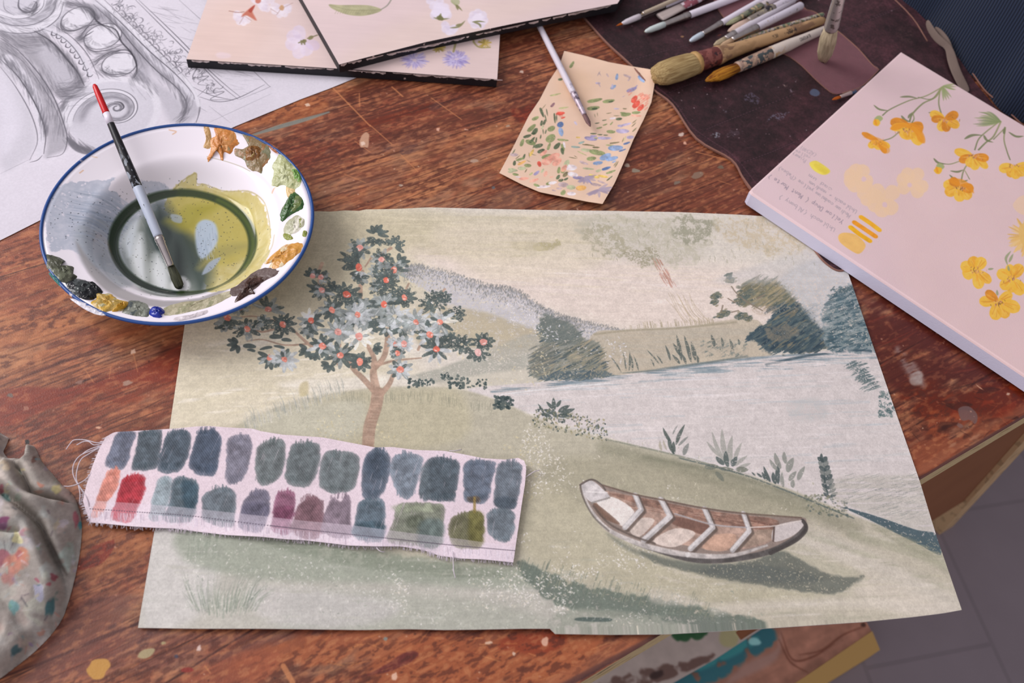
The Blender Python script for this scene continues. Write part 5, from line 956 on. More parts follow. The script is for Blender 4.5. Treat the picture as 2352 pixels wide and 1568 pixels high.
    for c, P, col in S_: sw(c, P, col)
    sw(b, ((1000, 820), (1130, 800), (1140, 900), (1010, 900)), '565c4c', 10, .1); sw(b, ((1120, 850), (1320, 850), (1290, 1080), (1100, 1070)), '5a6a68', 12, .15, None, .7); sw(b, ((900, 700), (1300, 700), (1250, 760), (900, 760)), '8f977c', 10, .3, None, .6)
    sw(b, ((1540, 640), (1610, 625), (1660, 640), (1640, 680), (1560, 680)), '5a5048', 5, .2); A.stroke(b((1605, 640), (1605, 770)), 6, '8f7a48', .8, 2)
    sw(b, ((1560, 780), (1680, 780), (1680, 1050), (1560, 1060)), '6b6630', 10, .15, None, .6); sw(b, ((540, 870), (790, 860), (770, 1000), (520, 980)), '3f5560', 8, .15, None, .7); sw(b, ((1790, 640), (1970, 640), (1960, 740), (1790, 720)), '47535e', 6, .15, None, .7)
    sw(a, ((1170, 640), (1300, 690), (1290, 880), (1180, 880)), '38505e', 8, .2, None, .7); sw(a, ((2010, 880), (2180, 880), (2150, 990), (2000, 980)), '6f3a52', 8, .2, None, .7); sw(a, ((1740, 850), (1940, 850), (1930, 950), (1720, 950)), '514e60', 8, .2, None, .6)
    sw(b, ((640, 260), (800, 260), (790, 450), (650, 450)), '3e4a58', 10, .2, None, .6); sw(b, ((1130, 380), (1190, 350), (1200, 640), (1110, 640)), '5a656b', 5, .4, None, .8)
    # twill weave
    yy, xx = np.mgrid[0:A.h, 0:A.w].astype(np.float32)
    tw = .5 + .5 * np.sin((xx * .8 + yy) * .95); lum = A.a.mean(2)
    A.a += ((tw - .5) * np.where(lum < .68, .075, .02))[..., None]
    # pale selvedge band and line of stitch holes
    top = [(190, 1148), (300, 1155), (400, 1163), (560, 1180), (700, 1196), (800, 1205), (950, 1225), (1060, 1238), (1200, 1258)]
    low = [(1200, 1320), (900, 1285), (560, 1245), (330, 1215), (180, 1200)]
    A.poly(top + low, 'd8ccd6', .38, 2, sm=False)
    Q = smooth_line([(200, 1168), (320, 1176), (430, 1184), (560, 1200), (700, 1216), (880, 1235), (1040, 1252), (1200, 1266)], 40)
    acc = 0
    for i in range(1, len(Q)):
        acc += np.hypot(*(Q[i] - Q[i - 1]))
        if acc > 3.4:
            acc = 0; A.stroke([Q[i], Q[i] + [1.3, .2]], 2.1, '4d4450', .85, .8)
    for i in range(420):                 # threads pulled below the stitch line
        k = rs.randint(1, len(Q)); p = Q[k]; l = rs.uniform(10, 22)
        A.stroke([(p[0] + rs.uniform(-2, 2), p[1] + 5), (p[0] - 1 + rs.uniform(-1, 3), p[1] + 5 + l)], 1.4, ['e2d8e0', 'd8ccd4', 'c4b8c4', 'a89aa6'][rs.randint(4)], .6, .9)
    A.wash('g', .08); A.wash('l', .05)
    return A

# ---------------------------------------------------------------- enamel plate: profile, washes of colour, painted shadow and highlights
PC = np.array([-0.3222, 0.5570]); PR, PZ = 0.1202, 0.040
def plate_z(r):
    r = np.asarray(r, float)
    k = np.clip((r - .060) / .030, 0, 1)
    return np.where(r < .090, .0058 + .0232 * (k * k * (3 - 2 * k)) + .001 * k, .030 + .010 * np.clip((r - .090) / (PR - .090), 0, 1.2) ** 1.15)
def plate_proj(P):
    P = np.atleast_2d(np.asarray(P, float)); d = rays(P); z = np.full(len(P), .02)
    for i in range(40):
        q = d[:, :2] * ((CAMH - z) / -d[:, 2])[:, None]; r = np.hypot(*(q - PC).T); z = z + .5 * (plate_z(np.minimum(r, PR)) - z)
    return q
def paint_plate():
    A = Art('plate_art', [(95, 520), (718, 480), (400, 285), (355, 745), (120, 300), (700, 720)], .03, 0, 3300, 'eee6ee', proj=plate_proj, pad=.012, seed=81)
    rs = A.rs; c = crop(60, 160, 700 / 1770.)
    # blue-grey wash
    A.poly(c((130, 1030), (110, 860), (150, 720), (260, 650), (440, 645), (520, 625), (470, 700), (530, 705), (560, 790), (640, 740), (640, 660), (760, 655), (820, 690), (830, 780), (880, 900), (800, 1000), (700, 1120), (560, 1200), (400, 1150), (300, 1060), (230, 1040), (160, 1060)), 'a9b1c0', .9, 4, dry=('m', .1), wob=4, c2='c3c6d2')
    A.poly(c((300, 900), (560, 860), (720, 900), (640, 1240), (520, 1280), (380, 1180), (300, 1060)), '8e959c', .7, 20)
    A.poly(c((290, 1000), (360, 1180), (520, 1320), (760, 1380), (1000, 1350), (1200, 1260), (1340, 1120), (1400, 1000), (1300, 1120), (1100, 1290), (800, 1340), (560, 1270), (380, 1120)), '8b8787', .8, 10)
    for i in range(80):
        t = rs.rand(); x, y = 430 + 200 * t, 760 + 260 * rs.rand()
        A.stroke(c((x - 220, y - 60), (x - 60, y - 20), (x + 60, y + 60)), rs.uniform(2, 7), ['8f9cb0', 'b9c0ce', '7f8c9c'][rs.randint(3)], .28, 3, 'fade')
    # yellow-olive wash
    A.poly(c((830, 720), (900, 650), (985, 600), (990, 665), (1040, 670), (1140, 705), (1280, 705), (1370, 760), (1400, 860), (1420, 980), (1390, 1100), (1300, 1210), (1180, 1270), (1060, 1290), (1000, 1140), (860, 920), (800, 800)), 'c4b46c', .95, 3, wob=3, c2='cfc48c')
    A.poly(c((860, 740), (1150, 730), (1290, 800), (1340, 980), (1240, 1110), (1040, 1140), (900, 1000), (840, 860)), 'b8aa50', .7, 20)
    A.stroke(c((835, 718), (900, 652), (985, 602), (990, 662), (1040, 668), (1140, 704), (1285, 706), (1375, 762), (1408, 860), (1420, 980)), 2.4, 'a89a5c', .6, 1.4)
    A.poly(c((560, 1030), (620, 900), (760, 820), (860, 860), (930, 1010), (1020, 1130), (1010, 1290), (820, 1320), (640, 1260)), 'a6aba8', .95, 14)
    # streaks inside the pool; the dark ones paint in the brush's shadow
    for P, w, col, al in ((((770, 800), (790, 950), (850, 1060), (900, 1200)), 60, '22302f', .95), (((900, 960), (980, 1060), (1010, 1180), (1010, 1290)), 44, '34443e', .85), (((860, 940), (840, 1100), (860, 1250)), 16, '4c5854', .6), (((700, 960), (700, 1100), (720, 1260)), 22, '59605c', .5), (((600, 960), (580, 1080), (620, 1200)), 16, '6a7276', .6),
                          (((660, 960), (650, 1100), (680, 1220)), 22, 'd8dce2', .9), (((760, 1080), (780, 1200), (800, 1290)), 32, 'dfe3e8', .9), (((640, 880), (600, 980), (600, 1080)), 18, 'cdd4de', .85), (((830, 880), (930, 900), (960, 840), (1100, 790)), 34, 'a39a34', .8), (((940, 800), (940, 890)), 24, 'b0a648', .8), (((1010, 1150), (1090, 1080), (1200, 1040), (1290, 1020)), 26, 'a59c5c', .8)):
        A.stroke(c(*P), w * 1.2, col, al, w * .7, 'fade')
    A.poly(c((990, 900), (1040, 870), (1100, 900), (1110, 1000), (1040, 1090), (1000, 1080), (980, 980)), 'b8c8de', .95, 8); A.poly(c((1020, 1190), (1060, 1120), (1130, 1090), (1080, 1160)), 'a6b2c6', .9, 5); A.poly(c((840, 840), (900, 850), (900, 890), (850, 880)), 'a9b4c4', .8, 5)  # pale blue and white highlights of the pool, painted into its colour
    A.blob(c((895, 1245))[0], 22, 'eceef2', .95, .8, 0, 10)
    for i in range(60):
        x, y = rs.uniform(985, 1110), rs.uniform(900, 1090); A.stroke(c((x, y), (x + 2, y + 30)), 1.6, ['c9d2e2', '8c9ab0'][rs.randint(2)], .35, 1.2)
    # green tide ring of the pool
    th = np.radians(np.arange(0, 361, 10)); cx, cy = 911, 1010
    R0 = [(c((cx + 405 * math.cos(t) + (-14 if abs(math.cos(t)) < .3 else 0), cy + 292 * math.sin(t)))[0]) for t in th]
    ell = lambda d: c((cx + 405 * math.cos(math.radians(d)), cy + 292 * math.sin(math.radians(d))))[0]
    A.stroke([ell(d) for d in range(88, 272, 8)], 18, '0d1d16', .97, 5, c2='1c3014'); A.stroke([ell(d) for d in range(-92, 94, 8)], 17, '2a3c10', .97, 5, c2='243612')
    A.stroke([ell(d) for d in range(-60, 30, 8)], 9, '5a6c22', .6, 7)
    # pigment grains
    for i in range(420):
        a_ = rs.uniform(0, 6.28); r = rs.uniform(.3, 1.05); x, y = 850 + 560 * r * math.cos(a_) * (1 if math.cos(a_) < 0 else .95), 980 + 340 * r * math.sin(a_)
        if not (130 < x < 1420): continue
        A.stroke(c((x, y), (x + rs.uniform(-4, 4), y + rs.uniform(-3, 3))), rs.uniform(.8, 1.7), ['2f343c', '4c4c3c', '20242a'][rs.randint(3)], rs.uniform(.4, .9), .8)
    A.speck(50, (110, 440, 250, 560), '2a3038', (.5, 1.1)); A.stroke(c((1050, 505), (1150, 530), (1240, 560), (1300, 590)), 1.8, '9a9470', .6); A.stroke(c((1340, 1130), (1420, 1040), (1440, 960)), 3, 'b8ae84', .5)
    for P in (((830, 350), (870, 360), (850, 375)), ((385, 505), (410, 510)), ((310, 600), (330, 585)), ((1425, 720), (1440, 690), (1465, 675))): A.stroke(c(*P), 3, ['dcae88', 'dcae88', 'e0c0a0', '4c98a8'][rs.randint(4)], .7)
    return A

# ---------------------------------------------------------------- painter's rag, leather, floor pieces
def paint_rag():
    A = Art('rag_art', [(-330, 940), (210, 960), (210, 1360), (60, 1600), (-330, 1620)], 0.03, 0, 1700, '98918a', seed=91)
    rs = A.rs; c = crop(0, 960, 420 / 1083.)
    for i in range(240):
        x, y = rs.uniform(-330, 200), rs.uniform(960, 1620)
        A.blob((x, y), rs.uniform(6, 34), ['a8a6a2', 'b0a49c', '9c9a90', 'a8b0ac', 'b4aca8', '9a9c98', 'b29c92', 'a6a2a8', 'b0b0a0'][rs.randint(9)], rs.uniform(.3, .7), rs.uniform(.3, 1), rs.uniform(0, 180), rs.uniform(4, 16), wob=.4, dry=('m', .3))
    for p, r, col, asp, an, s in (((20, 605), 16, '7a3a60', .6, -20, 5), ((0, 640), 20, '74486c', .6, -10, 6), ((100, 715), 20, 'cfc894', .8, 40, 4), ((110, 850), 26, 'b8745c', 1.6, 10, 7), ((15, 830), 18, '8a4c56', 1.3, 0, 6), ((50, 940), 20, '9c6a64', 1.4, 0, 8), ((330, 420), 18, 'c6bc80', .7, -20, 6), ((400, 830), 24, '9fb0a8', 1.6, 10, 8), ((235, 780), 12, '7fa088', 1.4, 0, 5),
                              ((290, 1130), 13, '2f5a60', 2.6, 20, 4), ((80, 1120), 14, '5f8c8c', 1.8, -10, 6), ((225, 1030), 16, 'b0b0c8', 1.8, 0, 5), ((315, 940), 12, '8c4450', .8, 40, 4), ((285, 985), 7, 'a0505a', .8, 0, 3), ((215, 960), 8, '985060', .6, 40, 3), ((90, 1380), 20, '2f5058', .6, -50, 6), ((350, 650), 18, 'b8aca4', .8, 0, 6), ((200, 250), 9, '6a4c44', 1, 0, 4), ((220, 245), 9, '7ea8b4', .4, 10, 2), ((30, 470), 16, '6f9490', .5, 30, 5),
                              ((450, 600), 10, '9c5460', 2.4, 0, 4), ((470, 640), 7, '3f8a94', 2, 0, 3), ((150, 1330), 14, 'c8b8a0', .8, -40, 5), ((90, 850), 30, 'b88070', 1, 0, 10), ((20, 280), 20, 'b8a890', .6, 30, 7), ((330, 1050), 8, '6a7a74', 2, 10, 4), ((60, 1280), 10, '6f5c6c', .5, 0, 4), ((150, 660), 12, 'b09088', .5, 0, 6), ((-150, 700), 40, 'a08890', 1, 0, 10), ((-200, 1000), 50, '98a8a4', 1, 0, 12)):
        A.blob(c(p)[0], r * .75, col, .75, asp, an, s, wob=.35, dry=('m', .2))
    for i in range(60):
        x, y = rs.uniform(-100, 180), rs.uniform(1060, 1560); A.blob((x, y), rs.uniform(3, 13), ['8c4a58', '4c7c84', 'c8bc88', 'b4705c', '6c8c78', '7a6a94', 'c4c0cc', '3c5c64'][rs.randint(8)], rs.uniform(.3, .75), rs.uniform(.3, 1), rs.uniform(0, 180), 3, wob=.45, dry=('m', .3))
    for i in range(160):
        x, y = rs.uniform(-300, 190), rs.uniform(980, 1600); a = rs.uniform(0, 3.14); l = rs.uniform(5, 24)
        A.stroke([(x, y), (x + l * math.cos(a), y + l * math.sin(a))], rs.uniform(1, 4), ['5c5058', 'c8c4c0', '8c98a0', 'b07a6c', '4a4a50', '9ab0a0'][rs.randint(6)], .5, 1.6)
    A.wash('m', .1); A.wash('g', .1)
    return A

def paint_leather():
    A = Art('leather_art', [(1300, 0), (1340, -80), (2420, -80), (2420, 640), (1900, 660), (1500, 300)], 0.003, 30, 1900, '3b2227', seed=95)
    rs = A.rs; c = crop(1400, 160, 420 / 2058.); d = crop(1320, 0, 720 / 2352.); f = crop(2000, 0, 352 / 1725.)
    A.a[:] = A.a * (.72 + .6 * A.noise('l')[..., None]); A.wash('m', .35); A.wash('g', .35)
    for i in range(1100):
        x, y = rs.uniform(1300, 2352), rs.uniform(-40, 640); l = rs.uniform(5, 24); a = rs.uniform(-.9, .9)
        A.stroke([(x, y), (x + l * math.cos(a), y + l * math.sin(a))], rs.uniform(.7, 1.4), ['5c3c44', '6c4a54', '4a2e36', '21141a'][rs.randint(4)], rs.uniform(.2, .5), 1)
    def stitch(P, col='6a4450', w=1.6, s=5.5):
        Q = smooth_line(P, 30); acc = 0
        for i in range(1, len(Q)):
            acc += np.hypot(*(Q[i] - Q[i - 1]))
            if acc > s: A.stroke([Q[i], Q[i] + (Q[i] - Q[i - 1]) / (np.hypot(*(Q[i] - Q[i - 1])) + 1e-6) * s * .6], w, col, .7, .9); acc = 0
    for P in (c((640, 280), (850, 190), (1060, 130)), c((1060, 690), (1500, 510), (2058, 290)), c((1480, 1060), (1800, 940), (2058, 830)), d((0, 130 + 700), (10, 830)), f((0, 200), (180, 140), (340, 90)), d((370, 470), (700, 380), (900, 330)), d((1960, 250), (2200, 160), (2352, 100)), [(1760, 480), (1830, 450), (1900, 400)]):
        A.stroke(P, 4, '1c1014', .6, 3); stitch(P)
    edge = c((-330, -620), (-30, -300), (480, 160), (640, 290), (760, 410), (920, 640), (1130, 800), (1320, 920), (1470, 1060), (1640, 1280), (1760, 1420)); stitch(edge); stitch([(1700, 440), (1800, 540), (1880, 600), (1920, 612), (1950, 606)])
    for p, r, col, asp, an in (((1200, 745), 13, '9aa2ac', .5, -15), ((1290, 480), 9, '6f6c78', .4, 10), ((1900, 530), 22, '6c6a7c', .4, -20), ((1600, 340), 16, '5c5568', .8, 20), ((1980, 190), 8, 'c0a8a0', .3, 20), ((2040, 240), 7, '8c7c88', .8, 0), ((1820, 560), 14, '5a5868', .3, -20), ((1400, 720), 22, '4c3c44', .4, -10)):
        A.blob(c(p)[0], r * .9, col, .7, asp, an, 2.5, dry=('g', .5), wob=.4)
    A.blob(d((1798, 700))[0], 12, '56647c', .8, .7, 0, 2); A.blob(d((805, 280))[0], 4, 'a88058', .8, .5, 0, 1); A.blob(d((1085, 268))[0], 5, '7c3c30', .8, .3, -20, 1)
    A.speck(120, (1300, 0, 2100, 600), 'a08890', (.4, 1.1), (.3, .8)); A.speck(60, (1350, 160, 1900, 400), 'd0c0c4', (.4, 1.0), (.4, .9))
    A.stroke(f((380, 100), (470, 250), (600, 400), (640, 470)), 2.4, '5c3438', .8); A.blob(f((380, 400))[0], 22, '4c3434', .5, .7, 40, 8, dry=('g', .5))
    return A

def paint_floor_sheet():
    A = Art('sheet_art', [(1200, 1600), (1560, 1440), (1960, 1440), (1700, 1600)], -0.702, 35, 900, 'a59a94', seed=97)
    rs = A.rs; c = crop(1150, 1300, 1202 / 2352.)
    A.wash('m', .08)
    for p, r, asp, an in (((820, 300), 20, 1, 30), ((795, 305), 16, 1, -20), ((885, 305), 16, .9, -20), ((850, 300), 12, 1, 0), ((910, 290), 12, 1, 20)): A.blob(c(p)[0], r, '2f5538', .95, asp, an, 5)
    A.blob(c((1030, 320))[0], 22, '9c9a68', .7, 1.2, 20, 8); A.blob(c((1080, 295))[0], 18, 'a8a47c', .6, 1, 0, 8)
    A.poly(c((440, 530), (560, 490), (700, 455), (880, 425), (960, 400), (900, 450), (780, 500), (640, 540), (500, 560)), '5c4640', .85, 8, dry=('m', .25), wob=6)
    A.blob(c((700, 490))[0], 18, '382c2c', .8, .5, -20, 6)
    return A
def paint_board():
    A = Art('board_art', [(1500, 1600), (1760, 1430), (2000, 1420), (2040, 1500), (1850, 1620)], -0.705, 35, 900, '8f6656', seed=98)
    rs = A.rs; c = crop(1150, 1300, 1202 / 2352.)
    A.a[:] = A.a * (.85 + .3 * A.noise('xx')[..., None]); A.wash('m', .2)
    A.poly(c((1160, 275), (1225, 285), (1225, 350), (1100, 430), (960, 520), (720, 560), (820, 480), (1000, 380)), '2c6470', .92, 14, wob=6, dry=('m', .12))
    A.poly(c((1060, 340), (1160, 320), (1100, 380), (900, 470), (820, 480)), '3f8a8c', .8, 12, dry=('m', .3)); A.blob(c((1140, 340))[0], 15, '8fc4c4', .9, .6, 10, 4)
    A.poly(c((1230, 380), (1260, 300), (1240, 420), (1100, 500), (1000, 540), (1100, 440)), '9c8078', .7, 14)
    for P in (((1260, 300), (1310, 420), (1400, 410), (1500, 350)), ((1340, 400), (1440, 380), (1540, 310), (1640, 270)), ((1250, 330), (1300, 430), (1380, 480))): A.stroke(c(*P), 4, '5c3428', .7, 3, 'fade')
    A.blob(c((1630, 265))[0], 6, '3c2824', .8, .8, 0, 3)
    return A
# ---------------------------------------------------------------- helpers: materials
def mat(name, col=(.8, .8, .8), rough=.6, spec=.3, metal=0.0, bump=0.0, bscale=300, var=0.0, vscale=40, trans=0.0, coat=0.0, sheen=0.0):
    m = bpy.data.materials.new(name); m.use_nodes = True; nt = m.node_tree; b = nt.nodes['Principled BSDF']
    if isinstance(col, str):
        c = hx(col); col = tuple(np.where(c <= .04045, c / 12.92, ((c + .055) / 1.055) ** 2.4))
    b.inputs['Base Color'].default_value = (*col, 1)
    b.inputs['Roughness'].default_value = rough; b.inputs['Specular IOR Level'].default_value = spec; b.inputs['Metallic'].default_value = metal
    b.inputs['Coat Weight'].default_value = coat; b.inputs['Sheen Weight'].default_value = sheen
    tc = nt.nodes.new('ShaderNodeTexCoord')
    if var:
        n = nt.nodes.new('ShaderNodeTexNoise'); n.inputs['Scale'].default_value = vscale; n.inputs['Detail'].default_value = 6
        nt.links.new(tc.outputs['Object'], n.inputs['Vector'])
        mx = nt.nodes.new('ShaderNodeMix'); mx.data_type = 'RGBA'
        mx.inputs['A'].default_value = tuple(max(0, v * (1 - var)) for v in col) + (1,); mx.inputs['B'].default_value = tuple(min(1, v * (1 + var)) for v in col) + (1,)
        nt.links.new(n.outputs['Fac'], mx.inputs['Factor']); nt.links.new(mx.outputs['Result'], b.inputs['Base Color'])
    if bump:
        n = nt.nodes.new('ShaderNodeTexNoise'); n.inputs['Scale'].default_value = bscale; n.inputs['Detail'].default_value = 4
        nt.links.new(tc.outputs['Object'], n.inputs['Vector'])
        bp = nt.nodes.new('ShaderNodeBump'); bp.inputs['Strength'].default_value = bump; bp.inputs['Distance'].default_value = .001
        nt.links.new(n.outputs['Fac'], bp.inputs['Height']); nt.links.new(bp.outputs['Normal'], b.inputs['Normal'])
    return m

def stained(name, base, stains, rough=.5, spec=.3, scale=60, thr=.55, metal=0, stretch=(1, 1, 1), seed=0.0, extent=None):
    """base colour with flecks of other colours; extent=(x0, x1) keeps them along local x"""
    m = mat(name, base, rough, spec, metal); nt = m.node_tree; b = nt.nodes['Principled BSDF']
    tc = nt.nodes['Texture Coordinate']; prev = None; c0 = b.inputs['Base Color'].default_value[:]
    for i, (c, t) in enumerate(stains):
        mp = nt.nodes.new('ShaderNodeMapping'); mp.inputs['Location'].default_value = (seed + 3.1 * i, 7.7 * i, seed); mp.inputs['Scale'].default_value = stretch
        n = nt.nodes.new('ShaderNodeTexNoise'); n.inputs['Scale'].default_value = scale * (1 + .3 * i); n.inputs['Detail'].default_value = 5
        r = nt.nodes.new('ShaderNodeMapRange'); r.inputs['From Min'].default_value = t; r.inputs['From Max'].default_value = t + .03
        nt.links.new(tc.outputs['Object'], mp.inputs['Vector']); nt.links.new(mp.outputs['Vector'], n.inputs['Vector']); nt.links.new(n.outputs['Fac'], r.inputs['Value'])
        fac = r.outputs['Result']
        if extent:
            sx = nt.nodes.new('ShaderNodeSeparateXYZ'); r2 = nt.nodes.new('ShaderNodeMapRange'); r2.inputs['From Min'].default_value = extent[1]; r2.inputs['From Max'].default_value = extent[0]
            nt.links.new(tc.outputs['Object'], sx.inputs['Vector']); nt.links.new(sx.outputs['X'], r2.inputs['Value'])
            mm = nt.nodes.new('ShaderNodeMath'); mm.operation = 'MULTIPLY'; nt.links.new(fac, mm.inputs[0]); nt.links.new(r2.outputs['Result'], mm.inputs[1]); fac = mm.outputs[0]
        cc = hx(c); cc = np.where(cc <= .04045, cc / 12.92, ((cc + .055) / 1.055) ** 2.4)
        mx = nt.nodes.new('ShaderNodeMix'); mx.data_type = 'RGBA'; mx.inputs['A'].default_value = c0; mx.inputs['B'].default_value = (*cc, 1)
        if prev: nt.links.new(prev, mx.inputs['A'])
        nt.links.new(fac, mx.inputs['Factor']); prev = mx.outputs['Result']
    if prev: nt.links.new(prev, b.inputs['Base Color'])
    return m

def art_mat(name, A, gain, rough=.75, spec=.25, tint=(1, 1, 1), bump=.15, bscale=900, coat=0.0):
    m = bpy.data.materials.new(name); m.use_nodes = True; nt = m.node_tree; b = nt.nodes['Principled BSDF']
    t = nt.nodes.new('ShaderNodeTexImage'); t.image = A.image(gain, tint); t.extension = 'EXTEND'; t.interpolation = 'Cubic'
    nt.links.new(t.outputs['Color'], b.inputs['Base Color'])
    b.inputs['Roughness'].default_value = rough; b.inputs['Specular IOR Level'].default_value = spec; b.inputs['Coat Weight'].default_value = coat
    if bump:
        tc = nt.nodes.new('ShaderNodeTexCoord'); n = nt.nodes.new('ShaderNodeTexNoise'); n.inputs['Scale'].default_value = bscale; n.inputs['Detail'].default_value = 3
        nt.links.new(tc.outputs['Object'], n.inputs['Vector']); bp = nt.nodes.new('ShaderNodeBump'); bp.inputs['Strength'].default_value = bump; bp.inputs['Distance'].default_value = .0006
        nt.links.new(n.outputs['Fac'], bp.inputs['Height']); nt.links.new(bp.outputs['Normal'], b.inputs['Normal'])
    return m

# ---------------------------------------------------------------- helpers: objects
def mesh(name, verts, faces, mats, parent=None, smooth=False, uvs=None, fmat=None):
    """verts in world space; the object origin goes to the parent's origin or the base of the mesh"""
    V = np.asarray([tuple(v) for v in verts], float)
    org = np.array(parent.matrix_world.translation) if parent else np.array([(V[:, 0].min() + V[:, 0].max()) / 2, (V[:, 1].min() + V[:, 1].max()) / 2, V[:, 2].min()])
    me = bpy.data.meshes.new(name); me.from_pydata([tuple(v) for v in V - org], [], [tuple(int(i) for i in f) for f in faces])
    for m in (mats if isinstance(mats, (list, tuple)) else [mats]): me.materials.append(m)
    if fmat is not None: me.polygons.foreach_set('material_index', np.asarray(fmat, np.int32))
    if uvs is not None:
        ul = me.uv_layers.new(name='uv'); li = np.empty(len(me.loops), np.int32); me.loops.foreach_get('vertex_index', li)
        ul.data.foreach_set('uv', np.asarray(uvs, np.float32)[li].ravel())
    if smooth: me.polygons.foreach_set('use_smooth', np.ones(len(me.polygons), bool))
    me.update(); o = bpy.data.objects.new(name, me); COL.objects.link(o)
    if parent: o.parent = parent
    else: o.location = org
    bpy.context.view_layer.update() if not parent else None
    return o

def tag(o, label=None, cat=None, group=None, kind=None):
    if label: o['label'] = label
    if cat: o['category'] = cat
    if group: o['group'] = group
    if kind: o['kind'] = kind
    return o

def thing(name, loc, label, cat, group=None):
    o = bpy.data.objects.new(name, None); COL.objects.link(o); o.location = loc; o.empty_display_size = .02
    bpy.context.view_layer.update(); return tag(o, label, cat, group)

def recalc(o):
    bm = bmesh.new(); bm.from_mesh(o.data); bmesh.ops.recalc_face_normals(bm, faces=bm.faces); bm.to_mesh(o.data); bm.free(); return o

def slide(xy0, z0, z):      # move along the line of sight from the plane at z0 to height z
    return np.asarray(xy0) * ((CAMH - z) / (CAMH - z0))[..., None] if np.ndim(z) else np.asarray(xy0) * ((CAMH - z) / (CAMH - z0))

def resample(P, n):
    P = np.asarray(P, float); s = np.r_[0, np.cumsum(np.hypot(*np.diff(P, axis=0).T))]; t = np.linspace(0, s[-1], n)
    return np.c_[np.interp(t, s, P[:, 0]), np.interp(t, s, P[:, 1])]

def sheet(name, top, bot, left, right, A, zf, thick, mats, nu=60, nv=40, z0=0.0, parent=None):
    """a sheet bounded by four outline curves (photo pixels, left->right and top->bottom); zf(u, v) is its height"""
    t, b, l, r = (resample(flat(q, z0), n) for q, n in ((top, nu), (bot, nu), (left, nv), (right, nv)))
    u = np.linspace(0, 1, nu); v = np.linspace(0, 1, nv); U, Vv = np.meshgrid(u, v)
    G = (1 - Vv)[..., None] * t[None] + Vv[..., None] * b[None] + (1 - U)[..., None] * l[:, None] + U[..., None] * r[:, None] \
        - ((1 - U) * (1 - Vv))[..., None] * t[0] - (U * (1 - Vv))[..., None] * t[-1] - ((1 - U) * Vv)[..., None] * b[0] - (U * Vv)[..., None] * b[-1]
    Z = zf(U, Vv); X = slide(G, z0, Z)
    top_v = np.dstack([X, Z + TOP]).reshape(-1, 3); uv = A.uv(G.reshape(-1, 2)) if A is not None else np.c_[U.ravel(), Vv.ravel()]
    bot_v = top_v - [0, 0, thick]; N = nu * nv; F = []; fm = []
    idx = lambda i, j: i * nu + j
    for i in range(nv - 1):
        for j in range(nu - 1):
            F.append((idx(i + 1, j), idx(i + 1, j + 1), idx(i, j + 1), idx(i, j))); fm.append(0)
            F.append((N + idx(i, j), N + idx(i, j + 1), N + idx(i + 1, j + 1), N + idx(i + 1, j))); fm.append(1)
    ring = [idx(0, j) for j in range(nu)] + [idx(i, nu - 1) for i in range(1, nv)] + [idx(nv - 1, j) for j in range(nu - 2, -1, -1)] + [idx(i, 0) for i in range(nv - 2, 0, -1)]
    for k in range(len(ring)):
        a, b_ = ring[k], ring[(k + 1) % len(ring)]; F.append((a, b_, N + b_, N + a)); fm.append(1)
    return mesh(name, np.vstack([top_v, bot_v]), F, mats, parent, False, np.vstack([uv, uv]), fm)

def slab(name, pts, z1, z0, A, mats, parent=None, bevel=0.0, art_z=None):
    """flat plate from an outline in photo pixels taken at height z1; mats = (face, side)"""
    P = flat(pts, z1) if not isinstance(pts, np.ndarray) else pts
    area2 = sum(P[i][0] * P[(i + 1) % len(P)][1] - P[(i + 1) % len(P)][0] * P[i][1] for i in range(len(P)))
    if area2 < 0: P = P[::-1]
    n = len(P); V = []
    layers = [(z1, bevel), (z1 - bevel * .3, bevel * .3), (z1 - bevel, 0), (z0, 0)] if bevel else [(z1, 0), (z0, 0)]
    cen = P.mean(0)
    for z, ins in layers:
        for i in range(n):
            a, b, c = P[i - 1], P[i], P[(i + 1) % n]; d1 = (b - a) / (np.hypot(*(b - a)) + 1e-9); d2 = (c - b) / (np.hypot(*(c - b)) + 1e-9)
            nn = np.array([-d1[1] - d2[1], d1[0] + d2[0]]); nn /= max(np.hypot(*nn), 1e-6); k = ins / max(.35, abs(nn @ np.array([-d1[1], d1[0]])))
            q = b + nn * k; V.append((q[0], q[1], TOP + z))
    L = len(layers); F = [tuple(range(n))]; fm = [0]
    for k in range(L - 1):
        for i in range(n): j = (i + 1) % n; F.append((k * n + i, (k + 1) * n + i, (k + 1) * n + j, k * n + j)); fm.append(0 if k < L - 2 else 1)
    F.append(tuple((L - 1) * n + i for i in range(n - 1, -1, -1))); fm.append(1)
    uv = A.uv(np.array([v[:2] for v in V])) if A is not None else None
    return mesh(name, V, F, mats, parent, False, uv, fm)

def frame_x(d):
    d = Vector(d).normalized(); up = Vector((0, 0, 1)); y = up.cross(d)
    if y.length < 1e-4: y = Vector((0, 1, 0))
    y.normalize(); z = d.cross(y); return d, y, z

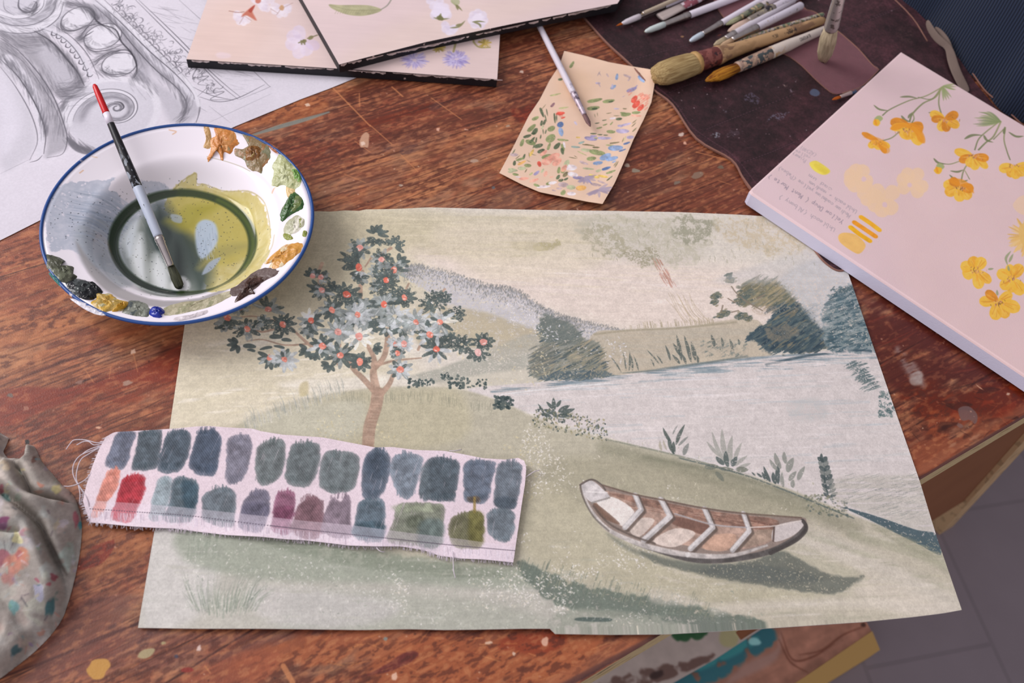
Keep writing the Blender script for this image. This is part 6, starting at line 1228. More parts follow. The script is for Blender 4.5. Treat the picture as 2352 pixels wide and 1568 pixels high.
def lathe(name, p, d, prof, m, parent, n=20, sy=1.0, sz=1.0, rag=0.0, cap=True, seed=0, rotx=0.0):
    """surface of revolution along d from p: prof = [(x, radius)], flattened by sy/sz"""
    X, Y, Z = frame_x(d); V = []; F = []; rs = np.random.RandomState(seed)
    j = rs.uniform(-1, 1, n)
    for k, (x, r) in enumerate(prof):
        for i in range(n):
            a = 2 * math.pi * i / n + rotx; q = j[i] * rag * (1 if k in (0, 1) else .3)
            V.append(Vector(p) + X * (x + (q if r < prof[min(k + 1, len(prof) - 1)][1] or k < 2 else 0)) + Y * (r * math.cos(a) * sy) + Z * (r * math.sin(a) * sz))
    for k in range(len(prof) - 1):
        for i in range(n): b = (i + 1) % n; F.append((k * n + i, k * n + b, (k + 1) * n + b, (k + 1) * n + i))
    F.append(tuple(range(n - 1, -1, -1))); F.append(tuple((len(prof) - 1) * n + i for i in range(n)))
    return mesh(name, V, F, m, parent, True)

def tube(name, pts, r, m, parent=None, n=6):
    V, F = [], []; pts = [Vector(p) for p in pts]
    for k, p in enumerate(pts):
        d = (pts[min(k + 1, len(pts) - 1)] - pts[max(k - 1, 0)]); X, Y, Z = frame_x(d)
        for i in range(n): a = 2 * math.pi * i / n; V.append(p + (Y * math.cos(a) + Z * math.sin(a)) * r)
    for k in range(len(pts) - 1):
        for i in range(n): b = (i + 1) % n; F.append((k * n + i, k * n + b, (k + 1) * n + b, (k + 1) * n + i))
    F.append(tuple(range(n - 1, -1, -1))); F.append(tuple((len(pts) - 1) * n + i for i in range(n)))
    return V, F

def multi(name, parts, m, parent=None, smooth=True):
    V, F = [], []
    for v, f in parts:
        o = len(V); V += list(v); F += [tuple(i + o for i in q) for q in f]
    return mesh(name, V, F, m, parent, smooth)

def lettering(text, p, d, up, size, m, parent, radius=0.0, lift=.0002, width=None):
    """flat raised letters; with radius they wrap round a handle whose axis is d"""
    cu = bpy.data.curves.new('letters', 'FONT'); cu.body = text; cu.size = 1; cu.resolution_u = 3; cu.align_x = 'CENTER'; cu.align_y = 'CENTER'
    t = bpy.data.objects.new('letters', cu); COL.objects.link(t); dg = bpy.context.evaluated_depsgraph_get(); dg.update()
    me = bpy.data.meshes.new_from_object(t.evaluated_get(dg)); bpy.data.objects.remove(t, do_unlink=True)
    X = Vector(d).normalized(); N = Vector(up).normalized(); Yv = N.cross(X).normalized(); p = Vector(p)
    V = []; w = max(v.co.x for v in me.vertices) - min(v.co.x for v in me.vertices) if len(me.vertices) else 1
    sx = (width / w) if width else size
    for v in me.vertices:
        x, y = v.co.x * sx, v.co.y * size
        if radius: a = y / radius; V.append(p + X * x + Yv * (math.sin(a) * (radius + lift)) + N * (math.cos(a) * (radius + lift)))
        else: V.append(p + X * x + Yv * y + N * lift)
    F = [tuple(q.vertices) for q in me.polygons]
    return mesh('lettering', V, F, m, parent)
# ================================================================= STRUCTURE
GI = 1.30      # how much paler a dry surface is than its photographed tone under this light

# ---- floor
mf = mat('floor_paint', '8a8087', .75, .2, var=.12, vscale=9, bump=.2, bscale=60)
nt = mf.node_tree; bs = nt.nodes['Principled BSDF']
n_ = nt.nodes.new('ShaderNodeTexVoronoi'); n_.inputs['Scale'].default_value = 13; r_ = nt.nodes.new('ShaderNodeMapRange'); r_.inputs['From Min'].default_value = .10; r_.inputs['From Max'].default_value = .05
tc_ = nt.nodes['Texture Coordinate']; nt.links.new(tc_.outputs['Object'], n_.inputs['Vector']); nt.links.new(n_.outputs['Distance'], r_.inputs['Value'])
n2 = nt.nodes.new('ShaderNodeTexNoise'); n2.inputs['Scale'].default_value = 5; nt.links.new(tc_.outputs['Object'], n2.inputs['Vector'])
r2 = nt.nodes.new('ShaderNodeMapRange'); r2.inputs['From Min'].default_value = .5; r2.inputs['From Max'].default_value = .62; nt.links.new(n2.outputs['Fac'], r2.inputs['Value'])
mm = nt.nodes.new('ShaderNodeMath'); mm.operation = 'MULTIPLY'; nt.links.new(r_.outputs['Result'], mm.inputs[0]); nt.links.new(r2.outputs['Result'], mm.inputs[1])
old = bs.inputs['Base Color'].links[0].from_socket; mx = nt.nodes.new('ShaderNodeMix'); mx.data_type = 'RGBA'; mx.inputs['B'].default_value = (.045, .038, .045, 1)
nt.links.new(old, mx.inputs['A']); nt.links.new(mm.outputs[0], mx.inputs['Factor']); nt.links.new(mx.outputs['Result'], bs.inputs['Base Color'])
# faint joints between the floor boards
wv = nt.nodes.new('ShaderNodeTexBrick'); wv.inputs['Scale'].default_value = 1.1; wv.inputs['Mortar Size'].default_value = .004; wv.inputs['Color1'].default_value = (1, 1, 1, 1); wv.inputs['Color2'].default_value = (.98, .98, .98, 1); wv.inputs['Mortar'].default_value = (.86, .86, .86, 1)
mp = nt.nodes.new('ShaderNodeMapping'); mp.inputs['Rotation'].default_value = (0, 0, math.radians(70)); nt.links.new(tc_.outputs['Object'], mp.inputs['Vector']); nt.links.new(mp.outputs['Vector'], wv.inputs['Vector'])
mu = nt.nodes.new('ShaderNodeMix'); mu.data_type = 'RGBA'; mu.blend_type = 'MULTIPLY'; mu.inputs['Factor'].default_value = 1; nt.links.new(mx.outputs['Result'], mu.inputs['A']); nt.links.new(wv.outputs['Color'], mu.inputs['B']); nt.links.new(mu.outputs['Result'], bs.inputs['Base Color'])
S = 2.6
fl = mesh('floor', [(-S, -S, 0), (S, -S, 0), (S, S + .6, 0), (-S, S + .6, 0), (-S, -S, -.05), (S, -S, -.05), (S, S + .6, -.05), (-S, S + .6, -.05)], [(0, 1, 2, 3), (7, 6, 5, 4), (0, 4, 5, 1), (1, 5, 6, 2), (2, 6, 7, 3), (3, 7, 4, 0)], mf)
tag(fl, kind='structure')

# ================================================================= TABLE
e1 = flat((2352, 959))[0]; e2 = flat((1510, 1462))[0]; ed = (e1 - e2) / np.hypot(*(e1 - e2)); en = np.array([ed[1], -ed[0]])    # en points to the viewer
table = thing('work_table', (0.0, .85, 0), 'old paint-stained wooden work table with scratched red-brown top', 'table')
woodA = paint_wood()
m_wood = art_mat('scratched_wood', woodA, 1.0, .42, .4, tint=(1.10, .96, .84), bump=.25, bscale=700)
m_wood.node_tree.nodes['Image Texture'].extension = 'MIRROR'
m_edge = stained('raw_edge_wood', 'cbb488', [('4a3a36', .68), ('b09870', .58)], .7, .2, 30, stretch=(1, 1, 6))
TT = .030
Lx, Dy = 1.15, 1.05
c0 = e2 - ed * .55; A0 = c0; A1 = c0 + ed * 2.1
quad = [A0, A1, A1 - en * 1.25, A0 - en * 1.25]
def prism(name, quad, z1, z0, mats, parent, A=None, n=1):
    V = [(q[0], q[1], z1) for q in quad] + [(q[0], q[1], z0) for q in quad]
    F = [(0, 1, 2, 3), (7, 6, 5, 4)] + [(i, i + 4, (i + 1) % 4 + 4, (i + 1) % 4) for i in range(4)]
    o = mesh(name, V, F, mats, parent, False, A.uv(np.array([v[:2] for v in V])) if A is not None else None, [0] + [1 if len(mats) > 1 else 0] * 5)
    return recalc(o)
prism('tabletop', quad, TOP, TOP - TT, [m_wood, m_edge], table, woodA)
m_ply = mat('brown_board', '8a5c40', .75, .15, var=.15, vscale=12, bump=.15)
m_leg = stained('pale_leg_wood', 'c8a880', [('8a7460', .64), ('b09470', .56)], .7, .2, 22, stretch=(3, 3, 1))
pf = np.array([*(e1 - en * .012), 0]); nf = np.array([en[0], en[1], 0])
def onf(px, py, back=0.0): return on_plane(px, py, pf - nf * back, nf)
# gusset board between the top and the splayed leg
def plate(name, P, th, m, parent):
    off = Vector(nf) * -th; n = len(P); V = list(P) + [p + off for p in P]
    F = [tuple(range(n)), tuple(range(2 * n - 1, n - 1, -1))] + [(i, i + n, (i + 1) % n + n, (i + 1) % n) for i in range(n)]
    return recalc(mesh(name, V, F, m, parent))
q1, q2 = onf(2420, 930), onf(1500, 1480)
def under(q): return Vector((q[0], q[1], TOP - TT))
L1, L2 = onf(2440, 915), onf(2157, 1228)
dleg = (L2 - L1).normalized()
foot = L2 + dleg * (-(L2.z - .002) / dleg.z); 
def leg_at(z): return L2 + dleg * ((z - L2.z) / dleg.z)
topl = leg_at(TOP - TT); perp = Vector((ed[0], ed[1], 0))
lw = .034
P = [topl, topl + perp * lw, leg_at(0) + perp * lw, leg_at(0)]
legs = plate('leg', P, .034, m_leg, table)
b0 = leg_at(TOP - TT) + perp * .004; b1 = leg_at(.20) + perp * .004
g = [b0 - perp * 0, Vector((b0.x, b0.y, b0.z)) - perp * .26, b1 - perp * (.26 - (b0 - b1).dot(perp)), b1]
plate('side_board', [p - Vector(nf) * .006 for p in g], .012, m_ply, table)
for (a, b) in ((.1, -.2), (1.95, -.2), (.1, -1.15), (1.95, -1.15)):
    q = np.array(A0) + ed * a + en * b * 1.0
    V = [q, q + ed * .05, q + ed * .05 - en * .05, q - en * .05]
    if (a, b) != (1.95, -.2): prism('leg', V, TOP - TT, .0, [m_leg], table)

# ================================================================= PAPERS ON THE TABLE
m_pap_side = mat('paper_edge', 'cfc8c2', .8, .1)
# landscape
landA = paint_landscape()
m_land = art_mat('gouache_landscape', landA, 1.26, .62, .3, bump=.35, bscale=1100)
rs = np.random.RandomState(4)
def zland(U, V):
    k = sstep(.32, .55, U)
    z = .0022 + k * (.0010 * np.sin(U * 5 + 1) * np.sin(V * 4 + U * 3) + .0006 * np.sin(U * 13 + V * 7))
    z += .004 * np.exp(-V / .04) * (.5 + .5 * np.sin(U * 7 - .6)) * (U < .8) * sstep(.18, .3, U) + .010 * sstep(.8, 1, V) * sstep(.72, 1, U)
    z += .003 * sstep(.9, 1, V) * (.4 + .6 * np.sin(U * 11) ** 2)
    return np.clip(z, .0014, None)
topL = [(463, 487), (640, 485), (735, 485), (762, 486), (790, 483), (826, 484), (830, 481), (900, 480), (985, 476), (1100, 479), (1240, 482), (1400, 484), (1560, 487), (1700, 493), (1780, 498), (1906, 506)]
botL = [(317, 1441), (450, 1443), (600, 1443), (760, 1445), (830, 1446), (940, 1444), (1020, 1446), (1100, 1445), (1200, 1443), (1269, 1443), (1272, 1455), (1400, 1457), (1530, 1456), (1640, 1450), (1800, 1440), (1980, 1428), (2100, 1416), (2165, 1408), (2209, 1400)]
land = sheet('landscape_painting', topL, botL, [(463, 487), (425, 740), (389, 985), (358, 1200), (317, 1441)], [(1906, 506), (1956, 650), (2006, 796), (2063, 962), (2113, 1106), (2150, 1228), (2185, 1330), (2209, 1400)], landA, zland, .0009, [m_land, m_pap_side], 90, 60, .002)
tag(land, 'large sheet painted with a green landscape, fruit tree and wooden boat', 'painting')

drawA = paint_drawing(); m_draw = art_mat('pencil_drawing', drawA, 1.04, .85, .15, bump=.1)
draw = sheet('pencil_drawing', [(-60, -60), (400, -60), (860, -60)], [(-60, 579), (0, 552), (270, 416), (540, 290), (690, 228), (760, 202), (835, 171)], [(-60, -60), (-60, 579)], [(860, -60), (835, 171)], drawA, lambda U, V: .0008 + 0 * U, .0004, [m_draw, m_pap_side], 40, 20, .001)
tag(draw, 'white paper with a pencil drawing of a scrolled column capital', 'drawing')

# card of colour trials, curled along its long side
cardA = paint_card(); m_card = art_mat('colour_trials', cardA, 1.18, .8, .2, bump=.1)
m_card_side = mat('card_edge', 'c8a888', .8, .1)
def zcard(U, V):
    return .0015 + .004 * sstep(.80, 1, U) * (1 - .3 * V) + .004 * np.exp(-V / .06) * (.4 + .6 * U) + .003 * np.sin(V * 5.5) ** 2 * (1 - U) + .0045 * sstep(.86, 1, V) * sstep(.2, .9, U)
card = sheet('colour_trial_card', [(1296, 117), (1340, 127), (1400, 143), (1450, 152), (1504, 161)], [(1147, 397), (1200, 424), (1240, 441), (1300, 453), (1350, 463), (1384, 468)], [(1296, 117), (1285, 150), (1262, 185), (1240, 228), (1215, 265), (1180, 335), (1147, 397)], [(1504, 161), (1503, 195), (1496, 235), (1478, 275), (1455, 320), (1434, 370), (1412, 420), (1384, 468)], cardA, zcard, .0004, [m_card, m_card_side], 40, 50, .002)
tag(card, 'small peach card covered in dabs of coloured paint, white brush on it', 'card')

# two painted boards with black edges
b1A, b2A = paint_boards()
m_b1, m_b2 = art_mat('board_face_lower', b1A, 1.12, .6, .3, bump=.1), art_mat('board_face_upper', b2A, 1.12, .6, .3, bump=.1)
m_blk = stained('black_board_edge', '17161c', [('c9b4b0', .70)], .55, .4, 130, stretch=(1, 1, .6), seed=4)
lowP = [(428, 136), (476, 0), (500, -70), (1155, -70), (1148, 84), (1142, 182), (900, 165), (640, 149)]
lb = slab('flower_board', lowP, .0125, .0012, b1A, [m_b1, m_blk]); tag(lb, 'pink board with black edge, white and lilac flowers, lying under another', 'painting', 'pink flower boards')
upP = [(779, 148), (695, 0), (655, -70), (1470, -70), (1418, 8), (1180, 54), (980, 96)]
ub = slab('flower_board', upP, .0245, .0130, b2A, [m_b2, m_blk]); tag(ub, 'pink board with a green leaf and white cotton flowers, on top of another', 'painting', 'pink flower boards')
# ragged cream paint along their edges
m_chip = mat('chipped_primer', 'd8c8c4', .7, .2)
def chips(board, P, z, n, seed):
    rs_ = np.random.RandomState(seed); parts = []
    for i in range(n):
        t = rs_.rand(); a, b = np.array(P[0]), np.array(P[1]); q = a + (b - a) * t; l = rs_.uniform(3, 26); h = rs_.uniform(.8, 3.2); d = (b - a) / np.hypot(*(b - a))
        q2 = q + d * l; h2 = rs_.uniform(.3, 1) * h
        u0, u1 = at(*q, z), at(*q2, z); nrm_ = Vector((0, 0, 1)).cross(u1 - u0).normalized() * -.00015
        if nrm_.y > 0: nrm_ = -nrm_
        v = [u0 + nrm_, u1 + nrm_, u1 + nrm_ - Vector((0, 0, h2 * .0008)), (u0 + u1) / 2 + nrm_ - Vector((0, 0, h * .0011)), u0 + nrm_ - Vector((0, 0, h * .0007))]
        parts.append((v, [(0, 1, 2, 3, 4)]))
    tag(multi('edge_paint', parts, m_chip, board, False), kind='stuff')
chips(lb, [(430, 137), (1142, 182)], .0126, 90, 1); chips(ub, [(781, 148), (1410, 9)], .0246, 110, 2)

# yellow flower canvas
flA = paint_flowers(); m_fl = art_mat('flower_canvas', flA, GI, .7, .25, tint=(1.0, .98, .96), bump=.2)
m_cside = mat('canvas_side', 'd0cde0', .8, .2, bump=.2, bscale=500)
CZ = .022
fc = slab('flower_canvas', [(2070, 118), (1728, 430), (1722, 437), (1726, 444), (2352, 862), (2470, 942), (2640, 440), (2352, 287)], CZ, .0045, flA, [m_fl, m_cside], bevel=.0022)
tag(fc, 'pale pink canvas with yellow buttercup studies and pencilled colour notes', 'painting')

# ================================================================= LEATHER BRUSH ROLL
leA = paint_leather(); m_le = art_mat('dark_leather', leA, 1.0, .5, .35, bump=.6, bscale=420)
m_led = mat('leather_edge', '8a6458', .8, .15, var=.2)
roll = thing('brush_roll', at(1750, 250, 0), 'dark brown leather brush roll with stitched pockets, open under the brushes', 'brush roll')
out = smooth_line([(1338, 36), (1375, 78), (1402, 106), (1450, 150), (1498, 203), (1545, 240), (1600, 318), (1680, 366), (1705, 405), (1730, 440), (1810, 520), (1848, 545), (1868, 570), (1890, 598), (1916, 618), (1935, 621), (1950, 611)], 4)
out = np.vstack([out, [(2060, 560), (2380, 420), (2352, 300), (2290, 250), (2240, 190), (2200, 130), (2140, 60), (2090, 10), (2060, -60), (1300, -60), (1320, 0)]])
slab('leather_sheet', flat(out, .0038), .0038, .0012, leA, [m_le, m_led], roll)
edge = smooth_line([(1338, 36), (1375, 78), (1402, 106), (1450, 150), (1498, 203), (1545, 240), (1600, 318), (1680, 366), (1705, 405), (1730, 440)], 4)
for _v, _f in [tube('', [at(p[0], p[1], .0036) for p in edge], .0011, None), tube('', [at(p[0], p[1], .0036) for p in smooth_line([(1848, 545), (1868, 570), (1890, 598), (1916, 618), (1935, 621), (1950, 611)], 4)], .0011, None), tube('', [at(p[0], p[1], .0036) for p in smooth_line([(2035, -20), (2095, 40), (2130, 95)], 4)], .0009, None), tube('', [at(p[0], p[1], .0036) for p in smooth_line([(2222, 150), (2260, 205), (2290, 232), (2352, 290)], 4)], .0009, None)]: mesh('leather_trim', _v, _f, m_led, roll, True)
m_su = mat('mauve_suede', '6f4048', .95, .05, var=.18, vscale=120, bump=.5, bscale=1500, sheen=.3)
suede = [(1640, -60), (1650, 22), (1700, 70), (1790, 118), (1815, 130), (1842, 150), (1870, 178), (1897, 202), (1915, 214), (1935, 214), (1981, 197), (2019, 160), (2003, 148), (1972, 113), (1935, 80), (1920, 68), (1897, 45), (1870, 27), (1850, 21), (1838, 0), (1830, -60)]
slab('suede_lining', flat(smooth_line(suede, 2, True), .0052), .0052, .0039, None, [m_su, m_led], roll)
for _v, _f in [tube('', [at(p[0], p[1], .0052) for p in smooth_line([(1815, 130), (1842, 150), (1870, 178), (1897, 202), (1915, 214), (1935, 214), (1981, 197), (2019, 160)][5:], 4)], .0007, None), tube('', [at(p[0], p[1], .0052) for p in smooth_line([(2019, 160), (2003, 148), (1972, 113), (1935, 80), (1920, 68), (1897, 45), (1870, 27), (1850, 21), (1838, 0)], 4)], .0007, None)]: mesh('suede_trim', _v, _f, m_led, roll, True)
# leather tie standing up at the far edge
m_tie = mat('tie_leather', '77675f', .85, .15, var=.15, bump=.3)
def ribbon(name, L, w, m, parent, up=None):
    V, F = [], []
    for (px, py, z), ww, tw in zip(L, w, up): c_ = at(px, py, z); d = Vector((math.cos(tw[0]) * math.cos(tw[1]), math.sin(tw[0]) * math.cos(tw[1]), math.sin(tw[1]))); V += [c_ - d * ww / 2, c_ + d * ww / 2]
    n = len(L); F = [(2 * i, 2 * i + 1, 2 * i + 3, 2 * i + 2) for i in range(n - 1)]
    o = mesh(name, V, F, m, parent, True); md = o.modifiers.new('thickness', 'SOLIDIFY'); md.thickness = .0015; md.offset = 0
    md2 = o.modifiers.new('soft', 'SUBSURF'); md2.levels = 2; md2.render_levels = 2; return o
ribbon('tie_strap', [(2127, 46, .022), (2140, 74, .017), (2160, 96, .014), (2178, 106, .013), (2184, 125, .010), (2190, 150, .008), (2203, 180, .007), (2222, 215, .006)], [.010, .010, .010, .008, .012, .013, .014, .015], m_tie, roll,
       [(1.2, 1.2), (1.0, 1.2), (.8, 1.1), (.5, .8), (.2, .4), (.2, .2), (.2, .1), (.2, .05)])
ribbon('tie_strap', [(2146, 62, .020), (2160, 72, .019), (2174, 90, .016), (2181, 104, .012), (2190, 130, .006), (2200, 160, .005)], [.004, .006, .007, .007, .006, .005], m_tie, roll, [(1.0, .9)] * 6)

# ================================================================= BRUSHES
m_white = mat('white_lacquer', 'e2dae6', .35, .4, var=.04); m_metal = mat('ferrule_metal', 'b8b0ae', .28, .5, metal=1.0, var=.15, vscale=200)
m_ring = mat('ferrule_crimp', 'd0cac8', .25, .5, metal=1.0); m_ink = mat('dark_ink', '3a3638', .7, .2)
def hair_mat(name, c1_, c2_, rough=.7, scale=900):
    m = mat(name, c1_, rough, .2); nt = m.node_tree; b = nt.nodes['Principled BSDF']; tc = nt.nodes['Texture Coordinate']
    mp = nt.nodes.new('ShaderNodeMapping'); mp.inputs['Scale'].default_value = (.06, 1, 1); n = nt.nodes.new('ShaderNodeTexNoise'); n.inputs['Scale'].default_value = scale; n.inputs['Detail'].default_value = 4
    nt.links.new(tc.outputs['Object'], mp.inputs['Vector']); nt.links.new(mp.outputs['Vector'], n.inputs['Vector'])
    cr = nt.nodes.new('ShaderNodeValToRGB'); a_, b_ = (np.where(hx(q) <= .04045, hx(q) / 12.92, ((hx(q) + .055) / 1.055) ** 2.4) for q in (c1_, c2_))
    cr.color_ramp.elements[0].position = .35; cr.color_ramp.elements[1].position = .65; cr.color_ramp.elements[0].color = (*b_, 1); cr.color_ramp.elements[1].color = (*a_, 1)
    nt.links.new(n.outputs['Fac'], cr.inputs['Fac']); nt.links.new(cr.outputs['Color'], b.inputs['Base Color'])
    bp = nt.nodes.new('ShaderNodeBump'); bp.inputs['Strength'].default_value = .5; bp.inputs['Distance'].default_value = .0005; nt.links.new(n.outputs['Fac'], bp.inputs['Height']); nt.links.new(bp.outputs['Normal'], b.inputs['Normal'])
    return m

class Brush:
    """a brush lying along a line; stations are photo pixels on its axis at a given height"""
    def __init__(s, a, za, b, zb, label, group='paintbrushes on the leather roll', cat='paintbrush'):
        s.p, s.q = at(*a, za), at(*b, zb); s.a, s.b = np.array(a, float), np.array(b, float); s.za, s.zb = za, zb
        s.d = (s.q - s.p); s.L = s.d.length; s.d.normalize()
        s.o = bpy.data.objects.new('paintbrush', None); COL.objects.link(s.o); s.o.empty_display_size = .02
        X, Y, Z = frame_x(s.d); Mx = Matrix(((X.x, Y.x, Z.x, s.p.x), (X.y, Y.y, Z.y, s.p.y), (X.z, Y.z, Z.z, s.p.z), (0, 0, 0, 1)))
        s.M = Mx; s.o.matrix_world = Mx; bpy.context.view_layer.update(); tag(s.o, label, cat, group); s.k = 0
    def x(s, px):           # distance along the brush of the axis point nearest to photo column/row px
        if isinstance(px, (int, float)): return px * s.L
        # intersect sight line with axis: search
        best = None
        for t in np.linspace(0, 1.0, 201):
            w = s.p + s.d * s.L * t; v = np.array([w.x, w.y, w.z - TOP - CAMH]); f = v @ FW; u = 1176 + FPX * (v @ RV) / f; vv = 784 - FPX * (v @ UV_) / f
            e = (u - px[0]) ** 2 + (vv - px[1]) ** 2
            if best is None or e < best[0]: best = (e, t)
        return best[1] * s.L
    def w(s, px, t=.3): return px / 2 * pxm(*(s.a + (s.b - s.a) * t), (s.za + s.zb) / 2)
    def part(s, name, prof, m, n=18, sy=1.0, sz=1.0, label=None, rag=0):
        s.k += 1; rs_ = np.random.RandomState(s.k); V, F = [], []; j = rs_.uniform(-1, 1, n)
        for k, (x, r) in enumerate(prof):
            for i in range(n):
                a = 2 * math.pi * i / n; V.append((x + (j[i] * rag if k < 2 else 0), r * math.cos(a) * sy, r * math.sin(a) * sz))
        for k in range(len(prof) - 1):
            for i in range(n): b = (i + 1) % n; F.append((k * n + i, k * n + b, (k + 1) * n + b, (k + 1) * n + i))
        F.append(tuple(range(n - 1, -1, -1))); F.append(tuple((len(prof) - 1) * n + i for i in range(n)))
        me = bpy.data.meshes.new(name); me.from_pydata(V, [], F); me.materials.append(m); me.polygons.foreach_set('use_smooth', np.ones(len(me.polygons), bool)); me.update()
        o = bpy.data.objects.new(name, me); COL.objects.link(o); o.parent = s.o
        if label: o['label'] = label
        bm = bmesh.new(); bm.from_mesh(me); bmesh.ops.recalc_face_normals(bm, faces=bm.faces); bm.to_mesh(me); bm.free()
        return o
    def text(s, t, x, r, size, width=None, m=None, flip=True, yoff=0.0):
        X, Y, Z = frame_x(s.d); cam_dir = Vector((0, 0, TOP + CAMH)) - (s.p + s.d * x); N = (cam_dir - s.d * cam_dir.dot(s.d)).normalized()
        N = (N + Vector((0, 0, 1)) * 0).normalized()
        d = s.d if flip else -s.d
        o = lettering(t, s.p + s.d * x + N.cross(s.d).normalized() * yoff, d, N, size, m or m_ink, None, r, .00025, width)
        # re-express under the brush
        Mi = s.M.inverted(); me = o.data
        for v in me.vertices: v.co = Mi @ (v.co + o.location)
        o.parent = s.o; o.location = (0, 0, 0); return o

def std_brush(tip, bend, fend, hend, wb, wf, wh, z, label, hair, handle=None, ferr=None, tipc=None, group='paintbrushes on the leather roll', z2=None, flatb=.7, capx=False, wend=None):
    B = Brush(tip, z, hend, z2 if z2 is not None else z, label, group)
    xb, xf, L = B.x(bend), B.x(fend), B.L; rb, rf, rh = B.w(wb, .0), B.w(wf, .1), B.w(wh, .6)
    if xb > 1e-4:
        B.part('bristles', [(0, rb * .15), (xb * .12, rb * .55), (xb * .35, rb * .95), (xb * .65, rb), (xb * 1.02, rf * .92)], hair, 20, 1, flatb, rag=xb * .04)
    if xf > xb + 1e-4:
        x3 = xf - xb
        B.part('ferrule', [(xb, rf * .9), (xb + x3 * .04, rf), (xb + x3 * .70, (rf + rh) / 2 * 1.02), (xb + x3 * .74, (rf + rh) / 2 * 1.10), (xb + x3 * .79, (rf + rh) / 2 * 1.0), (xb + x3 * .84, rh * 1.08), (xb + x3 * .89, rh * .98), (xb + x3 * .94, rh * 1.08), (xf, rh * 1.0)], ferr or m_metal)
    we = B.w(wend, 1) if wend else rh * .8
    B.part('handle', [(xf - .001, rh * .86), (xf + .002, rh * .95), (xf + (L - xf) * .2, rh), (xf + (L - xf) * .6, rh * .9 + we * .1), (L - .003, we), (L - .0008, we * .8), (L, we * .3)], handle or m_white)
    return B
def capsule(B, x0, x1, r, m):           # soft plastic sleeve over the hairs
    o = B.part('bristle_guard', [(x0, r * .2), (x0 + (x1 - x0) * .08, r * .6), (x0 + (x1 - x0) * .3, r * .95), (x0 + (x1 - x0) * .7, r * 1.05), (x1 - .001, r), (x1, r * .8)], m)
    return o
m_capL = mat('pale_primer', 'd8cfd6', .3, .5, coat=.3); m_capM = mat('mint_primer', 'c9d4d2', .3, .5, coat=.3); m_capB = mat('bluish_primer', 'c4d0dc', .3, .5, coat=.3)
m_or = hair_mat('orange_hair', 'b8601c', '8a3c10'); m_tan = hair_mat('tan_hair', 'b8a070', '8a7048', scale=700); m_gold = hair_mat('golden_hair', 'c08428', '6a3410', scale=500); m_pale = hair_mat('pale_hair', 'c4b496', '9a8a70', scale=600); m_dk = hair_mat('wet_dark_hair', '4a4c3a', '26281e')
m_spot = lambda nme, base, seed=0, thr=.56, ext=None: stained(nme, base, [('4c4a44', thr + .03), ('b09a78', thr), ('6a7a62', thr + .05)], .45, .35, 160, seed=seed, extent=ext)

ZR = .0055 + .0035    # axis height of a thin brush on the roll
# leftmost: white guard with orange tip
B = std_brush((1417, 59), (1470, 41), (1527, 18), (1600, -16), 9, 10, 12, ZR, 'thin white brush with orange tip, leftmost on the leather roll', m_or)
capsule(B, B.x((1428, 60)), B.x((1472, 42)), B.w(13), m_capL)
B = std_brush((1474, 32), (1476, 31), (1478, 30), (1640, -40), 4, 5, 9, ZR + .006, 'beige pointed wooden brush end above the orange-tipped brush', m_tan, mat('beige_wood', 'b8a894', .6, .3), wend=14)
# wide flat white brush
B = Brush((1515, 40), ZR, (1660, -30), ZR, 'wide flat brush with dried pale paint and pink-stained ferrule', 'paintbrushes on the leather roll')
B.part('bristles', [(0, B.w(22)), (.002, B.w(26)), (B.L * .30, B.w(22)), (B.L * .36, B.w(21))], hair_mat('dried_paint_hair', 'beb0ac', 'a89a94', scale=300), 20, 1, .35)
B.part('handle', [(B.L * .35, B.w(20)), (B.L * .5, B.w(22)), (B.L * .8, B.w(20)), (B.L, B.w(16))], stained('pink_stained', 'c4b8c0', [('8a4c58', .5), ('3c3c3c', .62)], .5, .3, 130, seed=2), 18, 1, .6)
# mint tip, long white
B = std_brush((1481, 73), (1525, 56), (1583, 37), (1760, -32), 12, 13, 17, ZR, 'white brush with mint-coated tip and silver ferrule, second in line', m_pale)
capsule(B, 0, B.x((1526, 56)), B.w(14), m_capM)
B.text('studio', B.x((1635, 18)), B.w(15.6), .0042, B.w(62), m_ink); B.text('282', B.x((1661, 8)), B.w(15.4), .0055, B.w(30), m_ink)
# blue tip, long white
B = std_brush((1584, 95), (1614, 79), (1656, 54), (1810, -34), 12, 12, 15, ZR, 'white brush with pale blue tip and slim silver ferrule', m_pale)
capsule(B, 0, B.x((1614, 79)), B.w(13), m_capB)
# stained one behind
B = std_brush((1668, 57), (1700, 40), (1748, 13), (1850, -40), 14, 13, 17, ZR, 'brush with greenish grey-stained ferrule, behind the pink-tipped brush', hair_mat('green_hair', 'a8a888', '8a8a6c'), m_spot('h5', 'c8bcc0', 1, .6), m_spot('f5', '7a7a68', 3, .5))
# pinkish flat one
B = std_brush((1673, 72), (1720, 48), (1776, 19), (1880, -34), 20, 18, 20, ZR + .001, 'white brush with pink-beige square bristles and dark smeared ferrule', hair_mat('pinkish', 'cdb0a0', 'b8a090', scale=300), m_spot('h6', 'c9c0cc', 5, .64), stained('f6', '8a8078', [('2e2830', .5), ('a89c80', .58)], .4, .4, 120, metal=.3), flatb=.5)
B.text('2', B.x((1806, 6)), B.w(18), .005, None, m_ink)
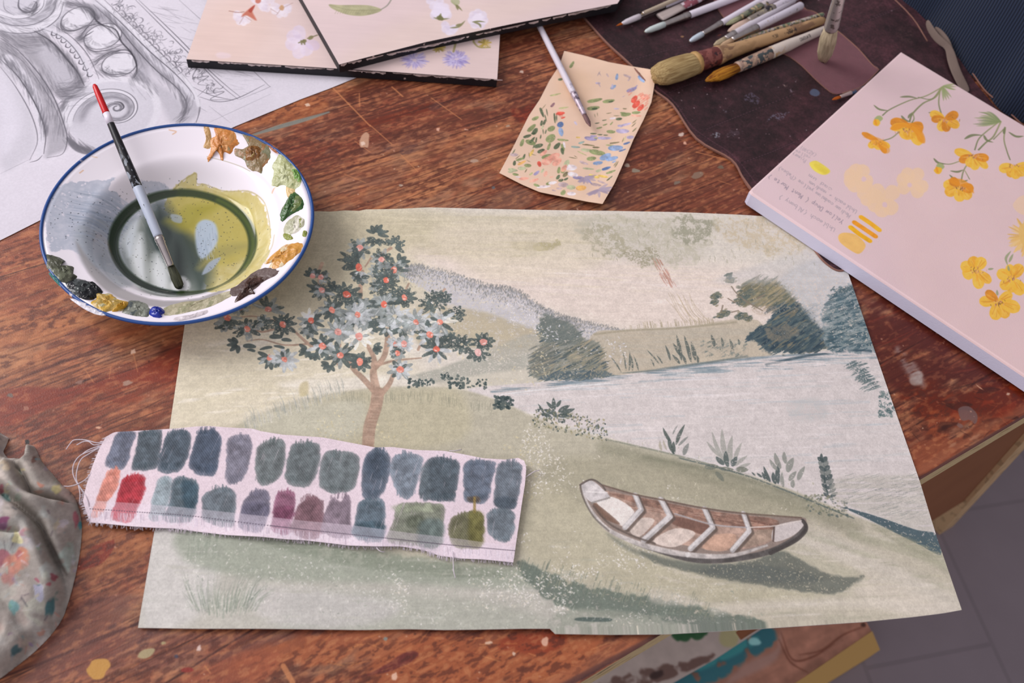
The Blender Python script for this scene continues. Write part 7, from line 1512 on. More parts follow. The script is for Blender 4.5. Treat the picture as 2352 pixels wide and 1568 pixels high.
# two long whites
B = std_brush((1640, 104), (1668, 92), (1690, 82), (1825, 0), 14, 15, 17, ZR, 'white brush flecked with green paint near its silver ferrule', m_pale, stained('green_flecks', 'cfc8d0', [('6a7c5c', .56), ('8a7a50', .6)], .4, .35, 90, seed=7, extent=(.01, .07)), wend=15)
B = std_brush((1655, 105), (1682, 92), (1740, 66), (1842, 12), 12, 14, 18, ZR + .004, 'white brush with smeared ferrule lying on the green-flecked brush', hair_mat('cream_hair', 'c8a888', 'a88c70', scale=300), m_spot('h8', 'cdc6d2', 9, .66), wend=19)
B = std_brush((1640, 112), (1650, 108), (1662, 103), (1892, 33), 6, 7, 12, ZR - .001, 'thin paint-specked brush handle behind the thick tan brush', m_pale, m_spot('h9', 'b8aca8', 11, .5), wend=11)
# big round tan brush
m_tanh = stained('tan_varnished_wood', 'a88660', [('b8946c', .48), ('8a6a50', .56), ('6a5048', .66)], .5, .3, 45, stretch=(.4, 1, 1))
B = Brush((1503, 176), .0175, (1893, 46), .0115, 'thick round brush with tan bristles, red ferrule and tan handle', 'paintbrushes on the leather roll')
x1, x2, x3 = B.x((1600, 150)), B.x((1600, 150)), B.x((1648, 132)); r0 = B.w(62)
B.part('bristles', [(0, r0 * .35), (B.L * .012, r0 * .72), (B.L * .05, r0 * .95), (B.L * .12, r0 * 1.0), (B.L * .2, r0 * .93), (x1 - .001, r0 * .80), (x1 + .002, r0 * .70)], m_tan, 36, 1, .82, rag=.0016)
B.part('binding', [(x1 - .004, r0 * .80), (x1 - .002, r0 * .84), (x1 + .001, r0 * .84), (x1 + .003, r0 * .72)], mat('dried_glue', 'b08c58', .5, .3, var=.2, bump=.4))
B.part('ferrule', [(x1, r0 * .72), (x1 + .002, r0 * .74), (x3 - .001, r0 * .70), (x3 + .001, r0 * .66)], stained('red_ferrule', '6a3430', [('8a5048', .5), ('3c2428', .6), ('b09080', .72)], .4, .4, 110), 28)
Lh = B.L
B.part('handle', [(x3 - .001, r0 * .70), (x3, r0 * .74), (x3 + .003, r0 * .72), (x3 + Lh * .05, r0 * .60), (x3 + Lh * .16, r0 * .49), (x3 + Lh * .3, r0 * .45), (Lh * .8, r0 * .38), (Lh - .006, r0 * .34), (Lh - .001, r0 * .24), (Lh, r0 * .08)], m_tanh, 28)
B.text('203 .4', B.x((1808, 66)), r0 * .41, .0085, B.w(56), m_ink, yoff=0); B.text('1', B.x((1768, 76)), r0 * .43, .007, None, m_ink); B.text('M 50', B.x((1772, 86)), r0 * .44, .0062, B.w(34), m_ink)
B.text('c nanograph', B.x((1808, 76)), r0 * .41, .0036, B.w(78), m_ink)
# filbert golden brush, paint-covered
B = Brush((1621, 186), .0125, (1898, 66), .0095, 'round brush with golden bristles and paint-caked white handle', 'paintbrushes on the leather roll')
xb, xc = B.x((1694, 156)), B.x((1768, 126)); r0 = B.w(30)
B.part('bristles', [(0, r0 * .12), (xb * .1, r0 * .45), (xb * .35, r0 * .98), (xb * .6, r0 * 1.03), (xb, r0 * .82)], m_gold, 28, 1, .7, rag=.0008)
B.part('ferrule', [(xb - .001, r0 * .84), (xb + .001, r0 * .88), (xc, r0 * .98), (xc + .001, r0 * .9)], stained('caked_ferrule', 'a88c7c', [('4a5254', .52), ('c4a48c', .56), ('5c3c3c', .66)], .5, .4, 110, seed=6), 24)
B.part('handle', [(xc, r0 * .92), (xc + .002, r0 * .97), (xc + B.L * .15, r0 * .92), (B.L * .8, r0 * .72), (B.L - .004, r0 * .6), (B.L, r0 * .35)], stained('caked_handle', 'cfc2b8', [('b8905c', .56), ('d8c8b0', .6), ('8a6a44', .68)], .4, .4, 80, seed=8, extent=(xc, xc + .03)), 24)
B.text('GRADUATE', B.x((1842, 90)), r0 * .78, .0060, B.w(74), m_ink); B.text('10', B.x((1812, 104)), r0 * .84, .0045, None, m_ink); B.text('series', B.x((1884, 72)), r0 * .7, .004, B.w(24), m_ink)
# small brush beside the canvas
B = std_brush((1912, 229), (1930, 222), (1955, 213), (2000, 196), 8, 8, 9, .0078, 'tiny red-tipped brush poking out beside the flower canvas', m_or, stained('blue_flecked', '6a4a48', [('38506a', .48)], .4, .4, 120), mat('pale_ferrule', 'b09a94', .4, .4, metal=.4))
# upright brush with its tip on the suede
B = Brush((1890, 138), .0055, (1942, -62), .175, 'pale round brush held upright, tip on the mauve suede, silver ferrule', 'paintbrushes on the leather roll')
xb = B.x((1910, 62)); r0 = B.w(44, .12); 
B.part('bristles', [(0, r0 * .35), (xb * .06, r0 * .62), (xb * .25, r0 * .9), (xb * .6, r0 * .98), (xb, r0 * .72)], m_pale, 30, 1, .8, rag=.0018)
B.part('ferrule', [(xb - .001, r0 * .74), (xb + .002, r0 * .78), (B.L * .8, r0 * .62), (B.L * .84, r0 * .68), (B.L * .88, r0 * .6)], stained('foil_ferrule', 'd8d4d0', [('8a8680', .56)], .38, .6, 150, metal=.75), 24)
B.part('handle', [(B.L * .87, r0 * .58), (B.L * 1.3, r0 * .5), (B.L * 1.5, r0 * .3)], m_white)
# white brush on the card
Bc = std_brush((1356, 290), (1345, 262), (1315, 215), (1238, 58), 12, 12, 15, .0105, 'white paint-flecked brush lying across the peach card', hair_mat('purple_hair', '8a6a68', '5c4448'), stained('white_specked', 'd4ccd6', [('8a7c90', .6), ('6a6a60', .66)], .4, .4, 160, seed=12, extent=(.02, .11)), stained('specked_ferrule', 'b4a4b0', [('6a5c68', .52), ('c8c0c8', .58)], .4, .4, 200, metal=.3), group='brushes resting on the work', z2=.0085, wend=13)

# black brush resting in the plate
m_blackh = stained('black_lacquer', '16151a', [('c0c8d4', .56)], .3, .5, 260, stretch=(.5, 1, 1), seed=3, extent=(.10, .155))
Bk = Brush((413, 659), .0085, (216, 193), .075, 'black brush with red tip and white band resting in enamel plate', 'brushes resting on the work')
xb, xf, xw, xr, L = Bk.x((397, 610)), Bk.x((365, 542)), Bk.x((318, 432)), Bk.x((243, 262)), Bk.L
w0 = lambda q, t: Bk.w(q, t)
Bk.part('bristles', [(0, w0(14, 0)), (.002, w0(22, 0)), (xb * .45, w0(24, 0)), (xb * 1.0, w0(17, 0))], m_dk, 20, 1, .5, rag=.0016)
Bk.part('ferrule', [(xb - .0005, w0(16, .1)), (xb + .001, w0(17, .1)), (xf - .008, w0(20, .2)), (xf - .007, w0(23, .2)), (xf - .005, w0(20, .2)), (xf - .004, w0(23, .2)), (xf, w0(21, .2))], m_metal)
Bk.part('paint_sleeve', [(xf - .001, w0(20, .2)), (xf + .002, w0(22, .2)), (xw, w0(23.5, .5)), (xw + .001, w0(22, .5))], stained('white_dried', 'b4bccc', [('23242a', .62)], .45, .4, 220, stretch=(.35, 1, 1), seed=5), label='handle end coated in pale grey-blue dried paint')
Bk.part('handle', [(xw - .001, w0(22, .5)), (xw + .02, w0(21.5, .6)), (xr - .012, w0(16, .8)), (xr - .0118, w0(16, .8))], m_blackh)
Bk.part('white_band', [(xr - .0119, w0(16.4, .85)), (xr + .001, w0(15.5, .86))], m_white, label='white band on the handle')
Bk.part('red_tip', [(xr, w0(15.6, .86)), (xr + .001, w0(15.6, .86)), (xr + (L - xr) * .6, w0(14, .95)), (L - .003, w0(11, 1)), (L - .0008, w0(7, 1)), (L, w0(2, 1))], mat('red_lacquer', 'c40d16', .3, .35, coat=.15), label='glossy red end of the handle')

# ================================================================= ENAMEL PLATE
pc = (float(PC[0]), float(PC[1]))
pl = thing('enamel_plate', (pc[0], pc[1], TOP), 'white enamel soup plate with blue rim, used as paint palette', 'plate')
plA = paint_plate(); m_en = art_mat('enamel', plA, 1.10, .16, .5, bump=0, coat=.3)
def ring_surf(name, rr, zf, m, parent, n=128, A=None, close=False):
    V, F = [], []
    for r in rr:
        for i in range(n): a = 2 * math.pi * i / n; V.append((pc[0] + r * math.cos(a), pc[1] + r * math.sin(a), TOP + float(zf(r))))
    for k in range(len(rr) - 1):
        for i in range(n): b = (i + 1) % n; F.append((k * n + i, k * n + b, (k + 1) * n + b, (k + 1) * n + i))
    return V, F
n = 144; rin = list(np.r_[0.0001, .01, .03, .05, np.linspace(.058, .094, 16), np.linspace(.098, PR - .0012, 6)]); V, F = ring_surf('', rin, plate_z, None, None, n)
rout = [PR - .0012, .1, .09, .08, .07, .062, .06, .0001]; zo = lambda r: max(float(plate_z(r)) - .0018, .0032) if r > .061 else .0032
V2, F2 = ring_surf('', rout, zo, None, None, n)
k0 = len(V); V += V2; F += [tuple(i + k0 for i in reversed(f)) for f in F2]
base = (len(rin) - 1) * n
for i in range(n): b = (i + 1) % n; F.append((base + b, base + i, k0 + i, k0 + b))
uvp = plA.uv(np.array([v[:2] for v in V]))
bowl = mesh('bowl', V, [f[::-1] for f in F], m_en, pl, True, uvp); recalc(bowl)
# rolled blue rim
m_blue = stained('blue_enamel', '1c4a8e', [('d8d4d8', .68)], .3, .5, 40, seed=3)
V, F = [], []
for i in range(n):
    a = 2 * math.pi * i / n
    for j in range(8):
        b = 2 * math.pi * j / 8; r = PR + .0016 * math.cos(b); V.append((pc[0] + r * math.cos(a), pc[1] + r * math.sin(a), TOP + PZ - .0006 + .0016 * math.sin(b)))
for i in range(n):
    for j in range(8): i2, j2 = (i + 1) % n, (j + 1) % 8; F.append((i * 8 + j, i2 * 8 + j, i2 * 8 + j2, i * 8 + j2))
mesh('rim', V, F, m_blue, pl, True)
# shallow pool of rinse water
m_water = bpy.data.materials.new('rinse_water'); m_water.use_nodes = True; nt = m_water.node_tree; nt.nodes.remove(nt.nodes['Principled BSDF'])
tr = nt.nodes.new('ShaderNodeBsdfTransparent'); gl = nt.nodes.new('ShaderNodeBsdfGlossy'); gl.inputs['Roughness'].default_value = .04; lw_ = nt.nodes.new('ShaderNodeLayerWeight'); lw_.inputs['Blend'].default_value = .5; fr = nt.nodes.new('ShaderNodeMapRange'); fr.inputs['From Min'].default_value = .3; fr.inputs['To Min'].default_value = .02; fr.inputs['To Max'].default_value = .5; nt.links.new(lw_.outputs['Facing'], fr.inputs['Value']); ms = nt.nodes.new('ShaderNodeMixShader')
tr.inputs['Color'].default_value = (.96, .96, .94, 1)
nt.links.new(fr.outputs['Result'], ms.inputs['Fac']); nt.links.new(tr.outputs[0], ms.inputs[1]); nt.links.new(gl.outputs[0], ms.inputs[2]); nt.links.new(ms.outputs[0], nt.nodes['Material Output'].inputs['Surface'])
V = [(pc[0], pc[1], TOP + .0080)] + [(pc[0] + .0685 * math.cos(2 * math.pi * i / 96), pc[1] + .0685 * math.sin(2 * math.pi * i / 96), TOP + .0080) for i in range(96)]
mesh('water_pool', V, [(0, i + 1, (i + 1) % 96 + 1) for i in range(96)], m_water, pl, True)
# daubs of paint on the rim
def plate_pt(px, py):
    q = plate_proj([(px, py)])[0]; r = min(float(np.hypot(*(q - PC))), PR); return Vector((q[0], q[1], TOP + float(plate_z(r))))
def daub(outline, col, h=.002, cols=None, rough=.35, seed=0, label=None, ridge=1.0, bump=.6):
    rs_ = np.random.RandomState(seed); Q = smooth_line(outline, 4, True); cen = Q.mean(0); V, F = [], []; rings = 7; n_ = len(Q)
    jag = rs_.uniform(-.05, .05, n_)
    for k in range(rings):
        f = 1 - k / rings
        for i in range(n_):
            p = cen + (Q[i] - cen) * (f * (1 + jag[i] * (f ** 2))); w = plate_pt(*p)
            z = h * (1 - f ** 3) * (1 + ridge * .35 * math.sin(i * .9 + k * 1.7 + seed) + rs_.uniform(-.25, .25)) + .00005
            V.append(w + Vector((0, 0, max(z, .00005))))
    V.append(plate_pt(*cen) + Vector((0, 0, h)))
    for k in range(rings - 1):
        for i in range(n_): b = (i + 1) % n_; F.append((k * n_ + i, k * n_ + b, (k + 1) * n_ + b, (k + 1) * n_ + i))
    for i in range(n_): F.append(((rings - 1) * n_ + i, (rings - 1) * n_ + (i + 1) % n_, len(V) - 1))
    m = stained('daub_' + col, col, [(c_, t_) for c_, t_ in (cols or [])], rough, .5, 110, stretch=(1, .5, 1), seed=seed * 1.3)
    b = m.node_tree.nodes['Principled BSDF']; nn = m.node_tree.nodes.new('ShaderNodeTexNoise'); nn.inputs['Scale'].default_value = 160; tcx = m.node_tree.nodes['Texture Coordinate']; m.node_tree.links.new(tcx.outputs['Object'], nn.inputs['Vector'])
    bp = m.node_tree.nodes.new('ShaderNodeBump'); bp.inputs['Strength'].default_value = bump; bp.inputs['Distance'].default_value = .003; m.node_tree.links.new(nn.outputs['Fac'], bp.inputs['Height']); m.node_tree.links.new(bp.outputs['Normal'], b.inputs['Normal'])
    o = mesh('paint_daub', V, F, m, pl, True); recalc(o)
    if label: o['label'] = label
cc = crop(60, 160, 700 / 1770.)
daub(cc((1030, 335), (1060, 330), (1075, 380), (1075, 440), (1060, 460), (1030, 450), (1045, 400)), 'c49a62', .0008, [('b8905c', .5)], seed=1, label='thin ochre daub')
daub(cc((1090, 335), (1140, 340), (1200, 350), (1225, 400), (1235, 430), (1210, 450), (1190, 490), (1150, 480), (1145, 525), (1130, 520), (1120, 485), (1085, 465), (1065, 530), (1050, 520), (1070, 470), (1070, 410), (1100, 380)), 'c9803a', .0026, [('a89068', .62), ('d09050', .52)], seed=2, label='orange daub')
daub(cc((1250, 365), (1330, 385), (1400, 425), (1420, 480), (1410, 530), (1375, 570), (1370, 600), (1330, 590), (1290, 570), (1260, 520), (1215, 500), (1210, 460), (1260, 460), (1300, 420)), '87704c', .0018, [('7c7a5c', .5), ('94683a', .6)], seed=3, label='brown daub')
daub(cc((1270, 480), (1300, 445), (1350, 445), (1370, 485), (1350, 530), (1300, 540), (1270, 515)), '8a5a26', .0045, [('9c8444', .58)], .25, seed=4, label='glossy amber daub')
daub(cc((1380, 425), (1440, 440), (1475, 480), (1450, 485), (1410, 450)), 'a8643c', .0008, seed=5)
daub(cc((1480, 490), (1530, 520), (1590, 590), (1600, 640), (1580, 680), (1540, 700), (1500, 670), (1450, 680), (1425, 660), (1440, 600), (1430, 560)), 'a4a874', .0024, [('c0c498', .52), ('7c8c5c', .6)], seed=6, label='pale sage green daub')
daub(cc((1540, 570), (1570, 580), (1600, 620), (1590, 660), (1560, 650), (1545, 600)), '6f9c44', .0028, [('a4b464', .55)], seed=7, label='bright green daub')
daub(cc((1510, 680), (1560, 690), (1555, 740), (1520, 740)), 'd4b880', .0008, seed=8)
daub(cc((1545, 710), (1580, 720), (1615, 770), (1600, 810), (1560, 830), (1520, 855), (1490, 880), (1475, 850), (1490, 800), (1520, 750)), '38602a', .0036, [('6c7c44', .58), ('8a9070', .66)], .25, seed=9, label='dark green daub')
daub(cc((1530, 870), (1580, 845), (1620, 880), (1600, 920), (1560, 950), (1500, 960), (1500, 910)), 'b4b498', .002, [('d8d4c4', .5), ('889044', .6)], seed=10, label='cream and olive daub')
daub(cc((1495, 950), (1530, 955), (1550, 980), (1520, 990), (1495, 975)), '88903c', .0012, seed=11); daub(cc((1610, 935), (1632, 940), (1625, 970), (1605, 965)), '808c34', .0012, seed=12)
daub(cc((1395, 1110), (1450, 1060), (1500, 1020), (1560, 1005), (1610, 1015), (1590, 1060), (1530, 1110), (1470, 1150), (1410, 1150), (1430, 1120), (1390, 1130)), 'cf9440', .0026, [('d8c49c', .56), ('b87a2c', .62)], seed=13, label='yellow orange daub')
daub(cc((1230, 1250), (1290, 1200), (1350, 1160), (1420, 1150), (1465, 1170), (1440, 1200), (1380, 1230), (1320, 1280), (1250, 1310), (1190, 1310), (1185, 1275)), '6c5c58', .0012, [('5a4844', .5)], .45, seed=14, label='grey brown daub')
daub(cc((1270, 1230), (1310, 1195), (1360, 1190), (1385, 1220), (1340, 1250), (1300, 1280), (1330, 1300), (1290, 1310), (1240, 1340), (1210, 1350), (1230, 1310), (1270, 1280)), '43291f', .0032, [('5c4038', .56)], .25, seed=15, label='dark brown daub')
daub(cc((110, 1080), (150, 1075), (230, 1110), (190, 1120), (200, 1150), (270, 1140), (275, 1190), (295, 1200), (260, 1240), (200, 1230), (150, 1190), (115, 1140)), '525444', .0026, [('6c705c', .55), ('3a3c30', .6)], .3, seed=16, label='dark olive daub')
daub(cc((130, 1180), (160, 1190), (210, 1240), (200, 1260), (150, 1210)), '1f6e6a', .0012, seed=17, label='teal smear')
daub(cc((230, 1240), (290, 1215), (360, 1230), (420, 1270), (440, 1300), (390, 1330), (330, 1330), (260, 1290)), '444a4a', .0032, [('7c8484', .62), ('14161c', .52)], .22, seed=18, label='glossy charcoal daub')
daub(cc((350, 1230), (400, 1240), (445, 1290), (410, 1300), (380, 1260)), '111319', .0036, [], .15, seed=19, label='black daub'); daub(cc((320, 1320), (400, 1315), (390, 1335), (340, 1335)), '101218', .003, [], .15, seed=20, label='black daub')
daub(cc((400, 1290), (440, 1300), (490, 1300), (530, 1330), (590, 1350), (590, 1375), (550, 1400), (500, 1400), (440, 1410), (400, 1380), (375, 1350), (410, 1330)), 'b89a50', .003, [('d0a848', .5), ('b4ac84', .56)], .3, seed=21, label='ochre yellow daub')
daub(cc((530, 1370), (590, 1345), (592, 1375), (540, 1400), (500, 1405)), 'cf9c28', .0036, [], .25, seed=22, label='bright yellow ridge of paint')
daub(cc((590, 1350), (640, 1340), (700, 1360), (720, 1400), (700, 1435), (640, 1430), (560, 1410)), '6a6e62', .0022, [('8c9084', .55), ('4c5454', .6)], .3, seed=23, label='grey green daub')
daub(cc((805, 1385), (900, 1350), (1000, 1340), (1100, 1310), (1180, 1285), (1180, 1320), (1080, 1370), (980, 1400), (880, 1420), (810, 1425)), 'a8a184', .0012, [('c0b89c', .5), ('9a9878', .56)], .35, seed=24, label='thin beige smear')
daub(cc((260, 1330), (330, 1345), (400, 1385), (480, 1420), (420, 1425), (330, 1385)), 'd8d4dc', .001, [], seed=25); daub(cc((860, 1440), (960, 1425), (1050, 1395), (1050, 1415), (980, 1440), (880, 1460)), 'd6ccd0', .0012, [], seed=26)
# dot of ultramarine
o = daub(cc((720, 1390), (750, 1378), (790, 1385), (805, 1410), (785, 1425), (790, 1438), (750, 1440), (715, 1420)), '122a9a', .0046, [], .12, seed=27, label='round ultramarine blue daub', ridge=.3, bump=.1)

# ================================================================= SWATCH CLOTH
swA = paint_swatches(); m_sw = art_mat('swatch_cloth', swA, GI, .9, .1, bump=.5, bscale=1600); m_thr = mat('cotton_thread', 'dcd2da', .85, .1)
def zsw(U, V):
    return .0060 + .0012 * np.sin(U * 9) * np.sin(V * 3 + 1) + .0012 * np.sin(U * 23 + V * 5) * sstep(.7, 1, V) + .0018 * sstep(.96, 1, U) * (1 - V) + .0012 * np.exp(-V / .08)
sc_ = thing('swatch_cloth', at(700, 1140, 0), 'frayed pale cloth strip painted with two rows of grey, blue and red swatches', 'cloth')
topS = [(243, 1003), (262, 992), (330, 988), (400, 984), (450, 979), (480, 978), (520, 981), (580, 984), (600, 990), (650, 998), (740, 1004), (835, 1022), (860, 1027), (900, 1026), (955, 1033), (1020, 1035), (1060, 1042), (1110, 1052), (1160, 1055), (1190, 1051), (1204, 1058)]
botS = [(206, 1199), (250, 1203), (300, 1208), (350, 1211), (400, 1213), (450, 1220), (520, 1228), (600, 1232), (660, 1238), (700, 1240), (760, 1247), (800, 1252), (860, 1254), (920, 1254), (970, 1262), (1010, 1276), (1060, 1282), (1110, 1284), (1150, 1288), (1179, 1291)]
swo = sheet('fabric', topS, botS, [(243, 1003), (228, 1030), (212, 1070), (198, 1115), (190, 1150), (198, 1175), (206, 1199)], [(1204, 1058), (1209, 1072), (1206, 1110), (1198, 1160), (1190, 1215), (1185, 1250), (1179, 1291)], swA, zsw, .0006, [m_sw, m_thr], 120, 24, .005, sc_)
parts = []
rs = np.random.RandomState(9); Qb = smooth_line(botS, 20)
for i in range(360):
    p = Qb[rs.randint(len(Qb))]; l = rs.uniform(3, 10); sx = rs.uniform(-4, 3)
    parts.append(tube('', [at(p[0], p[1] - 2, .0050), at(p[0] + sx * .4, p[1] + l * .5, .0042), at(p[0] + sx, p[1] + l, .0034)], .00022, None, n=4))
Ql = smooth_line([(243, 1003), (228, 1030), (212, 1070), (198, 1115), (190, 1150), (198, 1175), (206, 1199)], 12)
for i in range(90):
    p = Ql[rs.randint(len(Ql))]; l = rs.uniform(3, 8)
    parts.append(tube('', [at(p[0] + 2, p[1], .0052), at(p[0] - l, p[1] + rs.uniform(-1, 3), .0040)], .00022, None, n=4))
multi('fringe', parts, m_thr, sc_)
fr_o = [o for o in sc_.children if o.name.startswith('fringe')][0]; fr_o['kind'] = 'stuff'
ca = crop(120, 940, 600 / 2352.); cb = crop(680, 980, 600 / 2352.)
for P_ in (ca((480, 290), (400, 300), (300, 275), (200, 275), (160, 310), (125, 360)), ca((470, 300), (380, 320), (330, 290), (280, 290), (220, 320)), ca((460, 320), (360, 350), (300, 380), (265, 410)), ca((450, 320), (380, 360), (260, 410), (200, 480), (185, 560), (210, 640), (260, 720), (280, 760), (250, 860)), ca((440, 335), (330, 400), (260, 450), (225, 540), (220, 640), (280, 740), (290, 750)), ca((360, 560), (300, 630), (220, 675), (150, 692), (105, 690)), ca((235, 680), (250, 760), (245, 850)), ca((290, 750), (320, 830), (335, 900)),
           cb((2065, 455), (2100, 430), (2150, 400), (2190, 392)), cb((1410, 1120), (1415, 1220), (1420, 1300), (1435, 1360)), cb((720, 1075), (740, 1105), (770, 1122), (798, 1125)), cb((1380, 215), (1430, 215), (1490, 203))):
    Q = smooth_line(P_, 6); zz = [.0056 - .0020 * k / len(Q) + .002 * math.sin(math.pi * k / len(Q)) for k in range(len(Q))]
    v, f = tube('', [at(p[0], p[1], z_) for p, z_ in zip(Q, zz)], .00040, None, n=5); mesh('loose_thread', v, f, m_thr, sc_, True)

# ================================================================= PAINT RAG
ragA = paint_rag(); m_rag = art_mat('stained_cotton', ragA, GI, .92, .1, bump=.6, bscale=1300)
cr_ = crop(0, 960, 420 / 1083.)
rim_px = smooth_line([(-6, 990)] + cr_((20, 200), (60, 245), (110, 240), (140, 250), (148, 190), (170, 170), (205, 170), (250, 260), (310, 330), (370, 400), (430, 450), (470, 540), (486, 640), (480, 760), (460, 880), (430, 1010), (400, 1110), (370, 1190), (300, 1290), (200, 1390), (100, 1470), (0, 1545)) + [(-60, 1600), (-330, 1620), (-330, 940)], 3, True)
def rag():
    R = flat(rim_px, 0.0); xmin, ymin = R.min(0); xmax, ymax = R.max(0); st = .0013
    nx, ny = int((xmax - xmin) / st) + 2, int((ymax - ymin) / st) + 2
    X, Y = np.meshgrid(xmin + np.arange(nx) * st, ymin + np.arange(ny) * st)
    class Q_: pass
    q = Q_(); d = Art.sdf(q, (R - [xmin, ymin]) / st, (0, 0, nx, ny)) * st
    def crease(P):        # signed distance to a fold line
        L_ = smooth_line(flat(cr_(*P), .03), 4); b = np.full(X.shape, 1e9); s = np.zeros(X.shape); tt = np.zeros(X.shape)
        for i in range(len(L_) - 1):
            p, v = L_[i], L_[i + 1] - L_[i]; l2 = v @ v + 1e-12; t = np.clip(((X - p[0]) * v[0] + (Y - p[1]) * v[1]) / l2, 0, 1)
            dx, dy = X - p[0] - t * v[0], Y - p[1] - t * v[1]; dd = np.hypot(dx, dy); m = dd < b; b = np.where(m, dd, b); s = np.where(m, np.sign(v[0] * dy - v[1] * dx), s); tt = np.where(m, (i + t) / (len(L_) - 1), tt)
        return b, s, tt
    D_ = np.clip(d, 0, 1)
    z = .020 * (1 - np.exp(-D_ / .007)) + .016 * (1 - np.exp(-D_ / .035))
    for P, dep, w, st_ in (([(-120, 380), (0, 430), (100, 500), (200, 590), (240, 680), (290, 800), (340, 930), (380, 1110)], .022, .0026, .006), ([(20, 190), (70, 250), (110, 320), (150, 400), (210, 436), (300, 440), (370, 430)], .018, .0024, .005), ([(-200, 640), (0, 662), (70, 668), (130, 672)], .010, .0024, .003),
                           ([(380, 1110), (372, 1180)], .010, .003, 0), ([(-40, 1500), (60, 1400), (150, 1290), (220, 1240)], .012, .003, .003), ([(-300, 900), (-100, 980), (50, 1150), (120, 1300)], .004, .009, .002), ([(-300, 1300), (-150, 1250), (0, 1260)], .005, .008, .002),
                           ([(240, 460), (330, 560), (380, 700), (400, 860)], .003, .007, .001), ([(300, 1000), (330, 1120), (330, 1200)], .005, .004, .001)):
        b, s, t = crease(P); fade = np.clip(np.minimum(t, 1 - t) * 7 + .2, 0, 1)
        z -= dep * np.exp(-(b / w) ** 2) * fade; z -= st_ * s * np.exp(-b / .016) * fade * (1 - np.exp(-b / .0016)); z += .004 * np.exp(-((b - .008) / .005) ** 2) * fade * (w < .004)
    nzf = lambda sx, sd: vnoise(ny, nx, sx, sx, sd) - .5
    z += nzf(20, 3) * .0045 + nzf(9, 5) * .0014 + nzf(48, 8) * .008
    z = np.clip(z, .0016, None) * np.clip(d / .003, 0, 1) ** .5 + .0006
    gy, gx = np.gradient(d, st); gl_ = np.hypot(gx, gy) + 1e-9; mv = np.clip(-d, 0, None) + np.where((d > 0) & (d < st * .45), -d, 0)
    X = X + gx / gl_ * mv; Y = Y + gy / gl_ * mv; ins = d > -st * 1.1; V, ix = [], -np.ones(X.shape, int)
    cnt = 0
    for j in range(ny):
        for i in range(nx):
            if ins[j, i]: ix[j, i] = cnt; cnt += 1; V.append((X[j, i], Y[j, i], TOP + z[j, i]))
    F = [(ix[j, i], ix[j, i + 1], ix[j + 1, i + 1], ix[j + 1, i]) for j in range(ny - 1) for i in range(nx - 1) if ix[j, i] >= 0 and ix[j, i + 1] >= 0 and ix[j + 1, i + 1] >= 0 and ix[j + 1, i] >= 0]
    V = np.array(V); o = mesh('paint_rag', V, F, m_rag, None, True, ragA.uv(slide(V[:, :2], 0, .0) * (CAMH - .03) / (CAMH - (V[:, 2] - TOP))[:, None]))
    tag(o, 'crumpled grey cotton rag smeared with many paint colours, left table edge', 'rag')
rag()

# ================================================================= NAVY RIBBED CLOTH BEHIND
m_navy = mat('navy_corduroy', '1d2a4c', .9, .1, sheen=.25); nt = m_navy.node_tree; b = nt.nodes['Principled BSDF']; tc = nt.nodes['Texture Coordinate']
mp = nt.nodes.new('ShaderNodeMapping'); mp.inputs['Rotation'].default_value = (0, 0, math.radians(-66)); wv = nt.nodes.new('ShaderNodeTexWave'); wv.wave_type = 'BANDS'; wv.bands_direction = 'Y'; wv.inputs['Scale'].default_value = 95; wv.inputs['Distortion'].default_value = 2.5; wv.inputs['Detail'].default_value = 2; wv.inputs['Detail Scale'].default_value = .15
nt.links.new(tc.outputs['Object'], mp.inputs['Vector']); nt.links.new(mp.outputs['Vector'], wv.inputs['Vector'])
mx = nt.nodes.new('ShaderNodeMix'); mx.data_type = 'RGBA'; mx.inputs['A'].default_value = (.003, .005, .013, 1); mx.inputs['B'].default_value = (.020, .030, .060, 1); nt.links.new(wv.outputs['Fac'], mx.inputs['Factor']); nt.links.new(mx.outputs['Result'], b.inputs['Base Color'])
bp = nt.nodes.new('ShaderNodeBump'); bp.inputs['Strength'].default_value = .7; bp.inputs['Distance'].default_value = .001; nt.links.new(wv.outputs['Fac'], bp.inputs['Height']); nt.links.new(bp.outputs['Normal'], b.inputs['Normal'])
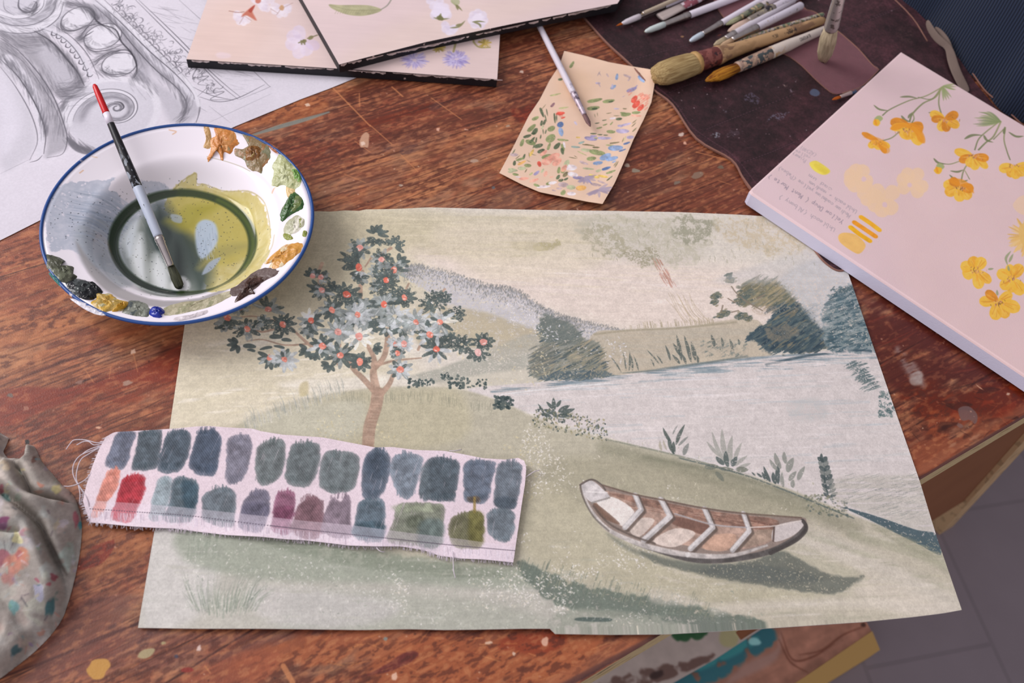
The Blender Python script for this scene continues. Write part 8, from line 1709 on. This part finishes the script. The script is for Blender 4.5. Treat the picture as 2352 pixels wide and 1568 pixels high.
def navy():
    edge_px = resample(smooth_line([(2010, -90), (2062, -10), (2100, 22), (2135, 48), (2170, 96), (2215, 150), (2262, 200), (2300, 250), (2360, 282), (2430, 318)], 6), 60)
    E = flat(edge_px, .004); V, F = [], []; nv = 26; out = np.array([.62, .78]); rs_ = np.random.RandomState(2)
    for j in range(nv):
        s = j / (nv - 1) * .55
        for i in range(60):
            z = .002 + .060 * (1 - math.exp(-s / .03)) + .10 * (1 - math.exp(-s / .25)) + .006 * math.sin(i * .25 + j * .3) * min(1, s * 12)
            V.append((E[i][0] + out[0] * s, E[i][1] + out[1] * s, TOP + z))
    F = [(j * 60 + i, j * 60 + i + 1, (j + 1) * 60 + i + 1, (j + 1) * 60 + i) for j in range(nv - 1) for i in range(59)]
    k = len(V); V += [(v[0], v[1], TOP + .0015) for v in V[:]]
    F += [(k + f[3], k + f[2], k + f[1], k + f[0]) for f in F]
    ring = [i for i in range(60)] + [j * 60 + 59 for j in range(1, nv)] + [(nv - 1) * 60 + i for i in range(58, -1, -1)] + [j * 60 for j in range(nv - 2, 0, -1)]
    F += [(ring[i], ring[(i + 1) % len(ring)], k + ring[(i + 1) % len(ring)], k + ring[i]) for i in range(len(ring))]
    o = mesh('navy_cloth', V, F, m_navy, None, True); recalc(o); tag(o, 'dark navy ribbed cloth bunched beyond the leather brush roll', 'cloth')
navy()

# ================================================================= THINGS ON THE FLOOR
FZ = -TOP
brA = paint_board(); m_br = art_mat('painted_plank', brA, 1.5, .7, .2, bump=.2, bscale=200); m_brs = stained('tan_plank_edge', 'c4a066', [('6c4c2c', .70)], .8, .1, 30)
def fl_pts(P, z): return flat(P, FZ + z)
zb = .045
bo = slab('painted_plank', np.array(fl_pts([(1990, 1428), (2002, 1450), (1850, 1555), (1720, 1650), (1200, 1650), (1760, 1300)], zb)), FZ + zb, FZ + .001, brA, [m_br, m_brs]); tag(bo, 'reddish board with teal paint and tan edge, on the floor below', 'board')
tape = slab('masking_strip', np.array(fl_pts([(2003, 1449), (2021, 1492), (1880, 1580), (1760, 1660), (1700, 1650), (1850, 1553)], zb)), FZ + zb + .0006, FZ + .001, None, [m_brs, m_brs], bo); tape['label'] = 'tan strip along the board edge'
shA = paint_floor_sheet(); m_sh = art_mat('painted_sheet', shA, 1.5, .8, .2, bump=.1)
so = slab('painted_sheet', np.array(fl_pts([(1250, 1660), (1500, 1400), (1790, 1400), (1755, 1440), (1640, 1515), (1330, 1690)], zb + .002)), FZ + zb + .003, FZ + zb + .001, shA, [m_sh, m_pap_side]); tag(so, 'grey paper with painted green leaves lying on the board below the table', 'paper')
